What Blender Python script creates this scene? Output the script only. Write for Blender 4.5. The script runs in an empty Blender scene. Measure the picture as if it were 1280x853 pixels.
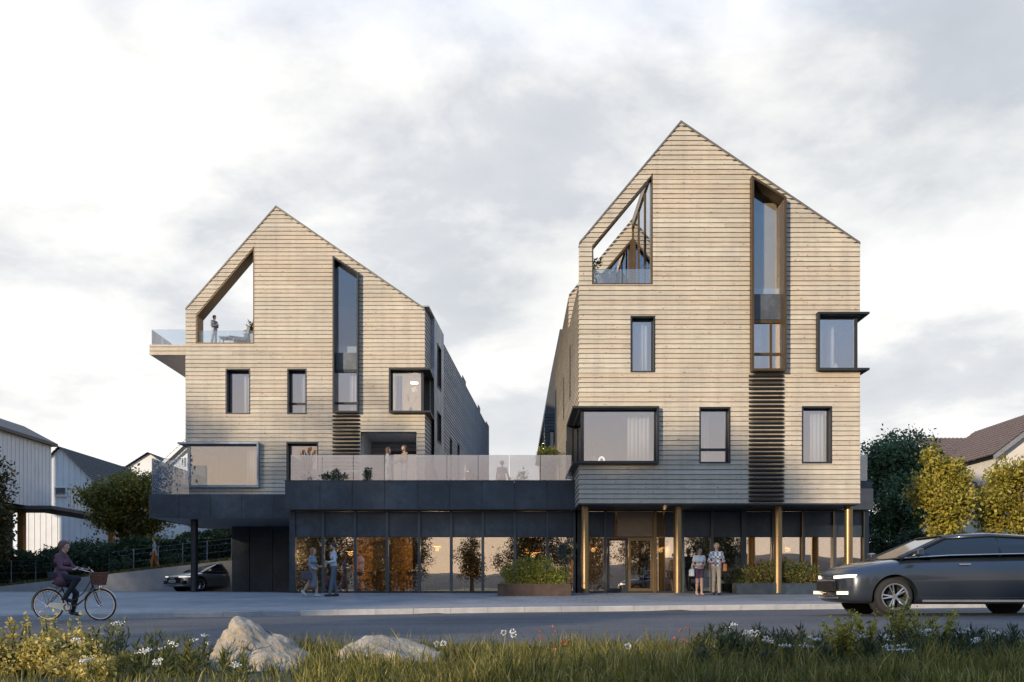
import bpy, bmesh, math, random
import numpy as np
from mathutils import Vector, Matrix, Quaternion

R = random.Random(11)
NR = np.random.default_rng(11)
SC = bpy.context.scene
COL = SC.collection

# ------------------------------------------------------------------ camera
F = 1100.0          # focal length in pixels of the 1280 px wide photograph
HY = 735.0          # row of the horizon
CZ = 0.18           # camera height above the floor of the building (the road lies lower)
cam_data = bpy.data.cameras.new("camera")
cam = bpy.data.objects.new("camera", cam_data)
COL.objects.link(cam)
cam.location = (0, 0, CZ)
cam.rotation_euler = (math.radians(90), 0, 0)
cam_data.sensor_width = 36.0
cam_data.lens = 36.0 * F / 1280.0
cam_data.shift_y = (HY - 426.5) / 1280.0
cam_data.clip_start = 0.1
cam_data.clip_end = 5000
SC.camera = cam

# ------------------------------------------------------------------ light
SUN_AZ = math.radians(38)     # the sun stands behind the viewer's left shoulder
SUN_EL = math.radians(11)
TO_SUN = Vector((-math.sin(SUN_AZ) * math.cos(SUN_EL), -math.cos(SUN_AZ) * math.cos(SUN_EL), math.sin(SUN_EL)))
sun_data = bpy.data.lights.new("sun", 'SUN')
sun_data.energy = 4.9
sun_data.angle = math.radians(0.9)
sun_data.color = (1.0, 0.82, 0.60)
sun = bpy.data.objects.new("sun", sun_data)
COL.objects.link(sun)
sun.rotation_euler = (-TO_SUN).to_track_quat('-Z', 'Y').to_euler()
sun.location = TO_SUN * 100

world = bpy.data.worlds.new("World")
SC.world = world
world.use_nodes = True
nt = world.node_tree
nt.nodes.clear()
def wn(t, **kw):
    n = nt.nodes.new(t)
    for k, v in kw.items():
        setattr(n, k, v)
    return n
def wl(a, b): nt.links.new(a, b)
def wmath(op, a, b=None, clamp=False):
    n = wn('ShaderNodeMath', operation=op); n.use_clamp = clamp
    for i, s in enumerate((a, b)):
        if s is None: continue
        if isinstance(s, (int, float)): n.inputs[i].default_value = s
        else: wl(s, n.inputs[i])
    return n.outputs[0]
def wramp(fac, stops):
    n = wn('ShaderNodeValToRGB'); wl(fac, n.inputs[0])
    e = n.color_ramp.elements
    while len(e) < len(stops): e.new(0.5)
    for q, (p, c) in zip(e, stops): q.position = p; q.color = (*c, 1) if len(c) == 3 else c
    return n.outputs[0]
def wmix(fac, a, b):
    n = wn('ShaderNodeMix', data_type='RGBA')
    for s, i in ((fac, 0), (a, 6), (b, 7)):
        if isinstance(s, (int, float)): n.inputs[i].default_value = s
        elif isinstance(s, tuple): n.inputs[i].default_value = (*s, 1)
        else: wl(s, n.inputs[i])
    return n.outputs[2]
sky = wn('ShaderNodeTexSky', sky_type='NISHITA')
sky.sun_disc = False
sky.sun_elevation = SUN_EL
sky.sun_rotation = math.pi + SUN_AZ
sky.altitude = 50; sky.air_density = 1.2; sky.dust_density = 2.0; sky.ozone_density = 2.0
tc = wn('ShaderNodeTexCoord')
sep = wn('ShaderNodeSeparateXYZ'); wl(tc.outputs['Generated'], sep.inputs[0])
zc = wmath('MAXIMUM', sep.outputs[2], 0.0)
den = wmath('ADD', zc, 0.22)
comb = wn('ShaderNodeCombineXYZ')
wl(wmath('DIVIDE', sep.outputs[0], den), comb.inputs[0])
wl(wmath('DIVIDE', sep.outputs[1], den), comb.inputs[1])
def wnoise(scale, detail, rough, off, dist=0.0):
    m = wn('ShaderNodeMapping'); wl(comb.outputs[0], m.inputs[0]); m.inputs[1].default_value = off
    n = wn('ShaderNodeTexNoise'); wl(m.outputs[0], n.inputs['Vector'])
    n.inputs['Scale'].default_value = scale; n.inputs['Detail'].default_value = detail
    n.inputs['Roughness'].default_value = rough; n.inputs['Distortion'].default_value = dist
    return n.outputs['Fac']
big = wnoise(1.15, 9, 0.56, (3.1, 0.35, 0), 0.15)
fine = wnoise(3.4, 7, 0.6, (7.0, 1.2, 0), 0.3)
dens = wmath('ADD', wmath('MULTIPLY', big, 0.78), wmath('MULTIPLY', fine, 0.22))
cloud = wramp(dens, [(0.42, (12.8, 12.5, 12.0)), (0.495, (10.3, 10.25, 10.1)), (0.56, (7.5, 7.75, 8.15)), (0.67, (6.1, 6.5, 7.1))])
cover = wramp(wnoise(0.8, 5, 0.5, (1.3, 6.2, 0)), [(0.34, (0.72,) * 3), (0.5, (0.97,) * 3)])
base = wmix(cover, sky.outputs[0], cloud)
# the clouds end overhead: clear blue evening sky in the half behind the viewer
back = wramp(wmath('ADD', wmath('MULTIPLY', sep.outputs[1], 0.5), 0.5), [(0.40, (1.0,) * 3), (0.70, (0.0,) * 3)])
base = wmix(back, base, (3.3, 5.7, 8.9))
# pale haze low over the horizon
low = wramp(sep.outputs[2], [(0.0, (0.9,) * 3), (0.22, (0.15,) * 3), (0.40, (0.0,) * 3)])
base = wmix(low, base, (10.2, 10.1, 9.9))
# sunset glow in the half of the sky round the sun
dot = wn('ShaderNodeVectorMath', operation='DOT_PRODUCT')
wl(tc.outputs['Generated'], dot.inputs[0]); dot.inputs[1].default_value = TO_SUN
glow = wramp(dot.outputs['Value'], [(0.0, (0,) * 3), (0.4, (0.55,) * 3), (1.0, (1.0,) * 3)])
glow = wmath('MULTIPLY', glow, wramp(sep.outputs[2], [(0.0, (1,) * 3), (0.12, (0.85,) * 3), (0.36, (0.0,) * 3)]))
base = wmix(glow, base, (10.8, 7.4, 4.6))
# the blue of the high sky overhead lights the shade
zen = wramp(sep.outputs[2], [(0.50, (0,) * 3), (0.80, (0.9,) * 3)])
base = wmix(zen, base, (2.9, 5.6, 11.3))
bg = wn('ShaderNodeBackground'); bg.inputs[1].default_value = 0.1
wl(base, bg.inputs[0])
wo = wn('ShaderNodeOutputWorld'); wl(bg.outputs[0], wo.inputs[0])

SC.view_settings.view_transform = 'Standard'
SC.view_settings.look = 'None'
SC.view_settings.gamma = 1.0
SC.view_settings.exposure = 0.0
SC.view_settings.use_curve_mapping = False
SC.cycles.max_bounces = 10
SC.cycles.transparent_max_bounces = 24
SC.cycles.caustics_reflective = False
SC.cycles.caustics_refractive = False
SC.cycles.sample_clamp_indirect = 4.0
try:
    SC.cycles.use_denoising = True
except Exception:
    pass

# ------------------------------------------------------------------ measuring helpers
def X(px, s): return (px - 640.0) / s
def Z(py, s): return CZ + (HY - py) / s
def D(s): return F / s
def P3(px, py, s): return Vector((X(px, s), D(s), Z(py, s)))

# ------------------------------------------------------------------ materials
def new_mat(name):
    m = bpy.data.materials.new(name); m.use_nodes = True
    return m, m.node_tree, m.node_tree.nodes['Principled BSDF']
def lnk(t, a, b): t.links.new(a, b)
def tnoise(t, scale, detail=4, rough=0.55, vec=None, mapscale=None, kind='Object'):
    c = t.nodes.new('ShaderNodeTexCoord')
    src = c.outputs[kind]
    if mapscale:
        mp = t.nodes.new('ShaderNodeMapping'); lnk(t, src, mp.inputs[0]); mp.inputs[3].default_value = mapscale; src = mp.outputs[0]
    n = t.nodes.new('ShaderNodeTexNoise'); lnk(t, src, n.inputs['Vector'])
    n.inputs['Scale'].default_value = scale; n.inputs['Detail'].default_value = detail; n.inputs['Roughness'].default_value = rough
    return n.outputs['Fac']
def tramp(t, fac, stops, interp='LINEAR'):
    n = t.nodes.new('ShaderNodeValToRGB'); lnk(t, fac, n.inputs[0]); n.color_ramp.interpolation = interp
    e = n.color_ramp.elements
    while len(e) < len(stops): e.new(0.5)
    for q, (p, c) in zip(e, stops): q.position = p; q.color = (*c, 1)
    return n.outputs[0]
def tmix(t, fac, a, b, blend='MIX'):
    n = t.nodes.new('ShaderNodeMix'); n.data_type = 'RGBA'; n.blend_type = blend
    for s, i in ((fac, 0), (a, 6), (b, 7)):
        if isinstance(s, (int, float)): n.inputs[i].default_value = s
        elif isinstance(s, tuple): n.inputs[i].default_value = (*s, 1)
        else: lnk(t, s, n.inputs[i])
    return n.outputs[2]
def tbump(t, bs, h, strength=0.3, dist=0.02):
    b = t.nodes.new('ShaderNodeBump'); b.inputs['Strength'].default_value = strength; b.inputs['Distance'].default_value = dist
    lnk(t, h, b.inputs['Height']); lnk(t, b.outputs[0], bs.inputs['Normal'])
def sc3(c, k): return tuple(min(1, x * k) for x in c)
MATS = {}
def mk(name, col, rough=0.6, metal=0.0, var=0.18, vscale=6.0, bump=0.0, bscale=60.0, spec=0.5, island=0.0):
    if name in MATS: return MATS[name]
    m, t, b = new_mat(name)
    c = tramp(t, tnoise(t, vscale, 5), [(0.3, sc3(col, 1 - var)), (0.7, sc3(col, 1 + var))])
    if island:
        g = t.nodes.new('ShaderNodeNewGeometry')
        k = tramp(t, g.outputs['Random Per Island'], [(0, (1 - island,) * 3), (1, (1.0,) * 3)])
        c = tmix(t, 1.0, c, k, 'MULTIPLY')
    lnk(t, c, b.inputs['Base Color'])
    b.inputs['Roughness'].default_value = rough; b.inputs['Metallic'].default_value = metal
    b.inputs['Specular IOR Level'].default_value = spec
    if bump: tbump(t, b, tnoise(t, bscale, 6, 0.65), bump, 0.02)
    MATS[name] = m
    return m
def emit(name, col, strength):
    if name in MATS: return MATS[name]
    m, t, b = new_mat(name)
    b.inputs['Base Color'].default_value = (*col, 1); b.inputs['Emission Color'].default_value = (*col, 1)
    b.inputs['Emission Strength'].default_value = strength
    MATS[name] = m
    return m
def glass(name, refl=0.25, tint=(0.9, 0.95, 1.0), rough=0.0, milk=0.0, rcol=(1, 1, 1), wave=0.0):
    if name in MATS: return MATS[name]
    m = bpy.data.materials.new(name); m.use_nodes = True; t = m.node_tree; t.nodes.clear()
    tr = t.nodes.new('ShaderNodeBsdfTransparent'); tr.inputs[0].default_value = (*tint, 1)
    gl = t.nodes.new('ShaderNodeBsdfGlossy'); gl.inputs['Roughness'].default_value = rough; gl.inputs['Color'].default_value = (*rcol, 1)
    lw = t.nodes.new('ShaderNodeFresnel'); lw.inputs[0].default_value = 1.5
    mul = t.nodes.new('ShaderNodeMath'); mul.operation = 'ADD'; mul.use_clamp = True
    lnk(t, lw.outputs[0], mul.inputs[0]); mul.inputs[1].default_value = refl - 0.04
    if wave:
        bp = t.nodes.new('ShaderNodeBump'); bp.inputs['Strength'].default_value = wave; bp.inputs['Distance'].default_value = 0.05
        lnk(t, tnoise(t, 0.8, 1), bp.inputs['Height']); lnk(t, bp.outputs[0], gl.inputs['Normal'])
    mx = t.nodes.new('ShaderNodeMixShader'); lnk(t, mul.outputs[0], mx.inputs[0]); lnk(t, tr.outputs[0], mx.inputs[1]); lnk(t, gl.outputs[0], mx.inputs[2])
    out = mx.outputs[0]
    if milk:
        df = t.nodes.new('ShaderNodeBsdfTranslucent'); df.inputs[0].default_value = (0.85, 0.89, 0.96, 1)
        d2 = t.nodes.new('ShaderNodeBsdfDiffuse'); d2.inputs[0].default_value = (0.80, 0.84, 0.92, 1)
        a = t.nodes.new('ShaderNodeMixShader'); a.inputs[0].default_value = 0.5; lnk(t, df.outputs[0], a.inputs[1]); lnk(t, d2.outputs[0], a.inputs[2])
        m2 = t.nodes.new('ShaderNodeMixShader'); m2.inputs[0].default_value = milk; lnk(t, out, m2.inputs[1]); lnk(t, a.outputs[0], m2.inputs[2])
        out = m2.outputs[0]
    o = t.nodes.new('ShaderNodeOutputMaterial'); lnk(t, out, o.inputs[0])
    MATS[name] = m
    return m
def leaf(name, c1, c2, trans=0.35, c3=None):
    if name in MATS: return MATS[name]
    m = bpy.data.materials.new(name); m.use_nodes = True; t = m.node_tree; t.nodes.clear()
    g = t.nodes.new('ShaderNodeNewGeometry')
    st = [(0.0, c1), (0.8, c2)] + ([(1.0, c3)] if c3 else [])
    col = tramp(t, g.outputs['Random Per Island'], st)
    big = tramp(t, tnoise(t, 1.3, 3), [(0.3, (0.65,) * 3), (0.7, (1.25,) * 3)])
    col = tmix(t, 1.0, col, big, 'MULTIPLY')
    df = t.nodes.new('ShaderNodeBsdfPrincipled'); df.inputs['Roughness'].default_value = 0.5; df.inputs['Specular IOR Level'].default_value = 0.35
    lnk(t, col, df.inputs['Base Color'])
    tl = t.nodes.new('ShaderNodeBsdfTranslucent'); lnk(t, col, tl.inputs[0])
    mx = t.nodes.new('ShaderNodeMixShader'); mx.inputs[0].default_value = trans
    lnk(t, df.outputs[0], mx.inputs[1]); lnk(t, tl.outputs[0], mx.inputs[2])
    o = t.nodes.new('ShaderNodeOutputMaterial'); lnk(t, mx.outputs[0], o.inputs[0])
    MATS[name] = m
    return m
def wood_clad(name, pal, rough=0.65, knots=True):
    if name in MATS: return MATS[name]
    m, t, b = new_mat(name)
    g = t.nodes.new('ShaderNodeNewGeometry')
    col = tramp(t, g.outputs['Random Per Island'], [(i / (len(pal) - 1), c) for i, c in enumerate(pal)])
    grain = tramp(t, tnoise(t, 2.0, 6, 0.6, mapscale=(1.0, 1.0, 26.0)), [(0.3, (0.80, 0.78, 0.76)), (0.62, (1.12, 1.12, 1.12))])
    col = tmix(t, 1.0, col, grain, 'MULTIPLY')
    blot = tramp(t, tnoise(t, 0.55, 4), [(0.35, (0.90, 0.91, 0.93)), (0.65, (1.06, 1.05, 1.03))])
    col = tmix(t, 1.0, col, blot, 'MULTIPLY')
    strk = tramp(t, tnoise(t, 1.6, 5, 0.6, mapscale=(2.2, 2.2, 0.12)), [(0.32, (0.90, 0.90, 0.91)), (0.6, (1.03, 1.03, 1.02))])
    col = tmix(t, 1.0, col, strk, 'MULTIPLY')
    if knots:
        k = tramp(t, tnoise(t, 9.0, 1, 0.3, mapscale=(1.0, 1.0, 2.2)), [(0.70, (1, 1, 1)), (0.76, (0.45, 0.34, 0.26))])
        col = tmix(t, 1.0, col, k, 'MULTIPLY')
    lnk(t, col, b.inputs['Base Color']); b.inputs['Roughness'].default_value = rough
    tbump(t, b, tnoise(t, 3.0, 6, 0.6, mapscale=(1, 1, 30)), 0.25, 0.01)
    MATS[name] = m
    return m
def dark_panel(name, col, rough=0.42):
    if name in MATS: return MATS[name]
    m, t, b = new_mat(name)
    n1 = tnoise(t, 1.1, 8, 0.65); n2 = tnoise(t, 5.0, 6, 0.7)
    c = tramp(t, n1, [(0.32, sc3(col, 0.72)), (0.5, col), (0.68, sc3(col, 1.5))])
    c = tmix(t, 1.0, c, tramp(t, n2, [(0.35, (0.85,) * 3), (0.65, (1.12,) * 3)]), 'MULTIPLY')
    g = t.nodes.new('ShaderNodeNewGeometry')
    c = tmix(t, 1.0, c, tramp(t, g.outputs['Random Per Island'], [(0, (0.86,) * 3), (1, (1.1,) * 3)]), 'MULTIPLY')
    lnk(t, c, b.inputs['Base Color'])
    r = tramp(t, n2, [(0.3, (rough - 0.08,) * 3), (0.7, (rough + 0.12,) * 3)]); lnk(t, r, b.inputs['Roughness'])
    b.inputs['Metallic'].default_value = 0.35
    MATS[name] = m
    return m

WOOD = wood_clad('larch_cladding', [(.435, .375, .295), (.485, .435, .35), (.535, .49, .405), (.47, .40, .31), (.505, .445, .36), (.465, .42, .345)])
WOODG = wood_clad('shade_grey_cladding', [(.25, .275, .31), (.35, .375, .41), (.30, .32, .35)], knots=False)  # blue-grey of the shaded lane wall is put into the board colour
PANEL = dark_panel('dark_metal_panel', (.044, .060, .078))
PANEL2 = dark_panel('dark_metal_fascia', (.036, .050, .066))
ZINC = dark_panel('zinc', (.26, .30, .35), 0.5)
FRAME = mk('dark_frame', (.028, .031, .036), 0.4, 0.3, 0.1)
BRONZE = mk('bronze', (.22, .155, .08), 0.36, 0.8, 0.08, 3)
BRONZED = mk('dark_bronze', (.10, .066, .034), 0.4, 0.6, 0.1, 3)
PLASTER = mk('plaster', (.62, .61, .59), 0.85, 0, 0.05, 2)
SOFFIT = mk('soffit', (.62, .60, .59), 0.7, 0, 0.05, 2)
CURTAIN = mk('curtain_cloth', (.74, .71, .68), 0.9, 0, 0.04, 3)
CONCRETE = mk('concrete', (.30, .30, .30), 0.85, 0, 0.15, 2.5, 0.2, 40)
ROOFD = mk('dark_roofing', (.06, .063, .068), 0.6, 0.2, 0.12, 3)
G_WIN = glass('window_glass', 0.30, (0.92, 0.95, 0.98), wave=0.02, rcol=(.90, .94, 1.0))
G_TALL = glass('tall_window_glass', 0.16, (0.88, 0.93, 0.98), rcol=(.92, .95, 1.0))
SPAND = dark_panel('grey_spandrel', (.085, .098, .115), .45)
G_CAFE = glass('cafe_glass', 0.42, (0.92, 0.88, 0.8), wave=0.03)
G_RAIL = glass('rail_glass', 0.26, (0.96, 0.97, 0.98), milk=0.27)
G_RAILC = glass('clear_rail_glass', 0.10, (0.86, 0.92, 0.97), milk=0.10)
BARK = mk('bark', (.085, .062, .045), 0.9, 0, 0.3, 8, 0.5, 25)

# ------------------------------------------------------------------ objects
OFF = {}
def _root(o):
    while o.parent: o = o.parent
    return o
def setp(o, label=None, cat=None, group=None, kind=None):
    if label: o['label'] = label
    if cat: o['category'] = cat
    if group: o['group'] = group
    if kind: o['kind'] = kind
    return o
def empty(name, label, cat, loc=(0, 0, 0), rot=0.0, group=None, world_coords=True):
    o = bpy.data.objects.new(name, None); COL.objects.link(o)
    o.empty_display_size = 0.2
    o.location = loc; o.rotation_euler = (0, 0, rot)
    OFF[o.name] = Vector(loc) if world_coords else Vector((0, 0, 0))
    return setp(o, label, cat, group)
class MB:
    def __init__(s): s.v = []; s.f = []; s.m = []
    def add(s, vs, fs, mi=0):
        b = len(s.v); s.v.extend([tuple(v) for v in vs])
        for f in fs: s.f.append(tuple(b + i for i in f)); s.m.append(mi)
    def quad(s, a, b, c, d, mi=0): s.add((a, b, c, d), ((0, 1, 2, 3),), mi)
    def box(s, x0, x1, y0, y1, z0, z1, mi=0):
        s.add([(x, y, z) for x in (x0, x1) for y in (y0, y1) for z in (z0, z1)],
              [(0, 1, 3, 2), (4, 6, 7, 5), (0, 4, 5, 1), (2, 3, 7, 6), (0, 2, 6, 4), (1, 5, 7, 3)], mi)
    def bxM(s, M, u0, u1, v0, v1, w0, w1, mi=0):
        s.add([M(u, v, w) for u in (u0, u1) for v in (v0, v1) for w in (w0, w1)],
              [(0, 1, 3, 2), (4, 6, 7, 5), (0, 4, 5, 1), (2, 3, 7, 6), (0, 2, 6, 4), (1, 5, 7, 3)], mi)
    def prism(s, pts, fa, fb, mi=0):
        n = len(pts)
        s.add([fa(p) for p in pts] + [fb(p) for p in pts],
              [tuple(range(n))[::-1], tuple(range(n, 2 * n))] + [(i, (i + 1) % n, n + (i + 1) % n, n + i) for i in range(n)], mi)
    def tube(s, pts, rads, n=8, mi=0, caps=True):
        pts = [Vector(p) for p in pts]
        if isinstance(rads, (int, float)): rads = [rads] * len(pts)
        b = len(s.v); N = None
        for i, p in enumerate(pts):
            t = (pts[min(i + 1, len(pts) - 1)] - pts[max(i - 1, 0)])
            if t.length < 1e-9: t = Vector((0, 0, 1))
            t.normalize()
            if N is None: N = t.orthogonal().normalized()
            else:
                N = N - t * N.dot(t)
                N = N.normalized() if N.length > 1e-6 else t.orthogonal().normalized()
            B = t.cross(N)
            for k in range(n):
                a = 2 * math.pi * k / n
                s.v.append(tuple(p + (N * math.cos(a) + B * math.sin(a)) * rads[i]))
        for i in range(len(pts) - 1):
            for k in range(n):
                s.f.append((b + i * n + k, b + i * n + (k + 1) % n, b + (i + 1) * n + (k + 1) % n, b + (i + 1) * n + k)); s.m.append(mi)
        if caps:
            s.f.append(tuple(b + k for k in range(n))[::-1]); s.m.append(mi)
            s.f.append(tuple(b + (len(pts) - 1) * n + k for k in range(n))); s.m.append(mi)
    def lathe(s, prof, n=20, mi=0, c=(0, 0, 0)):
        b = len(s.v)
        for r, z in prof:
            for k in range(n):
                a = 2 * math.pi * k / n
                s.v.append((c[0] + r * math.cos(a), c[1] + r * math.sin(a), c[2] + z))
        for i in range(len(prof) - 1):
            for k in range(n):
                s.f.append((b + i * n + k, b + i * n + (k + 1) % n, b + (i + 1) * n + (k + 1) % n, b + (i + 1) * n + k)); s.m.append(mi)
        s.f.append(tuple(b + k for k in range(n))[::-1]); s.m.append(mi)
        s.f.append(tuple(b + (len(prof) - 1) * n + k for k in range(n))); s.m.append(mi)
    def torus(s, c, ax, r0, r1, n=32, m=8, mi=0):
        ax = Vector(ax).normalized(); u = ax.orthogonal().normalized(); w = ax.cross(u); b = len(s.v); c = Vector(c)
        for i in range(n):
            a = 2 * math.pi * i / n; d = u * math.cos(a) + w * math.sin(a)
            for j in range(m):
                e = 2 * math.pi * j / m
                s.v.append(tuple(c + d * (r0 + r1 * math.cos(e)) + ax * (r1 * math.sin(e))))
        for i in range(n):
            for j in range(m):
                s.f.append((b + i * m + j, b + ((i + 1) % n) * m + j, b + ((i + 1) % n) * m + (j + 1) % m, b + i * m + (j + 1) % m)); s.m.append(mi)
    def build(s, name, mats, parent=None, smooth=False, bevel=0.0, label=None, cat=None, group=None, kind=None, loc=None, rot=0.0):
        if not isinstance(mats, (list, tuple)): mats = [mats]
        off = OFF.get(_root(parent).name, Vector()) if parent else (Vector(loc) if loc is not None and loc != 'local' else Vector())
        return mesh_obj(name, np.array(s.v, dtype=np.float64).reshape(-1, 3) - np.array(off), s.f, mats, s.m, parent, smooth, bevel, label, cat, group, kind, loc, rot)
def mesh_obj(name, V, Fc, mats, mi=None, parent=None, smooth=False, bevel=0.0, label=None, cat=None, group=None, kind=None, loc=None, rot=0.0):
    me = bpy.data.meshes.new(name)
    if isinstance(Fc, np.ndarray):
        k = Fc.shape[1]
        me.vertices.add(len(V)); me.vertices.foreach_set('co', np.asarray(V, dtype=np.float32).ravel())
        me.loops.add(Fc.size); me.loops.foreach_set('vertex_index', Fc.astype(np.int32).ravel())
        me.polygons.add(len(Fc)); me.polygons.foreach_set('loop_start', np.arange(0, Fc.size, k, dtype=np.int32))
        me.update(calc_edges=True)
    else:
        me.from_pydata([tuple(v) for v in V], [], Fc)
    for m in mats: me.materials.append(m)
    if mi is not None and len(mats) > 1: me.polygons.foreach_set('material_index', np.asarray(mi, dtype=np.int32))
    if smooth: me.polygons.foreach_set('use_smooth', np.ones(len(me.polygons), dtype=bool))
    me.update()
    o = bpy.data.objects.new(name, me); COL.objects.link(o)
    if parent: o.parent = parent
    elif loc is not None and loc != 'local': o.location = loc; o.rotation_euler = (0, 0, rot)
    if bevel:
        b = o.modifiers.new('bevel', 'BEVEL'); b.width = bevel; b.segments = 2; b.limit_method = 'ANGLE'
    return setp(o, label, cat, group, kind)
def dup(o, loc, rot=None, label=None, scale=None):
    c = o.copy(); COL.objects.link(c); c.location = loc
    if rot is not None: c.rotation_euler = (0, 0, rot)
    if label: c['label'] = label
    if scale: c.scale = (scale,) * 3
    def rec(a, b):
        for ch in list(a.children):
            d = ch.copy(); COL.objects.link(d); d.parent = b; rec(ch, d)
    rec(o, c)
    return c
# ------------------------------------------------------------------ terrain, road, pavement
def clampf(x, a, b): return a if x < a else b if x > b else x
def lerp(a, b, t): return a + (b - a) * t
def sstep(a, b, x):
    t = clampf((x - a) / (b - a), 0, 1); return t * t * (3 - 2 * t)
def zk(x):
    x = clampf(x, -40, 40)
    return CZ - 0.52 + (0.0135 * x if x < 0 else 0.008 * x)
def dk(x): return 23.9 + 0.08 * clampf(x, -40, 40)
DG = D(33.5)                                   # plane of the ground-floor glazing
NEAR = 9.4
def zroad(x, y):
    k = dk(x); t = clampf((k - y) / (k - NEAR), 0, 1)
    return zk(x) - 0.15 + 0.10 * math.sin(math.pi * t)
def zpave(x, y):
    k = dk(x); t = clampf((y - k) / (DG - k), 0, 1)
    return lerp(zk(x), 0.0, t)
def zleft(x):                                  # top of the sloping retaining wall at the left
    return CZ - 0.06 + 1.42 * clampf((x + 26.5) / 12.5, 0, 1)
def zground(x, y):
    if y < NEAR: return zroad(x, NEAR) - 0.015 - 0.06 * sstep(NEAR, 5, y) * 0
    if y < dk(x) + 0.2: return zroad(x, y) - 0.06
    if y < DG: return zpave(x, y) - 0.06
    z = -0.06
    if y > 44.0 and x < -8: z = lerp(zleft(x) + 0.05 * (min(y, 70) - 44.0), z, sstep(-13.5, -9, x))
    if x > 12: z += 0.9 * sstep(40, 60, y)
    return z

ASPHALT, t, b = new_mat('asphalt')
c = tramp(t, tnoise(t, 0.35, 5), [(0.3, (.060, .060, .062)), (0.7, (.105, .102, .100))])
c = tmix(t, 1.0, c, tramp(t, tnoise(t, 1.0, 5, 0.6, mapscale=(.12, 1.6, 1)), [(0.35, (.82, .82, .83)), (0.65, (1.14, 1.13, 1.12))]), 'MULTIPLY')
c = tmix(t, 1.0, c, tramp(t, tnoise(t, 9, 4, 0.8), [(0.35, (.72,) * 3), (0.65, (1.25,) * 3)]), 'MULTIPLY')
c = tmix(t, 1.0, c, tramp(t, tnoise(t, 38, 3, 0.7), [(0.3, (.5,) * 3), (0.72, (1.75,) * 3)]), 'MULTIPLY')
lnk(t, c, b.inputs['Base Color']); b.inputs['Roughness'].default_value = 0.8
tbump(t, b, tnoise(t, 55, 4, 0.7), 0.7, 0.02)
PAVE, t, b = new_mat('paving')
tcn = t.nodes.new('ShaderNodeTexCoord'); mp = t.nodes.new('ShaderNodeMapping'); lnk(t, tcn.outputs['Object'], mp.inputs[0])
mp.inputs[2].default_value = (0, 0, math.radians(4.6))
br = t.nodes.new('ShaderNodeTexBrick'); lnk(t, mp.outputs[0], br.inputs[0])
br.inputs['Scale'].default_value = 1.0; br.inputs['Brick Width'].default_value = 0.42; br.inputs['Row Height'].default_value = 0.21
br.inputs['Mortar Size'].default_value = 0.008; br.inputs['Color1'].default_value = (.20, .205, .21, 1); br.inputs['Color2'].default_value = (.255, .255, .255, 1); br.inputs['Mortar'].default_value = (.09, .09, .09, 1)
c = tmix(t, 1.0, br.outputs[0], tramp(t, tnoise(t, 0.6, 5), [(0.3, (.80,) * 3), (0.7, (1.18,) * 3)]), 'MULTIPLY')
lnk(t, c, b.inputs['Base Color']); b.inputs['Roughness'].default_value = 0.75
tbump(t, b, br.outputs[1], -0.5, 0.01)
BAND, t, b = new_mat('paving_band')
c = tmix(t, 1.0, tramp(t, tnoise(t, 3, 5), [(0.3, (.25, .23, .22)), (0.7, (.34, .31, .29))]), tramp(t, tnoise(t, 60, 3), [(0.3, (.8,) * 3), (0.7, (1.15,) * 3)]), 'MULTIPLY')
lnk(t, c, b.inputs['Base Color']); b.inputs['Roughness'].default_value = 0.8
KERB = mk('kerb_stone', (.40, .39, .38), 0.8, 0, 0.12, 5, 0.15, 50, island=0.12)
SOIL = mk('soil_and_grass', (.055, .058, .030), 0.95, 0, 0.4, 1.5, 0.4, 20)

def sheet(name, xs, ys, zf, m, dz=0.0):
    V = [(x, y, zf(x, y) + dz) for y in ys for x in xs]; n = len(xs)
    Fc = [(j * n + i, j * n + i + 1, (j + 1) * n + i + 1, (j + 1) * n + i) for j in range(len(ys) - 1) for i in range(n - 1)]
    return mesh_obj(name, V, Fc, [m], smooth=True, kind='structure')
def spread(a, b, n): return [a + (b - a) * i / (n - 1) for i in range(n)]
gx = [-2500, -1000, -400, -150, -80, -55] + spread(-42, 42, 64) + [55, 80, 150, 400, 1000, 2500]
gy = [-2500, -1000, -400, -150, -60, -20, 0, 3] + spread(5, 23, 24) + spread(23.5, 45, 44) + [48, 52, 56, 60, 70, 85, 110, 160, 400, 1000, 2500]
sheet('ground', gx, gy, zground, SOIL)
rx = spread(-120, 120, 121)
def strip(name, y0f, y1f, n, zf, m, dz, xs=rx):
    V = []; k = len(xs)
    for j in range(n):
        for x in xs:
            y = lerp(y0f(x), y1f(x), j / (n - 1)); V.append((x, y, zf(x, y) + dz))
    Fc = [(j * k + i, j * k + i + 1, (j + 1) * k + i + 1, (j + 1) * k + i) for j in range(n - 1) for i in range(k - 1)]
    return mesh_obj(name, V, Fc, [m], smooth=True, kind='structure')
strip('road', lambda x: NEAR + 0.12 * math.sin(x * 1.3) + 0.08 * math.sin(x * 3.1), dk, 24, zroad, ASPHALT, 0.0)
strip('pavement_band', lambda x: dk(x) + 0.145, lambda x: dk(x) + 1.6, 4, zpave, BAND, 0.0)
strip('pavement', lambda x: dk(x) + 1.6, lambda x: DG + 0.3, 12, zpave, PAVE, 0.0)
FORE = mk('forecourt_paving', (.16, .165, .17), 0.8, 0, 0.15, 1.5, 0.2, 30)
sheet('forecourt', spread(-60, -9.0, 30), spread(DG + 0.3, 43.9, 10), lambda x, y: 0.0, FORE)
kb = MB()
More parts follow.
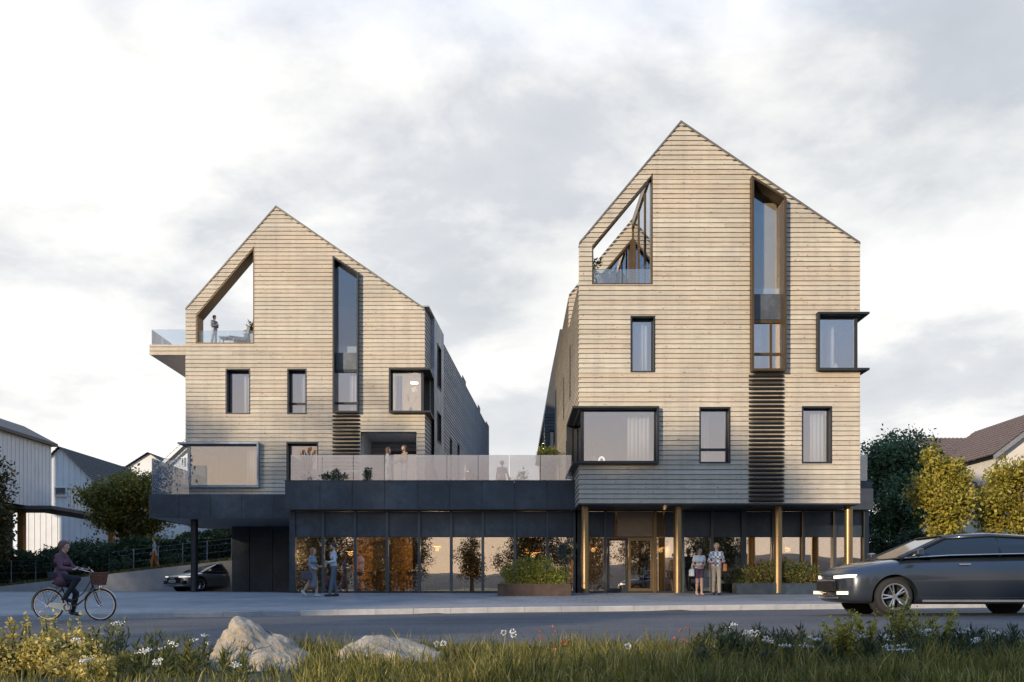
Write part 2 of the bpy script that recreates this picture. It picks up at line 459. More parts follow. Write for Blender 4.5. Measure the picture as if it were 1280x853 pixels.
for i in range(-60, 60):
    x0, x1 = i * 1.0 + 0.35, i * 1.0 + 1.342
    v = []
    for x in (x0, x1):
        for dy, dz in ((0.0, -0.25), (0.0, -0.02), (0.02, 0.002), (0.145, 0.002), (0.145, -0.25)):
            v.append((x, dk(x) + dy, zk(x) + dz))
    kb.add(v, [(0, 1, 2, 3, 4)[::-1], (5, 6, 7, 8, 9)] + [(k, k + 1, k + 6, k + 5)[::-1] for k in range(4)])
kb.build('kerb', KERB, kind='structure')
# far hills behind the viewer, mirrored in the glazing, and beyond the houses
hm = MB()
hv = []; HN = 90
for i in range(HN):
    a = 2 * math.pi * i / HN
    h = 14 + 16 * (0.5 + 0.5 * math.sin(a * 3 + 1)) + 9 * math.sin(a * 7 + 2) + 5 * math.sin(a * 13)
    k = 0.22 + 0.2 * (0.5 - 0.5 * math.sin(a)); h += 62 * math.exp(-((math.degrees(a) - 287) / 15) ** 2)       # lower in front of the viewer
    hv += [(620 * math.cos(a), 620 * math.sin(a), -1.0), (720 * math.cos(a), 720 * math.sin(a), h * 0.72 * k), (820 * math.cos(a), 820 * math.sin(a), h * k), (1000 * math.cos(a), 1000 * math.sin(a), -2)]
hf = []
for i in range(HN):
    j = (i + 1) % HN
    for q in range(3): hf.append((i * 4 + q, j * 4 + q, j * 4 + q + 1, i * 4 + q + 1))
hm.add(hv, hf)
hm.build('hills', mk('far_forest', (.035, .045, .05), 0.95, 0, 0.3, 0.02), kind='structure', smooth=True)

# ------------------------------------------------------------------ facade tools
def planeM(yf): return lambda u, v, w: (u, yf - w, v)                 # faces the street
def lineM(p, q, out):                                                  # u runs from p to q on plan, w goes towards 'out'
    p = Vector((p[0], p[1], 0)); q = Vector((q[0], q[1], 0)); d = (q - p).normalized()
    n = Vector((-d.y, d.x, 0))
    if n.dot(Vector((out[0], out[1], 0))) < 0: n = -n
    return lambda u, v, w: tuple(p + d * u + n * w + Vector((0, 0, v)))
def spans(polys, v0, v1):
    vm = 0.5 * (v0 + v1); out = []
    for P in polys:
        for (a, b) in zip(P, P[1:] + P[:1]):
            if min(a[1], b[1]) <= vm < max(a[1], b[1]):
                f = lambda v: a[0] + (b[0] - a[0]) * (v - a[1]) / (b[1] - a[1])
                out.append((f(vm), f(v0), f(v1)))
    out.sort()
    return [(out[i][1], out[i + 1][1], out[i][2], out[i + 1][2]) for i in range(0, len(out) - 1, 2)]
BACKS = None
def clad(mb, M, polys, pitch=0.19, v_start=0.0, proud=0.03, mi=0, joints=True, seed=1, gap=0.017, back=None):
    rr = random.Random(seed)
    flat(BACKS, M, polys, -0.031)
    vs = [p[1] for P in polys for p in P]; us = [p[0] for P in polys for p in P]
    lo, hi = min(vs), max(vs)
    r = v_start + math.floor((lo - v_start) / pitch) * pitch
    while r < hi - 1e-6:
        r0, r1 = r, r + pitch; r += pitch
        cuts = sorted({round(max(r0, lo), 5), round(min(r1, hi), 5)} | {round(v, 5) for v in vs if r0 < v < r1})
        J = []
        u = min(us) + rr.uniform(0.5, 14)
        while joints and u < max(us): J.append(u); u += rr.uniform(6, 14)
        jit = rr.uniform(-0.004, 0.004)
        w_at = lambda v: proud * (1 - (v - r0) / pitch) + 0.004 + jit * 0.5
        for c0, c1 in zip(cuts, cuts[1:]):
            if c1 - c0 < 1e-4: continue
            for (a0, b0, a1, b1) in spans(polys, c0, c1):
                segs = []; ca0, ca1 = a0, a1
                for j in J:
                    if max(ca0, ca1) + 0.1 < j < min(b0, b1) - 0.1:
                        segs.append((ca0, j - 0.002, ca1, j - 0.002)); ca0 = ca1 = j + 0.002
                segs.append((ca0, b0, ca1, b1))
                g = gap if abs(c0 - r0) < 3e-5 else 0.0
                for (p0, q0, p1, q1) in segs:
                    z0 = c0 + (g if c1 - c0 > 0.03 else 0)
                    mb.add([M(p0, z0, w_at(z0)), M(q0, z0, w_at(z0)), M(q1, c1, w_at(c1)), M(p1, c1, w_at(c1)),
                            M(p0, z0, -0.03), M(q0, z0, -0.03), M(p1, c1, -0.03), M(q1, c1, -0.03)],
                           [(0, 1, 2, 3), (0, 4, 5, 1), (0, 3, 6, 4), (1, 5, 7, 2), (3, 2, 7, 6)], mi)
def flat(mb, M, polys, w, mi=0):
    vs = sorted({round(p[1], 5) for P in polys for p in P})
    for c0, c1 in zip(vs, vs[1:]):
        if c1 - c0 < 1e-5: continue
        for (a0, b0, a1, b1) in spans(polys, c0, c1):
            mb.quad(M(a0, c0, w), M(b0, c0, w), M(b1, c1, w), M(a1, c1, w), mi)
def rect(u0, u1, v0, v1): return [(u0, v0), (u1, v0), (u1, v1), (u0, v1)]
def inset(P, d):                                                       # convex, counter-clockwise
    n = len(P); L = []
    for i in range(n):
        a = Vector(P[i]); b = Vector(P[(i + 1) % n]); e = (b - a).normalized(); nrm = Vector((-e.y, e.x))
        L.append((a + nrm * d, e))
    out = []
    for i in range(n):
        (p, e), (q, f) = L[i - 1], L[i]
        cr = e.x * f.y - e.y * f.x
        s = ((q - p).x * f.y - (q - p).y * f.x) / cr
        out.append(tuple(p + e * s))
    return out
def ring(mb, M, P, th, w0, w1, mi=0):
    """a frame along the inside of polygon P, from w0 (front) to w1 (back)"""
    Q = inset(P, th); n = len(P)
    vs = [M(*p, w0) for p in P] + [M(*p, w0) for p in Q] + [M(*p, w1) for p in P] + [M(*p, w1) for p in Q]
    fs = []
    for i in range(n):
        j = (i + 1) % n
        fs += [(i, j, n + j, n + i), (n + i, n + j, 3 * n + j, 3 * n + i), (2 * n + i, 3 * n + i, 3 * n + j, 2 * n + j), (i, 2 * n + i, 2 * n + j, j)]
    mb.add(vs, fs, mi)
def pane(M, P, w, parent, m=None, name='pane', th=0.012):
    b = MB(); b.prism(P, lambda p: M(*p, w), lambda p: M(*p, w - th)); return b.build(name, m or G_WIN, parent)
def window(bld, M, P, depth=0.32, th=0.055, proj=0.02, fm=None, transom=None, sash=0.05, gm=None, label=None, setback=0.06, name='window'):
    fm = fm or FRAME
    o = MB(); ring(o, M, P, th, proj, -depth)
    o = o.build(name, fm, bld, label=label)
    I = inset(P, th + 0.001)
    s = MB(); ring(s, M, I, sash, -depth + setback + 0.03, -depth + setback - 0.03); s.build('sash', fm, o)
    pane(M, inset(I, sash * 0.5), -depth + setback, o, gm)
    if transom is not None:
        u0 = min(p[0] for p in I); u1 = max(p[0] for p in I)
        s = MB(); s.bxM(M, u0 + sash, u1 - sash, transom - 0.045, transom + 0.045, -depth + setback + 0.034, -depth + setback - 0.034); s.build('transom', fm, o)
    return o
def curtain(M, u0, u1, v0, v1, w, label, m=None, seed=0):
    rr = random.Random(seed + int(u0 * 100)); n = max(10, int((u1 - u0) / 0.022)); b = MB(); ph = rr.uniform(0, 6)
    f = lambda u: 0.035 * math.sin((u - u0) * 46 + ph) + 0.02 * math.sin((u - u0) * 17 + ph * 2)
    vs = []
    for i in range(n + 1):
        u = lerp(u0, u1, i / n)
        for v, k in ((v0, 1.15), (0.5 * (v0 + v1), 1.0), (v1, 0.8)):
            vs.append(M(u, v, w + f(u) * k))
    fs = [(i * 3 + j, i * 3 + 3 + j, i * 3 + 4 + j, i * 3 + 1 + j) for i in range(n) for j in range(2)]
    nb = len(vs)
    b.add(vs, fs)
    o = b.build('curtain', m or CURTAIN, None, smooth=True, label=label, cat='curtain', group=None)
    sm = o.modifiers.new('cloth', 'SOLIDIFY'); sm.thickness = 0.004
    return o
def corner_window(bld, yf, xc, sg, ufar, v0, v1, back, proj, side_glass=True, fm=None, label=None, post=True, gm=None):
    """a window that wraps a building corner at (xc, yf); sg = +1 when the building lies at larger x"""
    fm = fm or FRAME
    th = 0.07
    b = MB(); lo, hi = sorted((xc - sg * proj, ufar))
    for (z0, z1) in ((v0 - th, v0), (v1, v1 + th)):
        b.box(lo, hi, yf - proj, yf + 0.30, z0, z1)                       # plate along the front
        a, c = sorted((xc - sg * proj, xc + sg * 0.30))
        b.box(a, c, yf + 0.30, yf + back, z0, z1)                         # plate along the side
    a, c = sorted((ufar, ufar + sg * th)); b.box(a, c, yf - proj, yf + 0.30, v0 - th, v1 + th)
    a, c = sorted((xc - sg * proj, xc + sg * 0.30)); b.box(a, c, yf + back, yf + back + th, v0 - th, v1 + th)
    o = b.build('corner_window', fm, bld, label=label)
    gi = 0.10
    p = MB(); a, c = sorted((xc + sg * gi, ufar)); p.box(a, c, yf + gi, yf + gi + 0.012, v0, v1); p.build('pane', gm or G_WIN, o)
    p = MB(); a, c = sorted((xc + sg * gi, xc + sg * (gi + 0.012))); p.box(a, c, yf + gi + 0.05, yf + back, v0, v1); p.build('pane', gm or G_WIN, o)
    if post:
        p = MB(); a, c = sorted((xc + sg * (gi - 0.04), xc + sg * (gi + 0.07))); p.box(a, c, yf + gi - 0.04, yf + gi + 0.07, v0, v1); p.build('corner_post', fm, o)
    p = MB()
    a, c = sorted((xc + sg * (gi + 0.08), ufar))
    p.box(a, c, yf + gi - 0.03, yf + gi + 0.05, v0, v0 + 0.06); p.box(a, c, yf + gi - 0.03, yf + gi + 0.05, v1 - 0.06, v1)
    a, c = sorted((ufar - sg * 0.06, ufar)); p.box(a, c, yf + gi - 0.03, yf + gi + 0.05, v0 + 0.06, v1 - 0.06)
    p.build('sash', fm, o)
    return o
def pxpoly(pts, s): return [(X(a, s), Z(b, s)) for a, b in pts]
def pxrect(x0, x1, y0, y1, s): return rect(X(x0, s), X(x1, s), Z(y1, s), Z(y0, s))

# ------------------------------------------------------------------ right apartment house
SR = 36.0; YR = D(SR); MR = planeM(YR)
xl, xr_ = X(724, SR), X(1075, SR); zb = Z(630, SR); ze = Z(304, SR); xa = X(851, SR); za = Z(152, SR)
rb = empty('apartment_house', 'tall timber clad apartment house with steep gable, standing on round bronze columns', 'building', ((xl + xr_) / 2, YR, 0))
zs = lambda v: Z(v, SR)
ux = lambda v: X(v, SR)
tz = zs(356)                                  # terrace floor
cw_u, cw_v0, cw_v1 = ux(820), zs(578), zs(512)
rw_u, rw_v0, rw_v1 = ux(1022), zs(462), zs(395)
outl = [(xl, zb), (xr_, zb), (xr_, rw_v0), (rw_u, rw_v0), (rw_u, rw_v1), (xr_, rw_v1), (xr_, ze), (xa, za), (xl, ze), (xl, cw_v1), (cw_u, cw_v1), (cw_u, cw_v0), (xl, cw_v0)]
t_open = pxpoly([(740, 356), (816, 356), (816, 217), (740, 308)], SR)
fin = pxpoly([(937, 466), (980, 466), (980, 251), (937, 224)], SR)
w_mid = pxrect(788, 819, 395, 466, SR); w_low = pxrect(874, 913, 509, 580, SR); w_lowr = pxrect(1002, 1040, 508, 580, SR)
holesR = [t_open, fin, w_mid, w_low, w_lowr]
BACKS = MB()
m = MB(); clad(m, MR, [outl] + holesR, 0.168, zb, seed=3)
YB = D(SR * 0.85); YE = YR + 17.0
# side wall facing the lane: low beside the terrace, full height behind it
MW = lineM((xl, YR), (xl, YE), (-1, 0))
wout = [(0, zb), (17, zb), (17, ze), (YB - YR, ze), (YB - YR, tz), (0.0, tz), (0, cw_v1), (3.2, cw_v1), (3.2, cw_v0), (0, cw_v0)]
w_side = [rect(4.2, 4.9, zs(465), zs(385)), rect(8.5, 9.2, zs(465), zs(395)), rect(6.6, 7.3, zs(580), zs(510)), rect(12.0, 12.7, zs(580), zs(510))]
wsc = MB(); clad(wsc, MW, [wout] + w_side, 0.168, zb, seed=4); wsc.build('cladding', WOOD, rb)
ob = m.build('cladding', WOOD, rb)
b = MB(); flat(b, MR, [outl] + holesR, -0.33); flat(b, MW, [wout] + w_side, -0.28)
b.box(xr_ - 0.28, xr_ - 0.26, YR + 0.3, YE, zb, rw_v0 - 0.1); b.box(xr_ - 0.28, xr_ - 0.26, YR + 0.3, YE, rw_v1 + 0.1, ze); b.box(xr_ - 0.28, xr_ - 0.26, YR + 2.2, YE, rw_v0 - 0.1, rw_v1 + 0.1)
fl = [zb + 0.02, zs(592), zs(478), tz]
for z in fl[:1]: b.box(xl + 0.05, xr_ - 0.05, YR + 0.31, YE - 0.05, z, z + 0.25)
for z in fl[1:]: b.box(xl + 0.29, xr_ - 0.29, YR + 0.34, YE - 0.05, z - 0.3, z - 0.02)
for i, z in enumerate(fl[:3]):
    b.box(xl + 0.29, xr_ - 0.29, YR + 4.6, YR + 4.7, z, fl[i + 1] - 0.3)
b.box(ux(860), ux(863), YR + 0.34, YR + 4.6, fl[1], fl[2] - 0.3); b.box(ux(985), ux(988), YR + 0.34, YR + 4.6, fl[1], fl[2] - 0.3)
b.box(ux(990), ux(993), YR + 0.34, YR + 4.6, fl[2], fl[3] - 0.3); b.box(ux(920), ux(923), YR + 0.34, YR + 4.6, fl[2], fl[3] - 0.3)
b.box(ux(870), ux(1072), YR + 5.2, YR + 5.3, tz, ze + 1.6)
b.build('interior_wall', PLASTER, rb)
xo = ux(816) + 0.02
sl = (za - ze) / (xa - xl)
zo = ze + sl * (xo - xl)
r = MB()
def roofslab(mb, p, q, y0, y1, th=0.16):
    mb.add([(p[0], y0, p[1]), (q[0], y0, q[1]), (q[0], y1, q[1]), (p[0], y1, p[1]), (p[0], y0, p[1] - th), (q[0], y0, q[1] - th), (q[0], y1, q[1] - th), (p[0], y1, p[1] - th)],
           [(0, 1, 2, 3), (7, 6, 5, 4), (0, 4, 5, 1), (1, 5, 6, 2), (2, 6, 7, 3), (3, 7, 4, 0)])
roofslab(r, (xo, zo + .02), (xa, za + .02), YR - 0.01, YB); roofslab(r, (xl, ze + .02), (xa, za + .02), YB - 0.02, YE)
roofslab(r, (xa, za + .02), (xr_, ze + .02), YR - 0.01, YE)
roofslab(r, (xl, ze + .012), (xo, zo + .012), YR - 0.01, YR + 0.36, 0.05)
r.build('roof', ROOFD, rb)
def verge(mb, yf, pts, th=.055):
    for p, q in zip(pts, pts[1:]):
        mb.add([(a[0], y, a[1] + dz) for y in (yf - .045, yf + .1) for a in (p, q) for dz in (-th, .026)], [(0, 2, 3, 1), (4, 5, 7, 6), (0, 1, 5, 4), (2, 6, 7, 3), (1, 3, 7, 5), (0, 4, 6, 2)])
g = MB(); verge(g, YR, [(xl, ze), (xa, za), (xr_, ze)]); g.build('verge_flashing', mk('grey_flashing', (.16, .15, .14), .5, .3), rb)
e = MB(); e.box(xr_ - 0.25, xr_ - 0.02, YR + 0.05, YE, zb, rw_v0 - 0.1); e.box(xr_ - 0.25, xr_ - 0.02, YR + 0.05, YE, rw_v1 + 0.1, ze - 0.16); e.box(xr_ - 0.25, xr_ - 0.02, YR + 2.2, YE, rw_v0 - 0.1, rw_v1 + 0.1)
e.add([(xl, YE, zb), (xr_, YE, zb), (xr_, YE, ze), (xa, YE, za), (xl, YE, ze)], [(0, 1, 2, 3, 4)])
e.build('rear_wall', WOOD, rb)
# terrace behind the slanted opening
o = MB(); ring(o, MR, t_open, 0.05, 0.0, -0.36); o.build('terrace_opening', BRONZED, rb)
MBk = planeM(YB)
k = 0.85
sc = lambda pts: [(X(640 + (a - 640) * k, SR * k), Z(735 + (bb - 735) * k, SR * k)) for a, bb in pts]
gl = pxpoly([(736, 356), (816, 356), (816, 222), (736, 316)], SR)
backw = [(xl, tz), (xo, tz), (xo, zo), (xl, ze)]
m = MB(); clad(m, MBk, [backw, gl], 0.168, zb, seed=8); m.build('terrace_rear_cladding', WOOD, rb)
gw = window(rb, MBk, gl, depth=0.2, th=0.07, proj=0.05, fm=BRONZED, name='terrace_glazing')
for xx in (757, 786):
    s = MB(); u = ux(xx); top = Z(316 - (xx - 736) * 94 / 80, SR) - 0.15; s.bxM(MBk, u - 0.04, u + 0.04, tz + 0.05, top, -0.06, -0.2); s.build('mullion', BRONZED, gw)
# glazed wall at the right side of the terrace with its sloping beam
tg = MB(); tg.box(xo + 0.02, xo + 0.035, YR + 0.36, YB - 0.02, tz, zo - 0.25)
tw = tg.build('terrace_side_glass', G_WIN, rb)
s = MB(); s.box(xo - 0.03, xo + 0.10, YR + 0.36, YB - 0.02, zo - 0.42, zo - 0.13); s.build('beam', BRONZE, tw)
for q in range(4):
    s = MB(); y = lerp(YR + 0.45, YB - 0.1, q / 3); s.box(xo - 0.02, xo + 0.08, y - 0.04, y + 0.04, tz, zo - 0.42); s.build('mullion', BRONZED, tw)
s = MB(); s.box(xl + 0.05, xo - 0.05, YR + 0.37, YB - 0.02, tz - 0.02, tz + 0.01); s.build('terrace_floor', mk('deck_boards', (.28, .24, .20), 0.7, 0, 0.15, 4), rb)
# tall fin window with slanted head
fr = MB(); ring(fr, MR, fin, 0.075, 0.30, -0.36); ft = fr.build('tall_window', BRONZED, rb, label='tall bronze framed window with a slanted head')
I = inset(fin, 0.076)
zp0, zp1, zt = zs(398), zs(366), zs(441)
pane(MR, [(I[0][0], zp1), (I[1][0], zp1), (I[2][0], I[2][1]), (I[3][0], I[3][1])], -0.22, ft, G_TALL)
pane(MR, rect(I[0][0], I[1][0], I[0][1], zp0 - 0.12), -0.22, ft)
s = MB(); s.bxM(MR, I[0][0], I[1][0], zp0, zp1, -0.14, -0.24); s.build('spandrel', SPAND, ft)
s = MB(); s.bxM(MR, I[0][0], I[1][0], zp0 - 0.12, zp0 - 0.002, -0.16, -0.24); s.bxM(MR, I[0][0], I[1][0], zt - 0.04, zt + 0.04, -0.17, -0.24)
s.bxM(MR, ux(964), ux(967), I[0][1], zp0 - 0.12, -0.171, -0.24); s.build('transom', BRONZED, ft)
s = MB(); s.bxM(MR, ux(957), ux(975), zp1, zs(248), -0.40, -1.3); s.build('inner_reveal', mk('birch_panel', (.62, .42, .20), 0.6, 0, 0.08, 3), ft)
# louvres below it
lv = MB(); z = zs(468)
while z > zs(629):
    pts = []
    for q in range(7):
        a = math.pi * (q / 6 - 0.5); pts.append((0.115 * math.cos(a) + 0.02, 0.047 * math.sin(a)))
    u0, u1 = ux(935.5), ux(979.5)
    vs = []
    for u, kk in ((u0, 0.35), (u0 + 0.06, 0.8), (u0 + 0.14, 1), (u1 - 0.14, 1), (u1 - 0.06, 0.8), (u1, 0.35)):
        vs += [MR(u, z - 0.07 + p[1] * (0.6 + 0.4 * kk), 0.03 + p[0] * kk) for p in pts]
    fs = [(i * 7 + j, i * 7 + j + 1, i * 7 + j + 8, i * 7 + j + 7)[::-1] for i in range(5) for j in range(6)] + [(0, 1, 2, 3, 4, 5, 6), tuple(range(35, 42))[::-1]]
    lv.add(vs, fs); z -= 0.149
lv.build('louvre', FRAME, rb, smooth=True)
# windows
window(rb, MR, w_mid, label='plain window below the terrace opening'); window(rb, MR, w_low, transom=zs(561)); window(rb, MR, w_lowr)
for P in w_side: window(rb, MW, P, depth=0.25)
corner_window(rb, YR, xl, 1, cw_u, cw_v0, cw_v1, 3.2, 0.24, label='wide corner window in a dark box frame')
corner_window(rb, YR, xr_, -1, rw_u, rw_v0, rw_v1, 2.2, 0.24, label='narrow corner window with projecting shelves')
curtain(MR, ux(797), ux(812), zs(468), zs(398), -0.50, 'white curtain in the plain window below the right gable terrace')
curtain(MR, ux(787), ux(816), zs(584), zs(514), -0.55, 'wide white curtain at one end of the biggest box framed corner window')
curtain(MR, ux(877), ux(890), zs(584), zs(511), -0.50, 'white curtain in the window with a cross bar left of the louvres', seed=2)
curtain(MR, ux(1018), ux(1036), zs(584), zs(511), -0.50, 'sunlit white curtain in the lowest window right of the long louvres', seed=3)
curtain(MR, ux(1028), ux(1034), zs(470), zs(398), -0.45, 'narrow white curtain at the left end of the shelf framed corner window', seed=4)
curtain(MR, ux(1042), ux(1052), zs(470), zs(398), -0.65, 'white curtain in the middle of the shelf framed corner window', seed=5)
curtain(MR, ux(943), ux(958), zs(470), zs(404), -0.55, 'white curtain low in the bronze framed tall window', seed=6)
# columns
for px in (731.5, 847.5, 972.5, 1060.5):
    c = MB(); c.lathe([(0.155, 0.0), (0.155, 0.02), (0.145, 0.022), (0.145, zb - 0.005)], 28, 0, (X(px, 35.3), D(35.3), 0)); c.build('column', BRONZE, rb, smooth=False)
s = MB(); s.box(xl + 0.02, xr_ - 0.02, YR + 0.02, DG + 0.7, zb - 0.03, zb + 0.015); s.build('soffit', PANEL2, rb)

MEMB = mk('black_membrane', (.045, .036, .026), 0.9)
BACKS.build('membrane', MEMB, rb)
# ------------------------------------------------------------------ left apartment house
SL = 29.0; YL = D(SL); ML = planeM(YL)
lu = lambda v: X(v, SL)
lz = lambda v: Z(v, SL)
yl0, yl1 = lu(232), lu(531); lb0 = lz(620); lze = lz(386); lxa = lu(345); lza = lz(258)
lb = empty('apartment_house', 'lower timber clad apartment house with a jutting balcony slab, above the car port', 'building', ((yl0 + yl1) / 2, YL, 0))
YLE = YL + 29.0; xE1 = -1.76
cw2_u, c2v0, c2v1 = lu(489), lz(515), lz(464)
bw_u, bv0, bv1 = lu(323), lz(608), lz(556)
outl = [(yl0, lb0), (yl1, lb0), (yl1, c2v0), (cw2_u, c2v0), (cw2_u, c2v1), (yl1, c2v1), (yl1, lze), (lxa, lza), (yl0, lze), (yl0, bv1), (bw_u, bv1), (bw_u, bv0), (yl0, bv0)]
lt_open = pxpoly([(245, 430), (318, 430), (318, 308), (245, 394)], SL)
lfin = pxpoly([(417, 517), (449, 517), (449, 343), (417, 322)], SL)
lw1 = pxrect(282, 313, 461, 518, SL); lw2 = pxrect(359, 383.5, 461, 518, SL); lw3 = pxrect(358, 398, 553, 612, SL)
lrec = pxrect(451, 521, 540, 618, SL)
holesL = [lt_open, lfin, lw1, lw2, lw3, lrec]
BACKS = MB()
m = MB(); clad(m, ML, [outl] + holesL, 0.178, lb0, seed=13)
m.build('cladding', WOOD, lb)
ME = lineM((yl1, YL), (xE1, YLE), (1, -0.05))
elen = (Vector((xE1, YLE)) - Vector((yl1, YL))).length
eout = [(0, lb0), (elen, lb0), (elen, lze + 0.25), (elen * 0.93, lze + 0.25), (elen * 0.93, lze), (elen * .78, lze), (elen * .78, lze + .3), (elen * .74, lze + .3), (elen * .74, lze), (elen * .5, lze), (elen * .5, lze + .28), (elen * .45, lze + .28), (elen * .45, lze), (0, lze), (0, c2v1), (1.5, c2v1), (1.5, c2v0), (0, c2v0)]
ew = [rect(2.4, 3.5, 9.4, 11.4), rect(2.4, 3.5, 6.9, 8.3), rect(7.6, 8.4, 5.2, 8.0), rect(10.6, 11.5, 5.2, 8.2), rect(16.3, 17.2, 5.0, 7.6), rect(22, 23, 5.0, 8.2)]
m = MB(); clad(m, ME, [eout] + ew, 0.178, lb0, seed=14); m.build('cladding', WOODG, lb, label='cladding on the lane side with blue-grey shade in its colour')
for i, P in enumerate(ew): window(lb, ME, P, depth=0.25, proj=0.03 if i > 1 else 0.2)
# zinc clad bay on the lane side
zp = MB(); zo_ = [(1.5, 4.6), (4.4, 5.7), (4.4, 12.4), (0.9, 12.4), (1.5, 12.0)]
flat(zp, ME, [[(1.55, 5.6), (4.4, 4.9), (4.4, 12.3), (1.55, 12.3)]] + ew[:2], 0.17)
zp.bxM(ME, 4.4, 4.44, 4.9, 12.3, -0.1, 0.17); zp.bxM(ME, 0.0, 4.44, 12.3, 12.36, -0.1, 0.171)
zp.bxM(ME, 1.55, 1.6, 8.9, 12.3, 0.0, 0.165)
zp.build('zinc_bay', ZINC, lb)
b = MB(); flat(b, ML, [outl] + holesL, -0.33); flat(b, ME, [eout] + ew, -0.26)
b.box(yl0 + 0.2, yl0 + 0.22, YL + 0.35, YL + 11.0, bv1 + 0.1, lz(430)); b.box(yl0 + 0.2, yl0 + 0.22, YL + 11, YLE - 0.1, lb0, lze); b.box(yl0 + 0.2, yl0 + 0.22, YL + 3.3, YL + 11.0, lb0, bv1 + 0.1)
lf = [lb0 + 0.02, lz(618), lz(528), lz(430)]
for i, z in enumerate(lf[1:]): b.box(yl0 + 0.23, xE1 - 2.4, YL + 0.34, YLE - 0.1, z - 0.3, z - 0.02)
for i in (1, 2): b.box(yl0 + 0.23, yl1 - 0.3, YL + 4.6, YL + 4.7, lf[i], lf[i + 1] - 0.3)
for px in (335, 405, 470): b.box(lu(px), lu(px + 3), YL + 0.34, YL + 4.6, lf[2], lf[3] - 0.3)
for px in (345,): b.box(lu(px), lu(px + 3), YL + 0.34, YL + 4.6, lf[1], lf[2] - 0.3)
b.box(lu(400), lu(402), YL + 0.34, YL + 4.6, lf[1], lf[2] - 0.3)
b.box(lu(360), lu(520), YL + 3.5, YL + 3.6, lf[3], lze + 1.2)
b.build('interior_wall', PLASTER, lb)
lxo = lu(318) + 0.02; lsl = (lza - lze) / (lxa - yl0); lzo = lze + lsl * (lxo - yl0); YLB = YL + 11.5
r = MB()
roofslab(r, (lxo, lzo + .02), (lxa, lza + .02), YL - 0.01, YLB); roofslab(r, (yl0, lze + .02), (lxa, lza + .02), YLB, YLE)
roofslab(r, (yl0, lze + .012), (lxo, lzo + .012), YL - 0.01, YL + 0.36, 0.05)
a = [(lxa, YL - .01, lza + .02), (yl1, YL - .01, lze + .02), (xE1, YLE, lze + .02), (lxa, YLE, lza + .02)]
r.add(a + [(p[0], p[1], p[2] - 0.16) for p in a], [(0, 1, 2, 3)[::-1], (4, 5, 6, 7), (0, 4, 5, 1)[::-1], (1, 5, 6, 2)[::-1], (2, 6, 7, 3)[::-1], (3, 7, 4, 0)[::-1]])
r.build('roof', ROOFD, lb)
g = MB(); verge(g, YL, [(yl0, lze), (lxa, lza), (yl1, lze)]); g.build('verge_flashing', MATS['grey_flashing'], lb)
e = MB(); e.add([(yl0, YLE, lb0), (xE1, YLE, lb0), (xE1, YLE, lze), (lxa, YLE, lza), (yl0, YLE, lze)], [(0, 1, 2, 3, 4)])
e.box(yl0 + 0.02, yl0 + 0.18, YL + 0.05, YLE, bv1 + 0.1, lz(431)); e.box(yl0 + 0.02, yl0 + 0.18, YL + 3.3, YLE, lb0, bv1 + 0.1); e.box(yl0 + 0.02, yl0 + 0.18, YLB, YLE, lz(431), lze - 0.15)
e.box(lxo + 0.03, lxo + 0.2, YL + 0.37, YLB, lz(430), lzo - 0.15)
e.box(yl0, lxo, YLB, YLB + 0.15, lz(430), lze)
e.add([(yl0, YLB, lze), (lxo, YLB, lze), (lxo, YLB, lzo)], [(0, 1, 2)])
e.build('rear_wall', WOOD, lb)
o = MB(); ring(o, ML, lt_open, 0.055, 0.0, -0.75); o.build('terrace_opening', BRONZED, lb)
# balcony slab that runs out past the corner
sb = MB(); sx0 = lu(187); clad(sb, ML, [rect(sx0, yl0 - 0.002, lz(444), lz(431))], 0.178, lb0, seed=15, joints=False)
sl_ = sb.build('balcony_slab', WOOD, lb)
q = MB(); q.box(sx0 + 0.02, yl0 + 0.2, YL + 0.03, YL + 11.5, lz(444) + 0.005, lz(431) - 0.01); q.build('slab_soffit', SOFFIT, sl_)
s = MB(); s.box(yl0 + 0.05, lxo, YL + 0.38, YLB, lz(430) - 0.05, lz(430)); s.build('terrace_floor', MATS['deck_boards'], lb)
# tall window
fr = MB(); ring(fr, ML, lfin, 0.07, 0.24, -0.36); ft = fr.build('tall_window', FRAME, lb, label='tall dark framed window with a slanted head')
I = inset(lfin, 0.071); zp0, zp1, zt = lz(461), lz(440), lz(503)
pane(ML, [(I[0][0], zp1), (I[1][0], zp1), (I[2][0], I[2][1]), (I[3][0], I[3][1])], -0.24, ft, G_TALL)
pane(ML, rect(I[0][0], I[1][0], I[0][1], zp0 - 0.12), -0.24, ft)
s = MB(); s.bxM(ML, I[0][0], I[1][0], zp0, zp1, -0.16, -0.27); s.build('spandrel', SPAND, ft)
s = MB(); s.bxM(ML, I[0][0], I[1][0], zp0 - 0.12, zp0 - 0.002, -0.18, -0.27); s.bxM(ML, I[0][0], I[1][0], zt - 0.045, zt + 0.045, -0.19, -0.27); s.build('transom', FRAME, ft)
lv = MB(); z = lz(518.5)
while z > lz(612):
    pts = [(0.115 * math.cos(math.pi * (q / 6 - 0.5)) + 0.02, 0.05 * math.sin(math.pi * (q / 6 - 0.5))) for q in range(7)]
    u0, u1 = lu(416), lu(450)
    vs = []
    for u, kk in ((u0, 0.35), (u0 + 0.06, 0.8), (u0 + 0.14, 1), (u1 - 0.14, 1), (u1 - 0.06, 0.8), (u1, 0.35)):
        vs += [ML(u, z - 0.07 + p[1] * (0.6 + 0.4 * kk), 0.03 + p[0] * kk) for p in pts]
    lv.add(vs, [(i * 7 + j, i * 7 + j + 1, i * 7 + j + 8, i * 7 + j + 7)[::-1] for i in range(5) for j in range(6)] + [(0, 1, 2, 3, 4, 5, 6), tuple(range(35, 42))[::-1]]); z -= 0.165
lv.build('louvre', FRAME, lb, smooth=True)
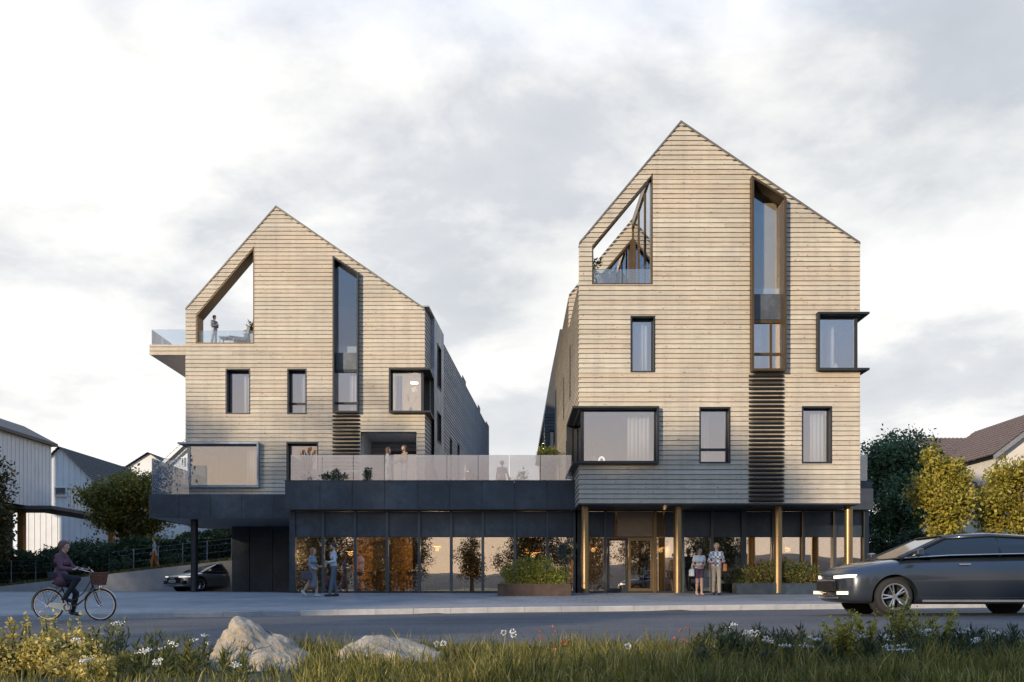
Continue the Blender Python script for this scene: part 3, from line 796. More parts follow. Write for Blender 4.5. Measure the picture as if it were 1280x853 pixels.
window(lb, ML, lw1, depth=0.42); window(lb, ML, lw2, depth=0.42, transom=lz(503)); window(lb, ML, lw3, depth=0.42)
corner_window(lb, YL, yl1, -1, cw2_u, c2v0, c2v1, 1.5, 0.26, label='lit corner window in a dark box frame')
corner_window(lb, YL, yl0, 1, bw_u, bv0, bv1, 3.2, 0.26, fm=ZINC, label='wide glazed corner window with thin projecting plates')
# recessed loggia behind the deck rail
g = MB(); x0, x1, z0, z1 = lu(451), lu(521), lz(618), lz(540)
g.box(x0, x1, YL + 0.34, YL + 2.6, z1, z1 + 0.05); g.box(x0, x0 + 0.05, YL + 0.34, YL + 2.6, z0, z1); g.box(x1 - 0.05, x1, YL + 0.34, YL + 2.6, z0, z1)
g.build('loggia_lining', SOFFIT, lb)
MLo = planeM(YL + 2.6)
m = MB(); dw = pxrect(478, 519, 553, 616, SL); clad(m, MLo, [rect(x0, x1, z0, z1), dw], 0.178, lb0, seed=17); m.build('loggia_cladding', WOODG, lb)
window(lb, MLo, dw, depth=0.2, name='loggia_door')
curtain(ML, lu(300), lu(311), lz(520), lz(464), -0.6, 'white curtain in the window under the left gable terrace')
curtain(ML, lu(371), lu(381), lz(520), lz(464), -0.6, 'white curtain in the slim window with a cross bar beside the tall dark window', seed=2)
curtain(ML, lu(434), lu(446), lz(520), lz(464), -0.5, 'white curtain low in the dark framed tall window', seed=3)
curtain(ML, lu(492), lu(501), lz(520), lz(466), -0.5, 'white curtain in the lit corner window', seed=4)
curtain(ML, lu(305), lu(321), lz(612), lz(558), -0.5, 'white curtain in the wide glazed corner window above the car port', seed=5)
BACKS.build('membrane', MEMB, lb)
# lamp glow inside the lit corner room
warm = bpy.data.lights.new('ceiling_lamp', 'POINT'); warm.energy = 90; warm.color = (1.0, 0.66, 0.30); warm.shadow_soft_size = 0.12
wo_ = bpy.data.objects.new('ceiling_lamp', warm); COL.objects.link(wo_); wo_.location = (lu(510), YL + 2.4, lz(470))
cl = empty('ceiling_lamp', 'lit round ceiling lamp inside the left corner window', 'lamp', (lu(510), YL + 2.4, lz(461)))
s = MB(); s.lathe([(0.02, 0.0), (0.18, 0.01), (0.18, 0.07), (0.03, 0.09)], 20, 0, (lu(510), YL + 2.4, lz(461) - 0.1)); s.build('lamp_shade', emit('lamp_glass', (1, .75, .42), 6), cl, smooth=True)
wo_.parent = cl; wo_.location = (0, 0, -0.35)

# ------------------------------------------------------------------ dark volume deeper in the lane
dv = empty('dark_house', 'dark clad volume at the far end of the lane', 'building', (4, 58, 0))
MD = planeM(58.0); sD = D(1) / 58.0
BACKS = MB()
dx0, dx1, dz1 = X(681, sD), X(740, sD), Z(518, sD)
m = MB(); dwin = pxrect(686, 694, 538, 572, sD); clad(m, MD, [rect(dx0, dx1, 0, dz1), dwin], 0.2, 0, seed=19); m.build('cladding', mk('charcoal_boards', (.05, .055, .062), 0.7, 0, 0.2, 3, island=0.3), dv)
window(dv, MD, dwin, depth=0.2)
m = MB(); MDs = lineM((dx0, 58), (dx0 + 0.4, 82), (-1, 0)); clad(m, MDs, [rect(0, 24, 0, dz1)], 0.2, 0, seed=20); m.build('cladding', WOODG, dv)
m = MB(); m.prism([(dx0, dz1), (dx1, dz1), (dx1, dz1 + 6), (dx0 + 1.1, dz1 + 6.2), (dx0 + 0.5, dz1 + 3.2)], lambda p: (p[0], 60, p[1]), lambda p: (p[0], 82, p[1])); m.build('roof', ROOFD, dv)

BACKS.build('membrane', MEMB, dv)
# wall lamps in the lane, lit
def wall_lamp(loc, n, label):
    L = empty('wall_lamp', label, 'lamp', loc, group=None)
    s = MB(); c = Vector(loc) + Vector(n) * 0.12
    s.lathe([(0.06, -0.16), (0.06, 0.16)], 14, 0, c); s.tube([Vector(loc), c], 0.03); s.build('housing', FRAME, L)
    s = MB(); s.lathe([(0.05, 0.161), (0.05, 0.168)], 14, 0, c); s.lathe([(0.05, -0.168), (0.05, -0.161)], 14, 0, c); s.build('bulb', emit('warm_bulb', (1, .72, .42), 25), L)
    for dz in (0.3, -0.3):
        d = bpy.data.lights.new('bulb_light', 'POINT'); d.energy = 7; d.color = (1, .7, .42); d.shadow_soft_size = 0.04
        q = bpy.data.objects.new('bulb_light', d); COL.objects.link(q); q.parent = L; q.location = Vector(n) * 0.14 + Vector((0, 0, dz))
wall_lamp(ME(14.2, 6.9, 0.04), (1, -.05, 0), 'lit wall lamp between slim windows on the shaded grey lane wall')
wall_lamp((dx0 + 0.02, 58.6, Z(556, sD)), (-1, -.05, 0), 'lit wall lamp on the dark volume at the end of the lane')
# ------------------------------------------------------------------ dark podium with the glazed café
SP = 34.0; YP = D(SP); MP = planeM(YP); MG = planeM(DG); SG = 33.5
pu = lambda v: X(v, SP)
gu = lambda v: X(v, SG)
gz = lambda v: Z(v, SG)
pd = empty('podium_building', 'low dark metal ground floor building with café glazing and a roof deck', 'building', (gu(540), DG, 0))
ptop, pbot = Z(600.5, SP), Z(636, SP)
DECK = ptop - 0.05
b = MB()
xs = [356, 400, 440.5, 481, 521.5, 562, 602.5, 643, 683.5, 724]
for a, c in zip(xs, xs[1:]):
    b.box(pu(a) + 0.008, pu(c) - 0.008, YP, YP + 0.03, pbot, ptop - 0.03)
for a, c in ((YP + 0.05, YP + 2.0), (YP + 2.02, YP + 4.0)): b.box(pu(356), pu(356) + 0.03, a, c, pbot, ptop - 0.03)
xs2 = [1040, 1094]
b.build('parapet', PANEL, pd); b = MB()
b.box(pu(1040), pu(1094), YP + 0.3, YP + 0.33, Z(634.5, SP), Z(600, SP) - 0.03); b.box(pu(1094) - 0.03, pu(1094), YP + 0.35, YP + 8, Z(634.5, SP), Z(600, SP) - 0.03)
b.build('parapet', PANEL, pd)
b = MB(); b.box(pu(356) - 0.02, pu(724), YP - 0.02, YP + 0.3, ptop - 0.028, ptop); b.box(pu(1040), pu(1094) + 0.02, YP + 0.28, YP + 0.6, Z(600, SP) - 0.028, Z(600, SP)); b.box(pu(354), pu(724), YP - 0.03, YP + 0.02, pbot - 0.03, pbot - 0.003); b.build('coping', PANEL2, pd)
b = MB(); b.box(pu(356) + 0.05, pu(1094) - 0.05, YP + 0.05, DG + 13, pbot - 0.02, DECK - 0.25); b.box(pu(356) + 0.06, pu(724), YP + 0.32, YL - 0.02, DECK - 0.24, DECK); b.box(pu(356) + 2.2, pu(724), YL + 0.02, YL + 26, DECK - 0.24, DECK)
b.build('roof_deck', MATS['deck_boards'], pd)
MULF = mk('blue_grey_frame', (.062, .078, .092), .45, .3, .08, 3)
# metal panels above the glass, mullions, panes: one bay after the other
gtop, gmid, gbot = Z(640, SG), Z(671, SG), 0.06
mull = [367, 404, 444, 484, 524, 564, 603.5, 643.5, 684, 719]
for i, (a, c) in enumerate(zip(mull, mull[1:])):
    q = MB(); q.box(gu(a) + 0.05, gu(c) - 0.05, DG + 0.02, DG + 0.06, gmid + 0.004, gtop); q.build('spandrel_panel', PANEL, pd)
    q = MB(); q.box(gu(a) + 0.05, gu(c) - 0.05, DG + 0.05, DG + 0.07, gbot, gmid - 0.02); q.build('glass_pane', G_CAFE, pd)
for a in mull:
    q = MB(); w = 0.05 if a not in (367, 719) else 0.075; q.box(gu(a) - w, gu(a) + w, DG - 0.06, DG + 0.08, 0.0, gtop + 0.02); q.build('mullion', MULF if a != 367 else PANEL2, pd)
q = MB(); q.box(gu(367) + 0.08, gu(1084), DG - 0.02, DG + 0.09, 0.0, gbot - 0.002); q.box(gu(367) + 0.08, gu(719) - 0.08, DG - 0.01, DG + 0.09, gmid - 0.02, gmid + 0.002); q.box(gu(363), gu(1086), DG - 0.03, DG + 0.1, gtop + 0.022, pbot - 0.03); q.build('frame_rail', FRAME, pd)
q = MB(); q.box(gu(362), gu(362) + 0.12, DG - 0.04, DG + 10, 0.0, gtop + 0.02); q.build('end_wall', PANEL2, pd)
# right hand part behind the round columns
mr = [719, 727, 756.3, 777, 820, 853.5, 890, 927, 966, 1004, 1043, 1080]
def rpan(a, c, m, z0=gmid + 0.004, z1=gtop, nm='spandrel_panel', dy=0.0):
    q = MB(); q.box(gu(a) + 0.03, gu(c) - 0.03, DG + 0.02 + dy, DG + 0.06 + dy, z0, z1); return q.build(nm, m, pd)
def rgl(a, c, z0=gbot, z1=gmid - 0.02):
    q = MB(); q.box(gu(a) + 0.03, gu(c) - 0.03, DG + 0.05, DG + 0.07, z0, z1); return q.build('glass_pane', G_CAFE, pd)
for a, c in ((727, 756.3), (853.5, 890), (890, 927), (932, 966), (966, 1004), (1004, 1043), (1043, 1080)):
    rpan(a, c, PANEL); rgl(a, c)
rpan(756.3, 770, PANEL); rpan(771, 817, mk('bronze_panel', (.22, .17, .12), 0.4, 0.5, 0.12, 2)); rpan(820, 830, BRONZED); rpan(830, 843, PANEL)
rgl(819, 843)
for a, w, mm in ((723, .11, FRAME), (756.3, .05, MULF), (818.5, .06, BRONZE), (845, .05, MULF), (853.5, .05, MULF), (890, .05, MULF), (929.5, .09, MULF), (966, .05, MULF), (1004, .06, MULF), (1043, .06, MULF), (1082, .10, MULF)):
    q = MB(); q.box(gu(a) - w, gu(a) + w, DG - 0.06, DG + 0.08, 0.0, gtop + 0.02); q.build('mullion', mm, pd)
for a in (1002.2, 1041.2, 1079):
    q = MB(); q.box(gu(a) - 0.02, gu(a) + 0.02, DG - 0.10, DG - 0.062, 0.0, gtop + 0.01); q.build('bronze_trim', BRONZE, pd)
q = MB(); q.box(gu(727), gu(1084), DG - 0.01, DG + 0.09, gmid - 0.02, gmid + 0.002); q.build('frame_rail', FRAME, pd)
# entrance: a dark leaf and a pair of bronze leaves
def door_leaf(a, c, m, hand):
    x0, x1 = gu(a), gu(c); z1 = gmid - 0.06
    q = MB(); fw = 0.09
    q.box(x0, x0 + fw, DG, DG + 0.06, 0.02, z1); q.box(x1 - fw, x1, DG, DG + 0.06, 0.02, z1); q.box(x0 + fw, x1 - fw, DG, DG + 0.06, z1 - fw, z1); q.box(x0 + fw, x1 - fw, DG, DG + 0.06, 0.02, 0.16)
    o = q.build('door', m, pd)
    q = MB(); q.box(x0 + fw, x1 - fw, DG + 0.025, DG + 0.035, 0.16, z1 - fw); q.build('pane', G_CAFE, o)
    hx = x1 - 0.045 if hand > 0 else x0 + 0.045
    q = MB(); q.tube([(hx, DG - 0.002, 0.85), (hx, DG - 0.07, 0.87), (hx, DG - 0.07, 1.33), (hx, DG - 0.002, 1.35)], 0.014, 8); q.build('handle', BRONZE, o)
door_leaf(759, 784.6, FRAME, 1); door_leaf(785.4, 816.5, BRONZE, -1)
# the room behind
q = MB(); ya, yb = DG + 0.1, DG + 8.0
q.box(gu(362) + 0.13, gu(1084), DG + 0.1, yb, -0.03, 0.012, 0)
q.box(gu(362) + 0.13, gu(727), yb, yb + 0.1, 0.0, gtop, 3); q.box((441 - 640) * (yb - 2.2) / F, (516 - 640) * (yb - 2.2) / F, yb - 2.3, yb - 2.2, 0.012, gtop, 1); q.box(gu(727), gu(1084), yb - 2.5, yb - 2.4, 0.0, gtop, 2)
q.box(gu(362) + 0.13, gu(1084), DG + 0.1, yb, gtop + 0.03, gtop + 0.05, 2)
q.box(gu(725), gu(727), ya + 0.02, yb, 0.012, gtop, 1); q.box(gu(852), gu(853.5), ya + 0.05, yb - 2.6, 0.012, gtop, 2); q.box(gu(928), gu(930), ya + 0.05, yb - 2.6, 0.012, gtop, 2)
q.box(gu(1083), gu(1085), ya, yb, 0.012, gtop, 2)
q.build('interior_wall', [mk('cafe_floor', (.06, .042, .028), 0.5, 0, 0.2, 3), mk('lamplit_amber_wall', (.46, .29, .13), 0.75, 0, 0.12, 2), mk('taupe_wall', (.13, .11, .095), 0.8, 0, 0.06, 2), mk('unlit_brown_wall', (.05, .036, .027), 0.8, 0, 0.2, 2)], pd)  # amber lamplight and the dark around it are put into the wall colours
q = MB(); x0 = (466 - 640) * (yb - 2.9) / F
q.box(x0, x0 + .75, yb - 2.9, yb - 2.32, 0.02, 2.15, 0); q.box(x0 + 0.05, x0 + .7, yb - 2.92, yb - 2.9, 0.05, 2.05, 0); q.build('interior_cupboard', mk('espresso_wood', (.05, .032, .02), 0.6, 0, 0.2, 4), pd)
# carport at the left: slab, post, garage wall and door
SC_ = 29.9; YC = D(SC_)
cu = lambda v: X(v, SC_)
ctop, cbot = Z(618, SC_), Z(648, SC_)
cb = MB()
xs = [186, 224, 263, 302, 341, 362]
for a, c in zip(xs, xs[1:]): cb.box(cu(a) + 0.007, cu(c) - 0.007, YC, YC + 0.03, cbot, ctop)
for q in range(4): cb.box(cu(186), cu(186) + 0.03, YC + 0.05 + q * 1.6, YC + 1.63 + q * 1.6, cbot, ctop)
cbo = cb.build('carport_fascia', PANEL, pd)
q = MB(); q.box(cu(186) + 0.04, cu(362) + 0.9, YC + 0.04, YC + 6.9, cbot + 0.02, ctop - 0.06); q.box(cu(354), cu(362) + .9, YC + 6.9, YC + 12, cbot + 0.02, ctop - 0.06); q.build('carport_roof', SOFFIT, pd)
q = MB(); q.lathe([(0.16, 0.0), (0.16, 0.02), (0.15, 0.022), (0.15, cbot + 0.03)], 24, 0, (X(243, 29.2), D(29.2), 0)); q.build('column', FRAME, pd)
SGW = 26.2; YG = D(SGW)
q = MB()
for a, c in ((290, 311.6), (312.6, 340.6)): q.box(X(a, SGW), X(c, SGW), YG, YG + 0.05, 0.0, cbot + 0.02)
q.box(X(341.4, SGW), X(372, SGW), YG, YG + 0.05, Z(687.4, SGW), cbot + 0.02)
q.box(X(290, SGW), X(290, SGW) + 0.05, YG + 0.06, YG + 9, 0.0, cbot + 0.02)
q.box(X(290, SGW) + .06, X(372, SGW), YG + 0.06, YG + 0.2, 0.0, cbot + 0.02)
q.build('garage_wall', PANEL2, pd)
q = MB(); q.box(X(341.5, SGW), X(372, SGW), YG - 0.02, YG + 0.03, 0.01, Z(688.5, SGW)); dr = q.build('garage_door', PANEL2, pd)
q = MB(); q.tube([(X(344.5, SGW), YG - 0.022, 0.95), (X(344.5, SGW), YG - 0.07, 0.95), (X(346.5, SGW), YG - 0.07, 0.95)], 0.012); q.build('handle', ZINC, dr)

# ------------------------------------------------------------------ glass balustrades
def balustrade(label, pts, z0, z1, m=None, name='glass_balustrade', step=1.22, gap=0.012):
    o = empty(name, label, 'balustrade', (*pts[0], z0))
    for (p, q) in zip(pts, pts[1:]):
        p, q = Vector(p), Vector(q); L = (q - p).length; n = max(1, round(L / step)); d = (q - p) / L
        M = lineM(p, q, (d.y, -d.x))
        for i in range(n):
            g = MB(); g.bxM(M, i * L / n + gap, (i + 1) * L / n - gap, z0 - 0.02, z1, -0.009, 0.009); g.build('glass_panel', m or G_RAIL, o)
    return o
YB2 = YP + 0.20
balustrade('long frosted glass balustrade on the podium parapet between the two gabled houses', [(pu(362), YP + 6.0), (pu(362), YB2), (pu(715), YB2)], ptop + 0.002, Z(569, D(1) / YB2))
balustrade('short clear glass balustrade right of the tall gabled house', [(pu(1075), YP + 0.5), (pu(1091), YP + 0.5), (pu(1091), YP + 6)], Z(600, SP) + 0.002, Z(567, 33.6), G_RAILC)
balustrade('glass balustrade at the left end of the car port roof', [(cu(235), YC + 0.15), (cu(188), YC + 0.15), (cu(188), YC + 6.4)], ctop - 0.06, Z(573, 29.8), G_RAILC)
balustrade('clear glass balustrade in the slanted opening of the lower gable', [(lu(246) + 0.05, YL + 0.2), (lu(317), YL + 0.2)], lz(430) + 0.06, lz(412), G_RAILC)
balustrade('glass balustrade along the end of the balcony slab left of the lower gable', [(lu(232), YL + 0.15), (lu(188), YL + 0.15), (lu(188), YL + 9)], lz(431) + 0.01, lz(411), G_RAILC)
balustrade('clear glass balustrade in the slanted opening of the taller gable', [(ux(741) + 0.04, YR + 0.2), (ux(815), YR + 0.2)], tz + 0.055, zs(334), G_RAILC)
balustrade('glass balustrade on the lane edge of the taller gable terrace', [(xl + 0.12, YR + 0.42), (xl + 0.12, YB - 0.1)], tz + 0.012, tz + 0.55, G_RAILC)

# ------------------------------------------------------------------ planters and plants
def leaves(P, size, aspect=2.2, up=0.2, rng=NR, jitter=0.35, dirs=None):
    """diamond shaped leaves at points P"""
    n = len(P); P = np.asarray(P, float)
    d = rng.normal(size=(n, 3)); d[:, 2] += up
    if dirs is not None: d = d * 0.5 + dirs
    d /= np.linalg.norm(d, axis=1)[:, None]
    r = rng.normal(size=(n, 3)); s = np.cross(d, r); s /= np.linalg.norm(s, axis=1)[:, None]
    nn = np.cross(d, s)
    L = size * (1 + jitter * rng.normal(size=(n, 1)).clip(-1.8, 2)); W = L / aspect
    V = np.stack([P, P + d * L * 0.5 + s * W * 0.5 - nn * W * 0.12, P + d * L - nn * L * 0.1, P + d * L * 0.5 - s * W * 0.5 - nn * W * 0.12], 1).reshape(-1, 3)
    Fc = np.arange(n * 4).reshape(n, 4)
    return V, Fc
def clump_points(cs, n, rng=NR, shell=0.55):
    """points in a list of ellipsoid clumps (center, radii)"""
    vol = np.array([c[1][0] * c[1][1] * c[1][2] for c in cs]) ** 0.75; vol /= vol.sum()
    out = []
    for (c, r), k in zip(cs, rng.multinomial(n, vol)):
        d = rng.normal(size=(k, 3)); d /= np.linalg.norm(d, axis=1)[:, None]
        rad = shell + (1 - shell) * rng.random((k, 1)) ** 0.7
        rad *= 1 + 0.16 * np.sin(d[:, :1] * 7 + d[:, 2:3] * 9 + c[0] * 5)
        out.append(np.array(c) + d * rad * np.array(r))
    return np.concatenate(out)
def shrub(name, label, cat, loc, cs, n, size, m, stem_m=None, group=None, stems=6, aspect=2.0, rng=NR, part='leaves'):
    o = empty(name, label, cat, loc, group=group, world_coords=False)
    V, Fc = leaves(clump_points(cs, n, rng), size, aspect, rng=rng)
    mesh_obj(part, V, Fc, [m], parent=o)
    s = MB()
    for i in range(stems):
        c, r = cs[i % len(cs)]
        e = Vector(c) + Vector((R.uniform(-.5, .5) * r[0], R.uniform(-.5, .5) * r[1], R.uniform(-.2, .6) * r[2]))
        b0 = Vector((c[0] * 0.45 + R.uniform(-.04, .04), c[1] * 0.45 + R.uniform(-.04, .04), 0.0))
        mid = b0.lerp(e, 0.5) + Vector((R.uniform(-.05, .05), R.uniform(-.05, .05), 0.04))
        s.tube([b0, mid, e], [0.014, 0.010, 0.005], 5)
    s.build('stem', stem_m or BARK, o)
    return o
LF_YG = leaf('leaf_yellow_green', (.13, .16, .022), (.32, .32, .05), 0.4, (.42, .36, .08))
LF_MID = leaf('leaf_mid_green', (.030, .058, .020), (.075, .11, .035), 0.3)
LF_DK = leaf('leaf_dark_green', (.030, .058, .030), (.075, .115, .055), 0.3)
LF_OL = leaf('leaf_olive_green', (.05, .065, .02), (.13, .13, .035), 0.35, (.20, .15, .05))
LF_BL = leaf('leaf_blue_green', (.03, .055, .05), (.06, .09, .075), 0.25)
def planter(label, x0, x1, y0, y1, z0, z1, m, t=0.03):
    o = empty('planter', label, 'planter', ((x0 + x1) / 2, (y0 + y1) / 2, z0))
    q = MB(); q.box(x0, x1, y0, y0 + t, z0, z1); q.box(x0, x1, y1 - t, y1, z0, z1); q.box(x0, x0 + t, y0 + t, y1 - t, z0, z1); q.box(x1 - t, x1, y0 + t, y1 - t, z0, z1); q.build('box', m, o)
    q = MB(); q.box(x0 + t, x1 - t, y0 + t, y1 - t, z0 + 0.02, z1 - 0.05); q.build('soil', mk('potting_soil', (.03, .022, .015), 0.95, 0, 0.3, 12, 0.4, 40), o)
    return o
CORTEN = mk('corten_steel', (.065, .04, .028), 0.75, 0.1, 0.35, 3.5, 0.1, 30)
s1 = 36.5; yb1 = D(s1)
zp_ = lambda x, y: zpave(x, y)
px0, px1 = X(622, s1), X(714, s1); pz0 = zpave((px0 + px1) / 2, yb1); pz1 = Z(730, s1)
planter('rusty brown steel planter box with a yellow green shrub in front of the café glass', px0, px1, yb1, yb1 + 0.75, pz0, pz1, CORTEN)
cs = [((-.78, 0, .46), (.42, .30, .38)), ((-.25, 0, .58), (.46, .32, .46)), ((.35, 0, .60), (.46, .32, .46)), ((.85, 0, .36), (.38, .28, .34)), ((0, -.1, .3), (1.1, .3, .26))]
shrub('shrub', 'bright yellow green shrub growing in the rusty brown planter box', 'shrub', ((px0 + px1) / 2, yb1 + 0.37, pz1 - 0.06), cs, 5200, 0.062, LF_YG, stems=12)
gb = []
for i in range(420):
    x, y = R.uniform(px0 + .05, px1 - .05), R.uniform(yb1 + .05, yb1 + .7); gb.append((x, y))
def blades(pts, h0, h1, w, zf, rng=R, lean=0.5):
    V = []; Fc = []
    for (x, y) in pts:
        a = rng.uniform(0, 6.283); h = rng.uniform(h0, h1); l = rng.uniform(0.05, lean) * h; z = zf(x, y); b = rng.uniform(0, 6.283)
        dx, dy = math.cos(a) * w / 2, math.sin(a) * w / 2; lx, ly = math.cos(b) * l, math.sin(b) * l
        k = len(V)
        V += [(x - dx, y - dy, z), (x + dx, y + dy, z), (x + dx * .8 + lx * .4, y + dy * .8 + ly * .4, z + h * .6), (x - dx * .8 + lx * .4, y - dy * .8 + ly * .4, z + h * .6), (x + lx, y + ly, z + h), (x + lx, y + ly, z + h * 0.995)]
        Fc += [(k, k + 1, k + 2, k + 3), (k + 3, k + 2, k + 4, k + 5)]
    return V, Fc
V, Fc = blades(gb, 0.08, 0.2, 0.014, lambda x, y: pz1 - 0.055)
mesh_obj('planter_grass', V, Fc, [LF_YG], kind='stuff')
s2 = 34.6; yb2 = D(s2); qx0, qx1 = X(915, s2), X(1036, s2); qz0 = zpave((qx0 + qx1) / 2, yb2) ; qz1 = Z(729.5, s2)
planter('long low dark planter box between the bronze columns', qx0, qx1, yb2 - 0.75, yb2, qz0 - 0.05, qz1, PANEL2)
cs = [((-1.1, 0, .32), (.55, .30, .34)), ((-.45, 0, .46), (.55, .3, .42)), ((.25, 0, .52), (.55, .3, .44)), ((.85, 0, .42), (.5, .3, .38)), ((1.3, 0, .26), (.35, .25, .25))]
shrub('shrub', 'dark green shrub with reddish tips in the long low planter by the bronze columns', 'shrub', ((qx0 + qx1) / 2 - 0.1, yb2 - 0.36, qz1 - 0.06), cs, 7500, 0.066, leaf('leaf_reddish', (.05, .085, .025), (.17, .18, .04), 0.35, (.34, .14, .06)), stems=12)
cs = [((0, 0, .22), (.3, .2, .22)), ((.25, 0, .3), (.2, .2, .2))]
shrub('flowering_shrub', 'small pink flowering shrub at the right end of the long low planter', 'shrub', (qx1 - 0.25, yb2 - 0.4, qz1 - 0.06), cs, 500, 0.05, leaf('leaf_pink', (.20, .15, .05), (.48, .27, .20), 0.4), stems=6)

# ------------------------------------------------------------------ café furniture behind the glass
OAK = mk('oak', (.40, .24, .10), 0.5, 0, 0.15, 6)
BLK = mk('black_metal', (.02, .02, .022), 0.4, 0.5, 0.1, 3)
WHT = mk('white_lacquer', (.72, .72, .70), 0.4, 0, 0.04, 3)
CUSH = mk('grey_cushion', (.28, .28, .29), 0.9, 0, 0.1, 8)
def chair(label, x, y, rot, m, z=0.014):
    o = empty('chair', label, 'chair', (x, y, z), rot, 'chairs at the café tables', world_coords=False)
    q = MB(); q.lathe([(0.19, 0.44), (0.215, 0.45), (0.215, 0.475), (0.19, 0.485)], 20); q.build('seat', m, o)
    q = MB(); pts = []
    for i in range(9):
        a = math.radians(-75 + i * 150 / 8); pts.append((-.21 * math.cos(a), .23 * math.sin(a)))
    for z0 in (0.66,):
        n = len(pts)
        vs = [(p[0] * k, p[1] * k, z0 + dz - 0.03 * abs(p[1])) for dz in (0, .17) for k in (0.96, 1.04) for p in pts]
        fs = []
        for i in range(n - 1):
            fs += [(i, i + 1, 2 * n + i + 1, 2 * n + i), (n + i, 3 * n + i, 3 * n + i + 1, n + i + 1), (2 * n + i, 2 * n + i + 1, 3 * n + i + 1, 3 * n + i), (i, n + i, n + i + 1, i + 1)]
        fs += [(0, 2 * n, 3 * n, n), (n - 1, 2 * n - 1, 4 * n - 1, 3 * n - 1)]
        q.add(vs, fs)
    q.build('backrest', m, o, smooth=False)
    for sx, sy in ((1, 1), (1, -1), (-1, 1), (-1, -1)):
        q = MB(); top = 0.45 if sx > 0 else 0.70
        q.tube([(sx * .20, sy * .20, 0), (sx * .165, sy * .165, 0.45)] + ([(-.20, sy * .16, 0.70)] if sx < 0 else []), 0.015, 6); q.build('leg', BLK if m is WHT else OAK, o)
    return o
def table(label, x, y, w, z=0.014, h=0.75):
    o = empty('table', label, 'table', (x, y, z), 0, 'tables in the café', world_coords=False)
    q = MB(); q.box(-w / 2, w / 2, -.35, .35, h - 0.03, h); q.build('tabletop', OAK, o, bevel=0.006)
    q = MB(); q.lathe([(.22, 0), (.22, .02), (.045, .03), (.045, h - .031)], 16); q.build('pedestal', BLK, o)
cf = [(432, 35.0, -0.5, WHT, 'white seated café chair nearest the standing couple, seen past the man'), (452, 35.6, .3, OAK, 'oak café chair left of the amber wall bay'), (463, 35.0, 2.9, WHT, 'pale shell café chair with four legs under the amber wall'), (474, 35.9, 1.0, OAK, 'oak café chair turned to its table under the amber wall'),
      (503, 35.0, .2, OAK, 'front oak café chair left of the third glass mullion from the door end'), (513, 35.7, .8, OAK, 'oak café chair tucked beside the tall dark cupboard'), (520, 35.2, 3.0, WHT, 'pale shell café chair at the mullion beside the sky reflection'),
      (536, 35.6, .1, OAK, 'oak café chair at the long table below the sky reflection'), (553, 35.1, 2.8, WHT, 'pale shell café chair right of the black table pedestal'), (585, 36.2, 1.6, OAK, 'oak café chair beside the indoor tree'), (618, 35.2, 2.9, WHT, 'pale shell café chair just left of the rusty planter')]
for px, y, a, mm, lab in cf: chair(lab, (px - 640) * y / F, y, a, mm)
for px, y, w, lab in ((443, 35.5, .9, 'small oak café table behind the standing couple'), (545, 35.4, 1.5, 'long oak café table on a black pedestal in the middle of the café'), (603, 35.5, .9, 'small oak café table left of the rusty planter'), (484, 36.6, .8, 'oak café table in front of the tall dark cupboard')):
    table(lab, (px - 640) * y / F, y, w)
def pendant(label, px, py, y, r, power, m):
    x = (px - 640) * y / F; z = CZ + (HY - py) * y / F
    o = empty('pendant_lamp', label, 'lamp', (x, y, z), group=None, world_coords=False)
    q = MB(); q.lathe([(0.03, r * .9), (r * .55, r * .72), (r * .9, r * .25), (r, -.25 * r), (r * .97, -.26 * r), (r * .85, .2 * r), (r * .5, .66 * r), (.03, .8 * r)], 24); q.build('lamp_shade', m, o, smooth=True)
    q = MB(); q.lathe([(.005, -.12 * r), (.28 * r, -.1 * r), (.3 * r, .12 * r), (.01, .3 * r)], 16); q.build('bulb', emit('pendant_bulb', (1, .72, .40), 18), o, smooth=True)
    q = MB(); q.tube([(0, 0, r * .9), (0, 0, gtop + 0.03 - z)], 0.008, 6); q.build('cord', BLK, o)
    d = bpy.data.lights.new('pendant_light', 'POINT'); d.energy = power * 1.5; d.color = (1, .62, .28); d.shadow_soft_size = 0.1
    l = bpy.data.objects.new('pendant_light', d); COL.objects.link(l); l.parent = o; l.location = (0, 0, -.42 * r - .05)
BRASS = mk('brass', (.55, .36, .14), 0.35, 0.7, 0.08, 4)
pendant('lit brass pendant lamp hanging in the second café bay', 438, 688, 36.4, .22, 75, BRASS)
pendant('lit brass pendant lamp hanging before the amber café wall', 466, 684, 38.6, .2, 95, BRASS)
pendant('big amber dome pendant lamp hanging above the rusty planter', 666, 688, 36.6, .38, 80, BRASS)
pendant('lit pendant lamp above the long café table', 546, 682, 36.4, .2, 90, BRASS)
pendant('lit pendant lamp inside the entrance hall left of the bronze doors', 742, 684, 36.5, .18, 45, BRASS)
pendant('pendant lamp added to light the cream block behind the strolling pair', 908, 684, 36.2, .2, 95, BRASS)  # lamp added to brighten the cream block
pendant('lit pendant lamp in the room behind the long low planter', 985, 684, 37.0, .18, 25, BRASS)
pendant('lit pendant lamp just inside the bronze doors', 826, 684, 36.0, .18, 45, BRASS)
# cream block added behind the glass to give a bright patch there
q = empty('counter', 'cream block with a dark rail, added for a bright patch in the glass', 'counter', (gu(908), DG + 2.0, 0.014))
s = MB(); s.box(gu(893), gu(927), DG + 1.5, DG + 2.2, 0.05, 1.15); s.build('bright_block', mk('cream_block', (.72, .62, .42), 0.6, 0, 0.05, 2), q)
s = MB(); s.box(gu(892.5), gu(927.5), DG + 1.40, DG + 1.44, 0.56, 0.60)
for a in (895, 904, 915, 926): s.box(gu(a), gu(a) + 0.03, DG + 1.40, DG + 1.44, 0.014, 0.56)
s.build('foot_rail', BLK, q)
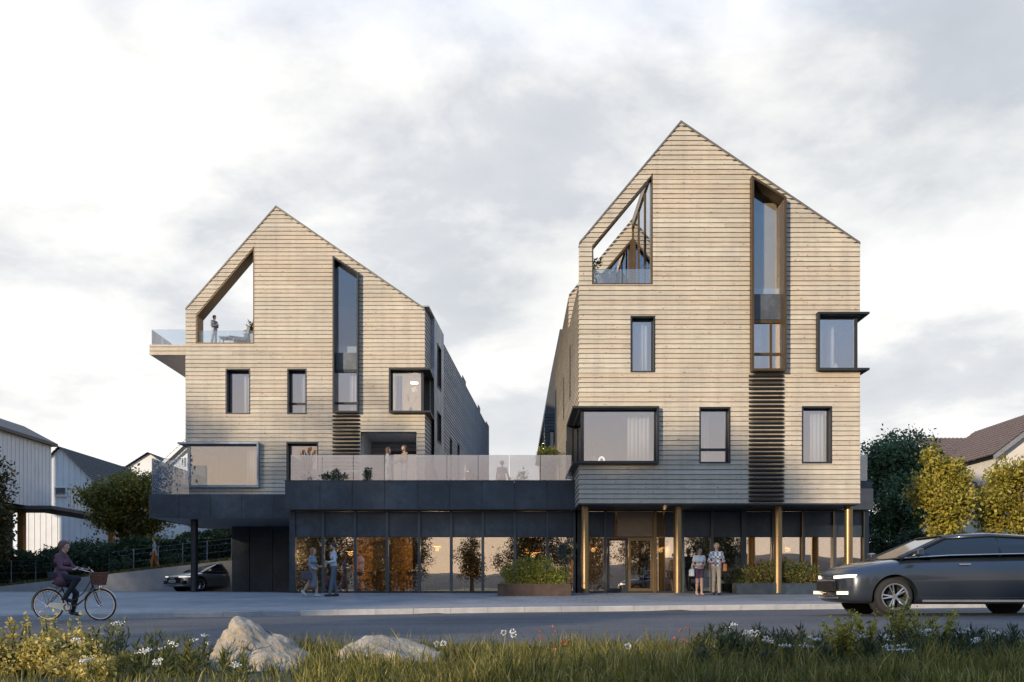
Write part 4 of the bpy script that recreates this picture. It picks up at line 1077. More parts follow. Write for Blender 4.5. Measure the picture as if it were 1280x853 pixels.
# plants in pots
def potted(name, label, loc, pot_r, pot_h, cs, n, size, m, pot_m, aspect=2.2, stems=5, stem_m=None, fr=None):
    o = empty(name, label, 'plant', loc, world_coords=False)
    q = MB(); q.lathe([(pot_r * .75, 0), (pot_r, pot_h), (pot_r * .9, pot_h), (pot_r * .85, pot_h - .05)], 20); q.build('pot', pot_m, o)
    V, Fc = leaves(clump_points([((c[0], c[1], c[2] + pot_h), r) for c, r in cs], n), size, aspect); mesh_obj('leaves', V, Fc, [m], parent=o)
    s = MB()
    for i in range(stems):
        c, r = cs[i % len(cs)]
        s.tube([(R.uniform(-.05, .05), R.uniform(-.05, .05), pot_h - .06), (c[0] * .6 + R.uniform(-.04, .04), c[1] * .6, pot_h + c[2] * .6), (c[0] + R.uniform(-.1, .1), c[1], c[2] + pot_h + r[2] * .4)], [.018, .014, .006], 6)
    s.build('stem', stem_m or BARK, o)
    return o
DKPOT = mk('dark_pot', (.035, .037, .04), 0.6, 0, 0.1, 4)
WPOT = mk('white_pot', (.72, .72, .70), 0.5, 0, 0.04, 4)
potted('potted_tree', 'small indoor tree with bare stems in a dark tub in the middle of the café', ((590 - 640) * 36.8 / F, 36.8, .014), .3, .45, [((-.25, 0, 1.15), (.3, .3, .3)), ((.2, 0, 1.3), (.3, .3, .35)), ((0, 0, 1.65), (.22, .22, .3))], 420, .11, LF_OL, DKPOT, stems=4)
potted('potted_tree', 'bluish green potted tree between the rusty planter and the first bronze column', (X(708, 35.2), D(35.2), zpave(2, D(35.2))), .22, .4, [((0, 0, .95), (.32, .3, .30)), ((.12, 0, 1.3), (.28, .26, .26)), ((-.15, 0, 1.15), (.25, .25, .25))], 1500, .06, LF_BL, CORTEN, stems=4)
def deck_at(px, y): return ((px - 640) * y / F, y, DECK)
potted('potted_palm', 'yellow green potted palm behind the frosted rail beside the tall gabled house', deck_at(686, 33.4), .2, .35, [((0, 0, .5), (.42, .3, .36)), ((-.15, 0, .82), (.34, .3, .24)), ((.22, 0, .8), (.3, .25, .24))], 560, .2, LF_YG, DKPOT, 5)
potted('potted_plant', 'thin dark leaved plant behind the frosted rail, left of the standing pair', (X(458, SP), YP + .13, ptop), .06, .05, [((0, 0, .14), (.16, .15, .2)), ((.03, 0, .34), (.10, .08, .14))], 200, .09, LF_DK, DKPOT, stems=4)
potted('potted_plant', 'bushy dark leaved plant rising above the parapet under the orange blooms', (X(415, SP), YP + .13, ptop), .07, .05, [((-.25, 0, .09), (.2, .09, .12)), ((.1, 0, .2), (.18, .09, .2)), ((.38, 0, .08), (.15, .09, .12))], 320, .09, LF_DK, DKPOT, stems=5)
potted('potted_plant', 'broad leaved plant on the far deck seen dimly through the frosted rail', deck_at(712 - 120, 36.0), .2, .3, [((0, 0, .15), (.35, .3, .2))], 150, .2, LF_MID, DKPOT, 4)
potted('potted_plant', 'slender pale plant on the far deck right of the man with a child', deck_at(652, 38.5), .2, .35, [((0, 0, .4), (.3, .3, .3)), ((.1, 0, .75), (.22, .22, .2))], 200, .13, LF_BL, WPOT)
potted('potted_plant', 'leafy plant standing on the taller gable terrace behind the glass', (ux(745), YR + 1.2, tz + .012), .16, .3, [((0, 0, .5), (.2, .2, .3)), ((.1, 0, .85), (.16, .16, .2))], 160, .11, LF_DK, WPOT)
potted('potted_plant', 'plant with upright yellow leaves in a white pot on the lower gable terrace', (lu(312.5), YL + .55, lz(430) + .002), .16, .55, [((0, 0, .22), (.25, .2, .25)), ((-.1, 0, .3), (.2, .2, .2))], 90, .34, LF_OL, WPOT, 5)
# bird-of-paradise with orange blooms on the parapet
bp = empty('flowering_plant', 'big leaved plant with orange blooms above the left end of the frosted rail', 'plant', deck_at(384, 33.4), world_coords=False)
q = MB(); q.lathe([(.16, 0), (.22, .4), (.2, .4), (.19, .36)], 20); q.build('pot', DKPOT, bp)
q = MB(); fl_ = MB()
for i in range(15):
    a = i * 2.4; l = R.uniform(.5, .75); t0 = Vector((.05 * math.cos(a), .05 * math.sin(a), .36)); out = R.uniform(.15, .42)
    p1 = t0 + Vector((math.cos(a) * out * .4, math.sin(a) * out * .4, l * .6)); p2 = t0 + Vector((math.cos(a) * out, math.sin(a) * out, l * 1.05 + .25))
    sd = Vector((-math.sin(a), math.cos(a), 0)) * .07
    q.add([t0 - sd * .2, t0 + sd * .2, p1 + sd, p2, p1 - sd], [(0, 1, 2, 3, 4)])
for i in range(4):
    a = i * 1.7; tip = Vector((.22 * math.cos(a), .12 * math.sin(a), 1.15 + .1 * (i % 2)))
    q.tube([(0, 0, .38), tip], .009, 5)
    for k in range(4): fl_.add([tip, tip + Vector((.05 + .02 * k, .02, .03 * k)), tip + Vector((.13, 0, .05 + .04 * k)), tip + Vector((.04, -.02, .05 * k + .03))], [(0, 1, 2, 3)])
q.build('leaves', LF_BL, bp); fl_.build('blossom', mk('orange_petal', (.75, .22, .04), 0.6, 0, 0.1, 5), bp)
# furniture on the terraces and deck
def lounge_chair(label, x, y, z, rot):
    o = empty('lounge_chair', label, 'chair', (x, y, z), rot, world_coords=False)
    q = MB(); q.prism([(-.35, .28), (.38, .36), (.40, .48), (-.25, .40)], lambda p: (p[0], -.32, p[1]), lambda p: (p[0], .32, p[1])); q.build('seat', CUSH, o)
    q = MB(); q.prism([(-.36, .30), (-.24, .41), (-.42, .92), (-.56, .92)], lambda p: (p[0], -.32, p[1]), lambda p: (p[0], .32, p[1])); q.build('backrest', CUSH, o)
    for sy in (-.33, .33):
        q = MB(); q.tube([(.34, sy, 0), (.34, sy, .4), (-.34, sy, .35), (-.42, sy, 0)], .016, 6); q.build('leg', BLK, o)
lounge_chair('grey lounge chair beside the white table on the lower gable terrace', lu(294), YL + .72, lz(430) + .002, math.pi)
lounge_chair('grey lounge chair next to the white pot on the lower gable terrace', lu(305), YL + 1.15, lz(430) + .002, math.pi * .85)
lounge_chair('grey lounge chair on the taller gable terrace', ux(775), YR + 1.8, tz + .012, .4)
o = empty('side_table', 'low white table on the lower gable terrace', 'table', (lu(279), YL + .7, lz(430) + .002), world_coords=False)
q = MB(); q.box(-.35, .35, -.3, .3, .42, .46); q.build('tabletop', WHT, o)
for sx, sy in ((1, 1), (1, -1), (-1, 1), (-1, -1)):
    q = MB(); q.box(sx * .3 - .02, sx * .3 + .02, sy * .25 - .02, sy * .25 + .02, 0, .419); q.build('leg', WHT, o)
o = empty('outdoor_table', 'white deck table seen through the frosted rail left of the standing pair', 'table', deck_at(442, 35.2), world_coords=False)
q = MB(); q.box(-.4, .4, -.4, .4, .7, .74); q.build('tabletop', WHT, o)
for sx, sy in ((1, 1), (1, -1), (-1, 1), (-1, -1)):
    q = MB(); q.box(sx * .36 - .02, sx * .36 + .02, sy * .36 - .02, sy * .36 + .02, 0, .699); q.build('leg', WHT, o)
# ornaments on sills behind the corner windows
def vase(label, x, y, z, r, h, m, tw=0):
    o = empty('vase', label, 'vase', (x, y, z), world_coords=False)
    q = MB(); q.lathe([(r * .6, 0), (r, h * .35), (r * .8, h * .7), (r * .4, h * .85), (r * .5, h)], 16); q.build('body', m, o, smooth=True)
    if tw:
        s = MB()
        for i in range(tw):
            a = i * 2.1; s.tube([(0, 0, h * .8), (.1 * math.cos(a), .06 * math.sin(a), h + .2), (.26 * math.cos(a), .1 * math.sin(a), h + .35 + .1 * (i % 3))], [.006, .005, .003], 5)
        P = [(.26 * math.cos(i * 2.1) * k + R.uniform(-.05, .05), .1 * math.sin(i * 2.1), h + .15 + .3 * k + R.uniform(-.05, .08)) for i in range(tw) for k in (.5, .7, .9, 1.0, 1.05)]
        s.build('twig', BARK, o); V, Fc = leaves(P, .07); mesh_obj('leaves', V, Fc, [leaf('leaf_dry', (.4, .36, .26), (.62, .56, .42), .3)], parent=o)
vase('pale vase with dry twigs on the sill of the wide box framed corner window', ux(744), YR + .42, cw_v0 + .002, .09, .26, WPOT, 7)
vase('white vase on the shelf framed corner window sill', ux(1050), YR + .4, rw_v0 + .002, .10, .30, WPOT)
vase('dark vase with sprigs in the lit corner window', lu(512), YL + .42, c2v0 + .002, .1, .26, DKPOT, 9)
lampo = empty('table_lamp', 'small white arched table lamp on the sill of the wide corner window', 'lamp', (ux(753.5), YR + .4, cw_v0 + .002), world_coords=False)
q = MB(); q.tube([(-.09, 0, 0), (-.09, 0, .14), (-.06, 0, .21), (0, 0, .24), (.06, 0, .21), (.09, 0, .14), (.09, 0, 0)], .035, 8); q.build('lamp_body', emit('lamp_white', (1, .9, .75), 1.2), lampo, smooth=True)
# ------------------------------------------------------------------ neighbouring houses
def boards_v(name, base, pitch):
    if name in MATS: return MATS[name]
    m, t, b = new_mat(name)
    c = tramp(t, tnoise(t, 1.0, 4), [(0.3, sc3(base, .93)), (0.7, sc3(base, 1.05))]); lnk(t, c, b.inputs['Base Color']); b.inputs['Roughness'].default_value = 0.75
    MATS[name] = m; return m
WPAINT = boards_v('white_paint', (.66, .68, .70), 0)
TILE, t, b = new_mat('roof_tiles')
c = tramp(t, tnoise(t, 3, 5), [(0.3, (.075, .058, .05)), (0.7, (.12, .09, .075))]); lnk(t, c, b.inputs['Base Color']); b.inputs['Roughness'].default_value = 0.7
TILER = mk('brown_roof_tiles', (.14, .10, .082), 0.7, 0, 0.2, 4)
TILED = mk('grey_roof_tiles', (.085, .075, .068), 0.7, 0, 0.2, 4)
def vboards(mb, M, P, step, w0=0.0, w1=0.03, bw=0.03, mi=0):
    """vertical battens over polygon P (convex, in u, v)"""
    us = [p[0] for p in P]; u = min(us) + step * .5
    while u < max(us):
        vs = []
        for a, c in zip(P, P[1:] + P[:1]):
            if min(a[0], c[0]) <= u < max(a[0], c[0]): vs.append(a[1] + (c[1] - a[1]) * (u - a[0]) / (c[0] - a[0]))
        if len(vs) >= 2: mb.bxM(M, u - bw / 2, u + bw / 2, min(vs), max(vs), w0, w1, mi)
        u += step
def tiled(mb, a, b_, c, d, rows, mi=0, th=0.05, waves=0):
    """roof plane a-b (eave) to d-c (ridge): overlapping courses of tiles"""
    a, b_, c, d = map(Vector, (a, b_, c, d)); n = (b_ - a).cross(d - a).normalized()
    if n.z < 0: n = -n
    k = max(1, int((b_ - a).length / 0.3)) if waves else 1
    for i in range(rows):
        t0, t1 = i / rows, (i + 1.15) / rows; t1 = min(t1, 1.02)
        for j in range(k):
            s0, s1 = j / k, (j + 1) / k
            A = a.lerp(b_, s0).lerp(d.lerp(c, s0), t0); B = a.lerp(b_, s1).lerp(d.lerp(c, s1), t0)
            C = a.lerp(b_, s1).lerp(d.lerp(c, s1), t1); Dd = a.lerp(b_, s0).lerp(d.lerp(c, s0), t1)
            if waves:
                m0, m1 = A.lerp(B, .5) + n * (th + .05), Dd.lerp(C, .5) + n * .05
                mb.add([A + n * th, m0, B + n * th, C, m1, Dd, A, B], [(0, 1, 4, 5), (1, 2, 3, 4), (6, 7, 2, 1, 0)], mi)
            else: mb.add([A + n * th, B + n * th, C, Dd, A, B], [(0, 1, 2, 3), (4, 5, 1, 0)], mi)
def simple_window(bld, M, u0, u1, v0, v1, fm, mull=0, gm=None):
    f = MB(); ring(f, M, rect(u0, u1, v0, v1), .07, .06, -.06); o = f.build('window', fm, bld)
    p = MB(); p.bxM(M, u0 + .07, u1 - .07, v0 + .07, v1 - .07, -.02, -.035); p.build('pane', gm or G_WIN, o)
    p = MB(); p.bxM(M, u0 + .07, u1 - .07, v0 + .07, v1 - .07, -.30, -.31); p.build('dark_room_sheet', mk('room_dark', (.06, .06, .065), 0.9), o)  # dark sheet standing in for the unlit room
    for i in range(mull):
        p = MB(); u = lerp(u0, u1, (i + 1) / (mull + 1)); p.bxM(M, u - .025, u + .025, v0 + .07, v1 - .07, .02, -.018); p.build('glazing_bar', fm, o)
WFR = mk('white_frame', (.72, .73, .74), 0.6, 0, 0.03, 3)
POSTW = mk('orange_wood', (.36, .15, .045), 0.6, 0, 0.15, 3)
# house 1: white boarded upper floor carried on orange timber posts, wall along the left
h1 = empty('white_house', 'white boarded house with a jutting upper floor on orange timber posts, at the picture edge', 'house', (-31, 46, .3))
hx = -28.9; hy0, hy1 = 30.0, 55.2; hz0, hz1 = Z(637, 20), Z(557, 20)
MH = lineM((hx, hy0), (hx, hy1), (1, 0))
q = MB(); q.box(hx - 17, hx, hy0, hy1, hz0, hz1, 0); vboards(q, MH, rect(0, hy1 - hy0, hz0 + .02, hz1 - .02), 0.42); q.build('upper_wall', WPAINT, h1)
q = MB(); q.prism([(hx + .25, hz1 - .02), (hx + .25, hz1 + .16), (hx - 1.9, hz1 + 1.3), (hx - 17.2, hz1 + 6.4), (hx - 17.2, hz1)], lambda p: (p[0], hy0, p[1]), lambda p: (p[0], hy1 + .35, p[1])); q.build('roof', ROOFD, h1)  # rear of the roof, out of view, raised to shade the house behind
q = MB(); q.box(hx - 17, hx - 2.4, hy0, hy1, .2, hz0); q.build('lower_wall', mk('dark_boards', (.09, .095, .10), 0.8, 0, 0.1, 3), h1)
q = MB(); q.box(hx - .3, hx + 1.6, hy1 - 3.0, hy1 + 7.2, hz0 - .22, hz0 - .02); q.box(hx - 2.4, hx - .3, hy0, hy1, hz0 - .2, hz0 - .01); q.build('balcony_floor', mk('dark_boards', (.09, .095, .1)), h1)
q = MB(); MBa = lineM((hx + 1.6, hy1 - 1.0), (hx + 1.6, hy1 + 7.2), (1, 0)); q.bxM(MBa, 0, 8.2, hz0 + .0, hz0 + 1.25, -.04, 0); vboards(q, MBa, rect(0, 8.2, hz0, hz0 + 1.25), .45, 0, .05, .06); q.bxM(MBa, 0, 8.2, hz0 + 1.25, hz0 + 1.30, -.06, .06)
q.box(hx + .1, hx + 1.56, hy1 + 7.16, hy1 + 7.2, hz0, hz0 + 1.25)
q.build('balcony_front', WPAINT, h1)
for y in (46.5, 53.0, 61.0): q = MB(); q.box(hx + (.9 if y > 56 else -.9), hx + (1.25 if y > 56 else -.55), y, y + .35, .2, hz0 - .2); q.build('post', POSTW, h1)
# house 2: white gable with brown tiled roof
def gable_house(label, s0, gx0, gxa, gx1, ya_, ye_, depth, gm, rm, base, rows=14, windows=(), eave=.3, waves=1, fas=None, board=0.45, cat='house', name='gabled_house'):
    y0 = D(s0); a0, aa, a1 = X(gx0, s0), X(gxa, s0), X(gx1, s0); za_, ze_ = Z(ya_, s0), Z(ye_, s0)
    o = empty(name, label, cat, ((a0 + a1) / 2, y0, base)); M = planeM(y0)
    P = [(a0, base), (a1, base), (a1, ze_), (aa, za_), (a0, ze_)]
    q = MB(); q.prism(P, lambda p: (p[0], y0, p[1]), lambda p: (p[0], y0 + depth, p[1]))
    if board: vboards(q, M, P, board)
    q.build('wall', gm, o)
    r = MB(); sl = (za_ - ze_) / (a1 - aa); e0 = y0 - eave
    tiled(r, (a1 + eave, e0, ze_ - eave * sl + .04), (a1 + eave, y0 + depth + eave, ze_ - eave * sl + .04), (aa, y0 + depth + eave, za_ + .04), (aa, e0, za_ + .04), rows, waves=waves)
    sl2 = (za_ - ze_) / (aa - a0)
    tiled(r, (a0 - eave, e0, ze_ - eave * sl2 + .04), (a0 - eave, y0 + depth + eave, ze_ - eave * sl2 + .04), (aa, y0 + depth + eave, za_ + .04), (aa, e0, za_ + .04), rows, waves=waves)
    r.build('roof', rm, o)
    if fas:
        f = MB()
        for (pa, pb) in (((a0 - eave, ze_ - eave * sl2), (aa, za_)), ((aa, za_), (a1 + eave, ze_ - eave * sl))):
            f.prism([pa, pb, (pb[0], pb[1] - .32), (pa[0], pa[1] - .32)], lambda p: (p[0], e0 - .06, p[1]), lambda p: (p[0], e0 - .005, p[1]))
        f.build('fascia', fas, o)
    for (a, c, v0, v1, n) in windows: simple_window(o, planeM(y0 - .07), X(a, s0), X(c, s0), Z(v1, s0), Z(v0, s0), WFR, n)
    return o, M
h2, _ = gable_house('white boarded house with a brown tiled roof behind the jutting white upper floor', 16, 32, 75, 118, 560, 602, 12, WPAINT, TILED, .6, windows=((69, 84, 609, 621, 0),))
q = MB(); q.box(X(96, 16), X(123, 16), D(16) - .3, D(16) - .05, Z(643, 16), Z(640, 16)); q.build('gutter', WFR, h2)
# house 3: white cottage with double dark bargeboards, house 4 behind
h3, _ = gable_house('white cottage with a pale bargeboard gable, partly hidden behind the car port', 15, 194, 238, 290, 549, 590, 12, WPAINT, TILED, 1.6, windows=((227, 231, 572, 583, 0), (219, 243, 592, 618, 2), (258, 268, 592, 618, 1), (236, 262, 632, 658, 2)), eave=.55, fas=WFR, board=0)
h4, _ = gable_house('grey tiled house roof seen behind the white cottage', 12.5, 150, 186, 222, 567, 590, 10, WPAINT, TILED, 1.5, eave=.4, board=0)
# outside stair of the cottage
o = empty('outdoor_stair', 'white railed outdoor stair on the lawn below the white cottage', 'stair', (X(216, 16.5), D(16.5), 3))
q = MB(); s_ = 16.5
for i in range(9):
    x = X(lerp(203, 222, i / 8), s_); z = Z(lerp(687, 664, i / 8), s_); q.box(x - .08, x + .08, D(s_), D(s_) + 1.1, z - .06, z)
q.build('steps', WPAINT, o)
for dy in (0, 1.1):
    q = MB()
    q.tube([(X(201, s_), D(s_) + dy, Z(675, s_)), (X(222, s_), D(s_) + dy, Z(649, s_))], .03, 6); q.tube([(X(201, s_), D(s_) + dy, Z(681, s_)), (X(222, s_), D(s_) + dy, Z(656, s_))], .02, 6)
    for i in range(5): x = X(lerp(201, 222, i / 4), s_); q.tube([(x, D(s_) + dy, Z(lerp(690, 668, i / 4), s_)), (x, D(s_) + dy, Z(lerp(675, 649, i / 4), s_))], .025, 6)
    q.build('railing', WFR, o)
LAWN = mk('lawn', (.055, .085, .02), 0.9, 0, 0.3, 5, 0.4, 60)
q = MB(); q.add([(X(150, 17), D(17), Z(690, 17)), (X(330, 17), D(17), Z(690, 17)), (X(330, 15.3), D(15.3), Z(664, 15.3)), (X(150, 15.3), D(15.3), Z(672, 15.3))], [(0, 1, 2, 3)]); q.build('lawn_bank', LAWN, kind='structure')
# right hand house: main roof with a gabled wing and a lean-to
h5, _ = gable_house('cream house wing with a brown tiled roof, behind the golden tree at the picture edge', 20, 1246, 1318, 1390, 508, 563, 9, mk('cream_render', (.60, .57, .53), 0.85, 0, 0.06, 2), TILER, 0.3, eave=.5, fas=mk('grey_fascia', (.2, .2, .21), 0.6), board=0, windows=((1262, 1276, 590, 612, 1),))
y6 = D(18); o6 = empty('cream_house', 'long cream house with a brown tiled roof behind the trees at the right', 'house', (X(1210, 18), y6, .3))
q = MB(); q.box(X(1172, 18), X(1300, 18), y6, y6 + 8, .3, Z(574, 18)); q.build('wall', MATS['cream_render'], o6)
q = MB(); tiled(q, (X(1166, 18), y6 - .4, Z(578, 18)), (X(1300, 18), y6 - .4, Z(578, 18)), (X(1300, 18), y6 + 4, Z(536, 18)), (X(1172, 18), y6 + 4, Z(536, 18)), 12, waves=1); q.build('roof', TILER, o6)
simple_window(o6, planeM(y6 - .07), X(1203, 18), X(1217, 18), Z(650, 18), Z(626, 18), WFR, 1)
simple_window(o6, planeM(y6 - .07), X(1180, 18), X(1190, 18), Z(650, 18), Z(626, 18), WFR, 1)
q = MB(); y7 = D(19.4); q.box(X(1186, 19.4), X(1236, 19.4), y7, y6 - .1, .3, Z(608, 19.4)); q.build('annex_wall', MATS['cream_render'], o6)
q = MB(); tiled(q, (X(1183, 19.4), y7 - .3, Z(610, 19.4)), (X(1240, 19.4), y7 - .3, Z(610, 19.4)), (X(1236, 19.4), y6 - .1, Z(577, 19.4)), (X(1196, 19.4), y6 - .1, Z(577, 19.4)), 9, waves=1); q.build('annex_roof', TILER, o6)

# ------------------------------------------------------------------ retaining wall, path, fence and hedges at the left
o = MB(); xa_, xb_ = -30.0, X(291, 25) + 2.0; n = 24
vs = []
for i in range(n + 1):
    x = lerp(xa_, xb_, i / n); z = max(zleft(x), 0.005) + .02
    vs += [(x, 43.9, -.1), (x, 43.9, z), (x, 44.15, z), (x, 44.15, -.1)]
o.add(vs, [(i * 4 + k, i * 4 + 4 + k, i * 4 + 5 + k, i * 4 + 1 + k) for i in range(n) for k in range(3)] + [(0, 1, 2, 3), (n * 4 + 3, n * 4 + 2, n * 4 + 1, n * 4)])
setp(o.build('retaining_wall', CONCRETE), 'low sloping concrete retaining wall rising towards the parked car', 'wall')
strip('path', lambda x: 46.3, lambda x: 48.2, 4, zground, mk('path_gravel', (.20, .20, .20), 0.9, 0, 0.12, 4, 0.2, 40), 0.02, spread(-60, -10, 60))
rg = []
for i in range(5200): rg.append((R.uniform(-32, -11.5), R.uniform(44.2, 46.1)))
V, Fc = blades(rg, .08, .24, .035, zground); mesh_obj('bank_grass', V, Fc, [LF_OL], kind='stuff')
fe = empty('mesh_fence', 'thin post and wire fence in front of the dark hedge beside the sloping path', 'fence', (-20, 48.5, 1))
for i in range(17):
    x = -33 + i * 1.35; q = MB(); q.tube([(x, 48.5, zground(x, 48.5) - .1), (x, 48.5, zground(x, 48.5) + 1.35)], .03, 6); q.build('post', ZINC, fe)
q = MB()
for h in (.25, .65, 1.05, 1.3): q.tube([(-33 + i * 1.35, 48.5, zground(-33 + i * 1.35, 48.5) + h) for i in range(17)], .008, 4)
q.build('wire', ZINC, fe)
def hedge(name, label, x0, x1, y0, y1, h, n, size, m, zf=zground, seed=5, cat='hedge'):
    g = np.random.default_rng(seed)
    u = g.random(n); x = x0 + (x1 - x0) * u; face = g.random(n)
    y = np.where(face < .55, y0 + .12 * g.random(n), y0 + (y1 - y0) * g.random(n)); hh = np.where(face < .55, h * g.random(n), h * (0.92 + .1 * g.random(n)))
    hh = hh * (1 + .10 * np.sin(x * 1.7) + .06 * np.sin(x * 4.1 + 1))
    P = np.stack([x, y, np.array([zf(a, b) for a, b in zip(x, y)]) + hh], 1)
    o = empty(name, label, cat, ((x0 + x1) / 2, y0, zf((x0 + x1) / 2, y0)))
    V, Fc = leaves(P - np.array(OFF[o.name]), size, 1.9, rng=g); mesh_obj('foliage', V, Fc, [m], parent=o)
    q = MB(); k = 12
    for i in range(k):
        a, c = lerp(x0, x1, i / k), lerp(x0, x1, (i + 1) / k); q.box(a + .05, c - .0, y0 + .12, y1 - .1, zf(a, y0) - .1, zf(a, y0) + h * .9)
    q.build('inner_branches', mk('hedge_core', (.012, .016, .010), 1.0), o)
hedge('hedge', 'long dark hedge behind the wire fence along the sloping path', -32.5, -10.5, 49.0, 50.4, 1.75, 15000, .17, LF_DK)
hedge('hedge', 'dark clipped hedge behind the passing car, right of the podium', X(1090, 27), X(1170, 27), D(27), D(27) + 1.2, 2.55, 5200, .12, LF_DK, lambda x, y: 0.0, 6)
hedge('hedge', 'sunlit yellow topped hedge in front of the cream house', X(1168, 24.5), X(1320, 24.5), D(24.5), D(24.5) + 1.2, Z(676, 24.5), 7000, .13, LF_YG, lambda x, y: 0.0, 7)

# ------------------------------------------------------------------ trees
def tree(name, label, loc, h, trunk_h, trunk_r, clumps, n, size, m, rng_seed=1, group=None, limbs=None, aspect=1.8, shell=.35, cat='tree', fork=1):
    g = np.random.default_rng(rng_seed); rr = random.Random(rng_seed)
    o = empty(name, label, cat, loc, group=group, world_coords=False)
    q = MB()
    top = Vector((0, 0, h * .82))
    for f in range(fork):
        b0 = Vector((rr.uniform(-.2, .2) * (fork - 1), rr.uniform(-.2, .2) * (fork - 1), -.15)); tp = top + Vector((rr.uniform(-.8, .8) * (fork - 1), rr.uniform(-.6, .6) * (fork - 1), 0))
        k = 6; pts = [b0.lerp(tp, i / k) + Vector((rr.uniform(-.06, .06) * h * .12, rr.uniform(-.06, .06) * h * .12, 0)) * (i > 0) for i in range(k + 1)]
        q.tube(pts, [trunk_r * (1.25 if i == 0 else 1 - .85 * i / k) / math.sqrt(fork) for i in range(k + 1)], 9)
    q.build('trunk', BARK, o, smooth=True)
    lm = MB()
    for c, r in clumps:
        c = Vector(c); s0 = Vector((0, 0, clampf(lerp(trunk_h, c.z, .45), trunk_h * .8, h * .75)))
        mid = s0.lerp(c, .5) + Vector((rr.uniform(-.2, .2), rr.uniform(-.2, .2), .12 * (c - s0).length))
        rad = trunk_r * .42
        lm.tube([s0, mid, c], [rad, rad * .65, rad * .25], 6, caps=False)
        for i in range(3):
            e = c + Vector((rr.uniform(-.8, .8) * r[0], rr.uniform(-.8, .8) * r[1], rr.uniform(-.4, .8) * r[2])); lm.tube([mid.lerp(c, .4 + .2 * i), (mid.lerp(c, .7) + e) / 2 + Vector((0, 0, .1)), e], [rad * .35, rad * .22, rad * .08], 5, caps=False)
    lm.build('branches', BARK, o)
    # twig tufts inside each clump, each tuft a spray of leaves
    n = int(n * 2.3); nt_ = max(8, n // 22); T = clump_points([(tuple(c), r) for c, r in clumps], nt_, g, shell)
    P = np.repeat(T, 22, 0) + g.normal(size=(nt_ * 22, 3)) * size * 1.3
    V, Fc = leaves(P, size, aspect, up=-.05, rng=g); mesh_obj('crown', V, Fc, [m], parent=o)
    return o
def crown(seed, rx, ry, z0, z1, k, rmin=.3, rmax=.5, narrow=.55):
    rr = random.Random(seed); out = []
    for i in range(k):
        t = (i + .5) / k; z = lerp(z0, z1, t); w = math.sin(math.pi * (t * .86 + .10)) ** .7; w = lerp(w, w * (1 - t * narrow), 1)
        a = i * 2.4 + rr.uniform(-.5, .5); d = rr.uniform(.35, .85) * w; q = rr.uniform(rmin, rmax)
        out.append(((rx * d * math.cos(a), ry * d * math.sin(a), z), (rx * q * (.45 + .6 * w), ry * q * (.45 + .6 * w), (z1 - z0) * q * .42)))
    return out
def crown_round(seed, rx, ry, z0, z1, k, rmin=.3, rmax=.46):
    rr = random.Random(seed); out = []; zc_, rz = (z0 + z1) / 2, (z1 - z0) / 2
    while len(out) < k:
        p = [rr.uniform(-1, 1) for _ in range(3)]; d = math.sqrt(sum(a * a for a in p))
        if not .35 < d < .9: continue
        q = rr.uniform(rmin, rmax) * (1.1 - .35 * d); out.append(((p[0] * rx * .85, p[1] * ry * .85, zc_ + p[2] * rz * .82), (rx * q, ry * q, rz * q * .8)))
    return out
sT = 21.0
tree('tree', 'yellowing green tree standing before the white cottage, left of the car port', (X(162, sT), D(sT), zground(X(162, sT), D(sT))), 6.3, 1.3, .17, crown_round(3, 3.1, 2.6, 1.5, 6.3, 22), 9500, .17, leaf('leaf_autumn_green', (.075, .10, .025), (.24, .22, .04), .4, (.44, .34, .06)), 3)
tree('tree', 'tree with a few orange leaves at the picture edge before the jutting white house', (X(-14, 24), D(24), zground(X(-14, 24), D(24))), 6.9, 1.4, .14, crown(9, 2.1, 2.0, 2.0, 6.7, 11), 3000, .19, leaf('leaf_orange_mix', (.025, .045, .015), (.06, .075, .02), .3, (.38, .14, .03)), 9)
tree('tree', 'full dark green tree between the tall gabled house and the golden tree', (X(1118, 24), D(24), 0), 9.2, 2.0, .17, crown_round(5, 3.3, 2.8, 1.6, 9.3, 30, .26, .42), 15000, .16, leaf('leaf_shaded_green', (.055, .10, .055), (.13, .20, .095), .3), 5)
GOLD = leaf('leaf_gold', (.14, .145, .02), (.48, .39, .06), .4, (.62, .50, .14))
tree('tree', 'slender golden leaved tree between the dark green tree and the cream house', (X(1173, 29.5), D(29.5), 0), 7.4, 1.4, .11, crown_round(27, 1.3, 1.3, 1.5, 7.0, 16, .26, .46), 4600, .15, GOLD, 7)
tree('tree', 'broad golden leaved tree at the picture edge in front of the cream house', (X(1291, 28.5), D(28.5), 0), 7.0, 1.5, .15, crown_round(18, 2.65, 2.3, 1.6, 6.1, 24, .24, .42), 9000, .15, GOLD, 8)
tree('tree', 'green tree top showing behind the garage wall beside the cottage lawn', (X(287, 18), D(18), 2.0), 4.4, 1.0, .1, crown(12, 1.6, 1.5, 1.0, 3.4, 8), 2200, .16, LF_MID, 12)
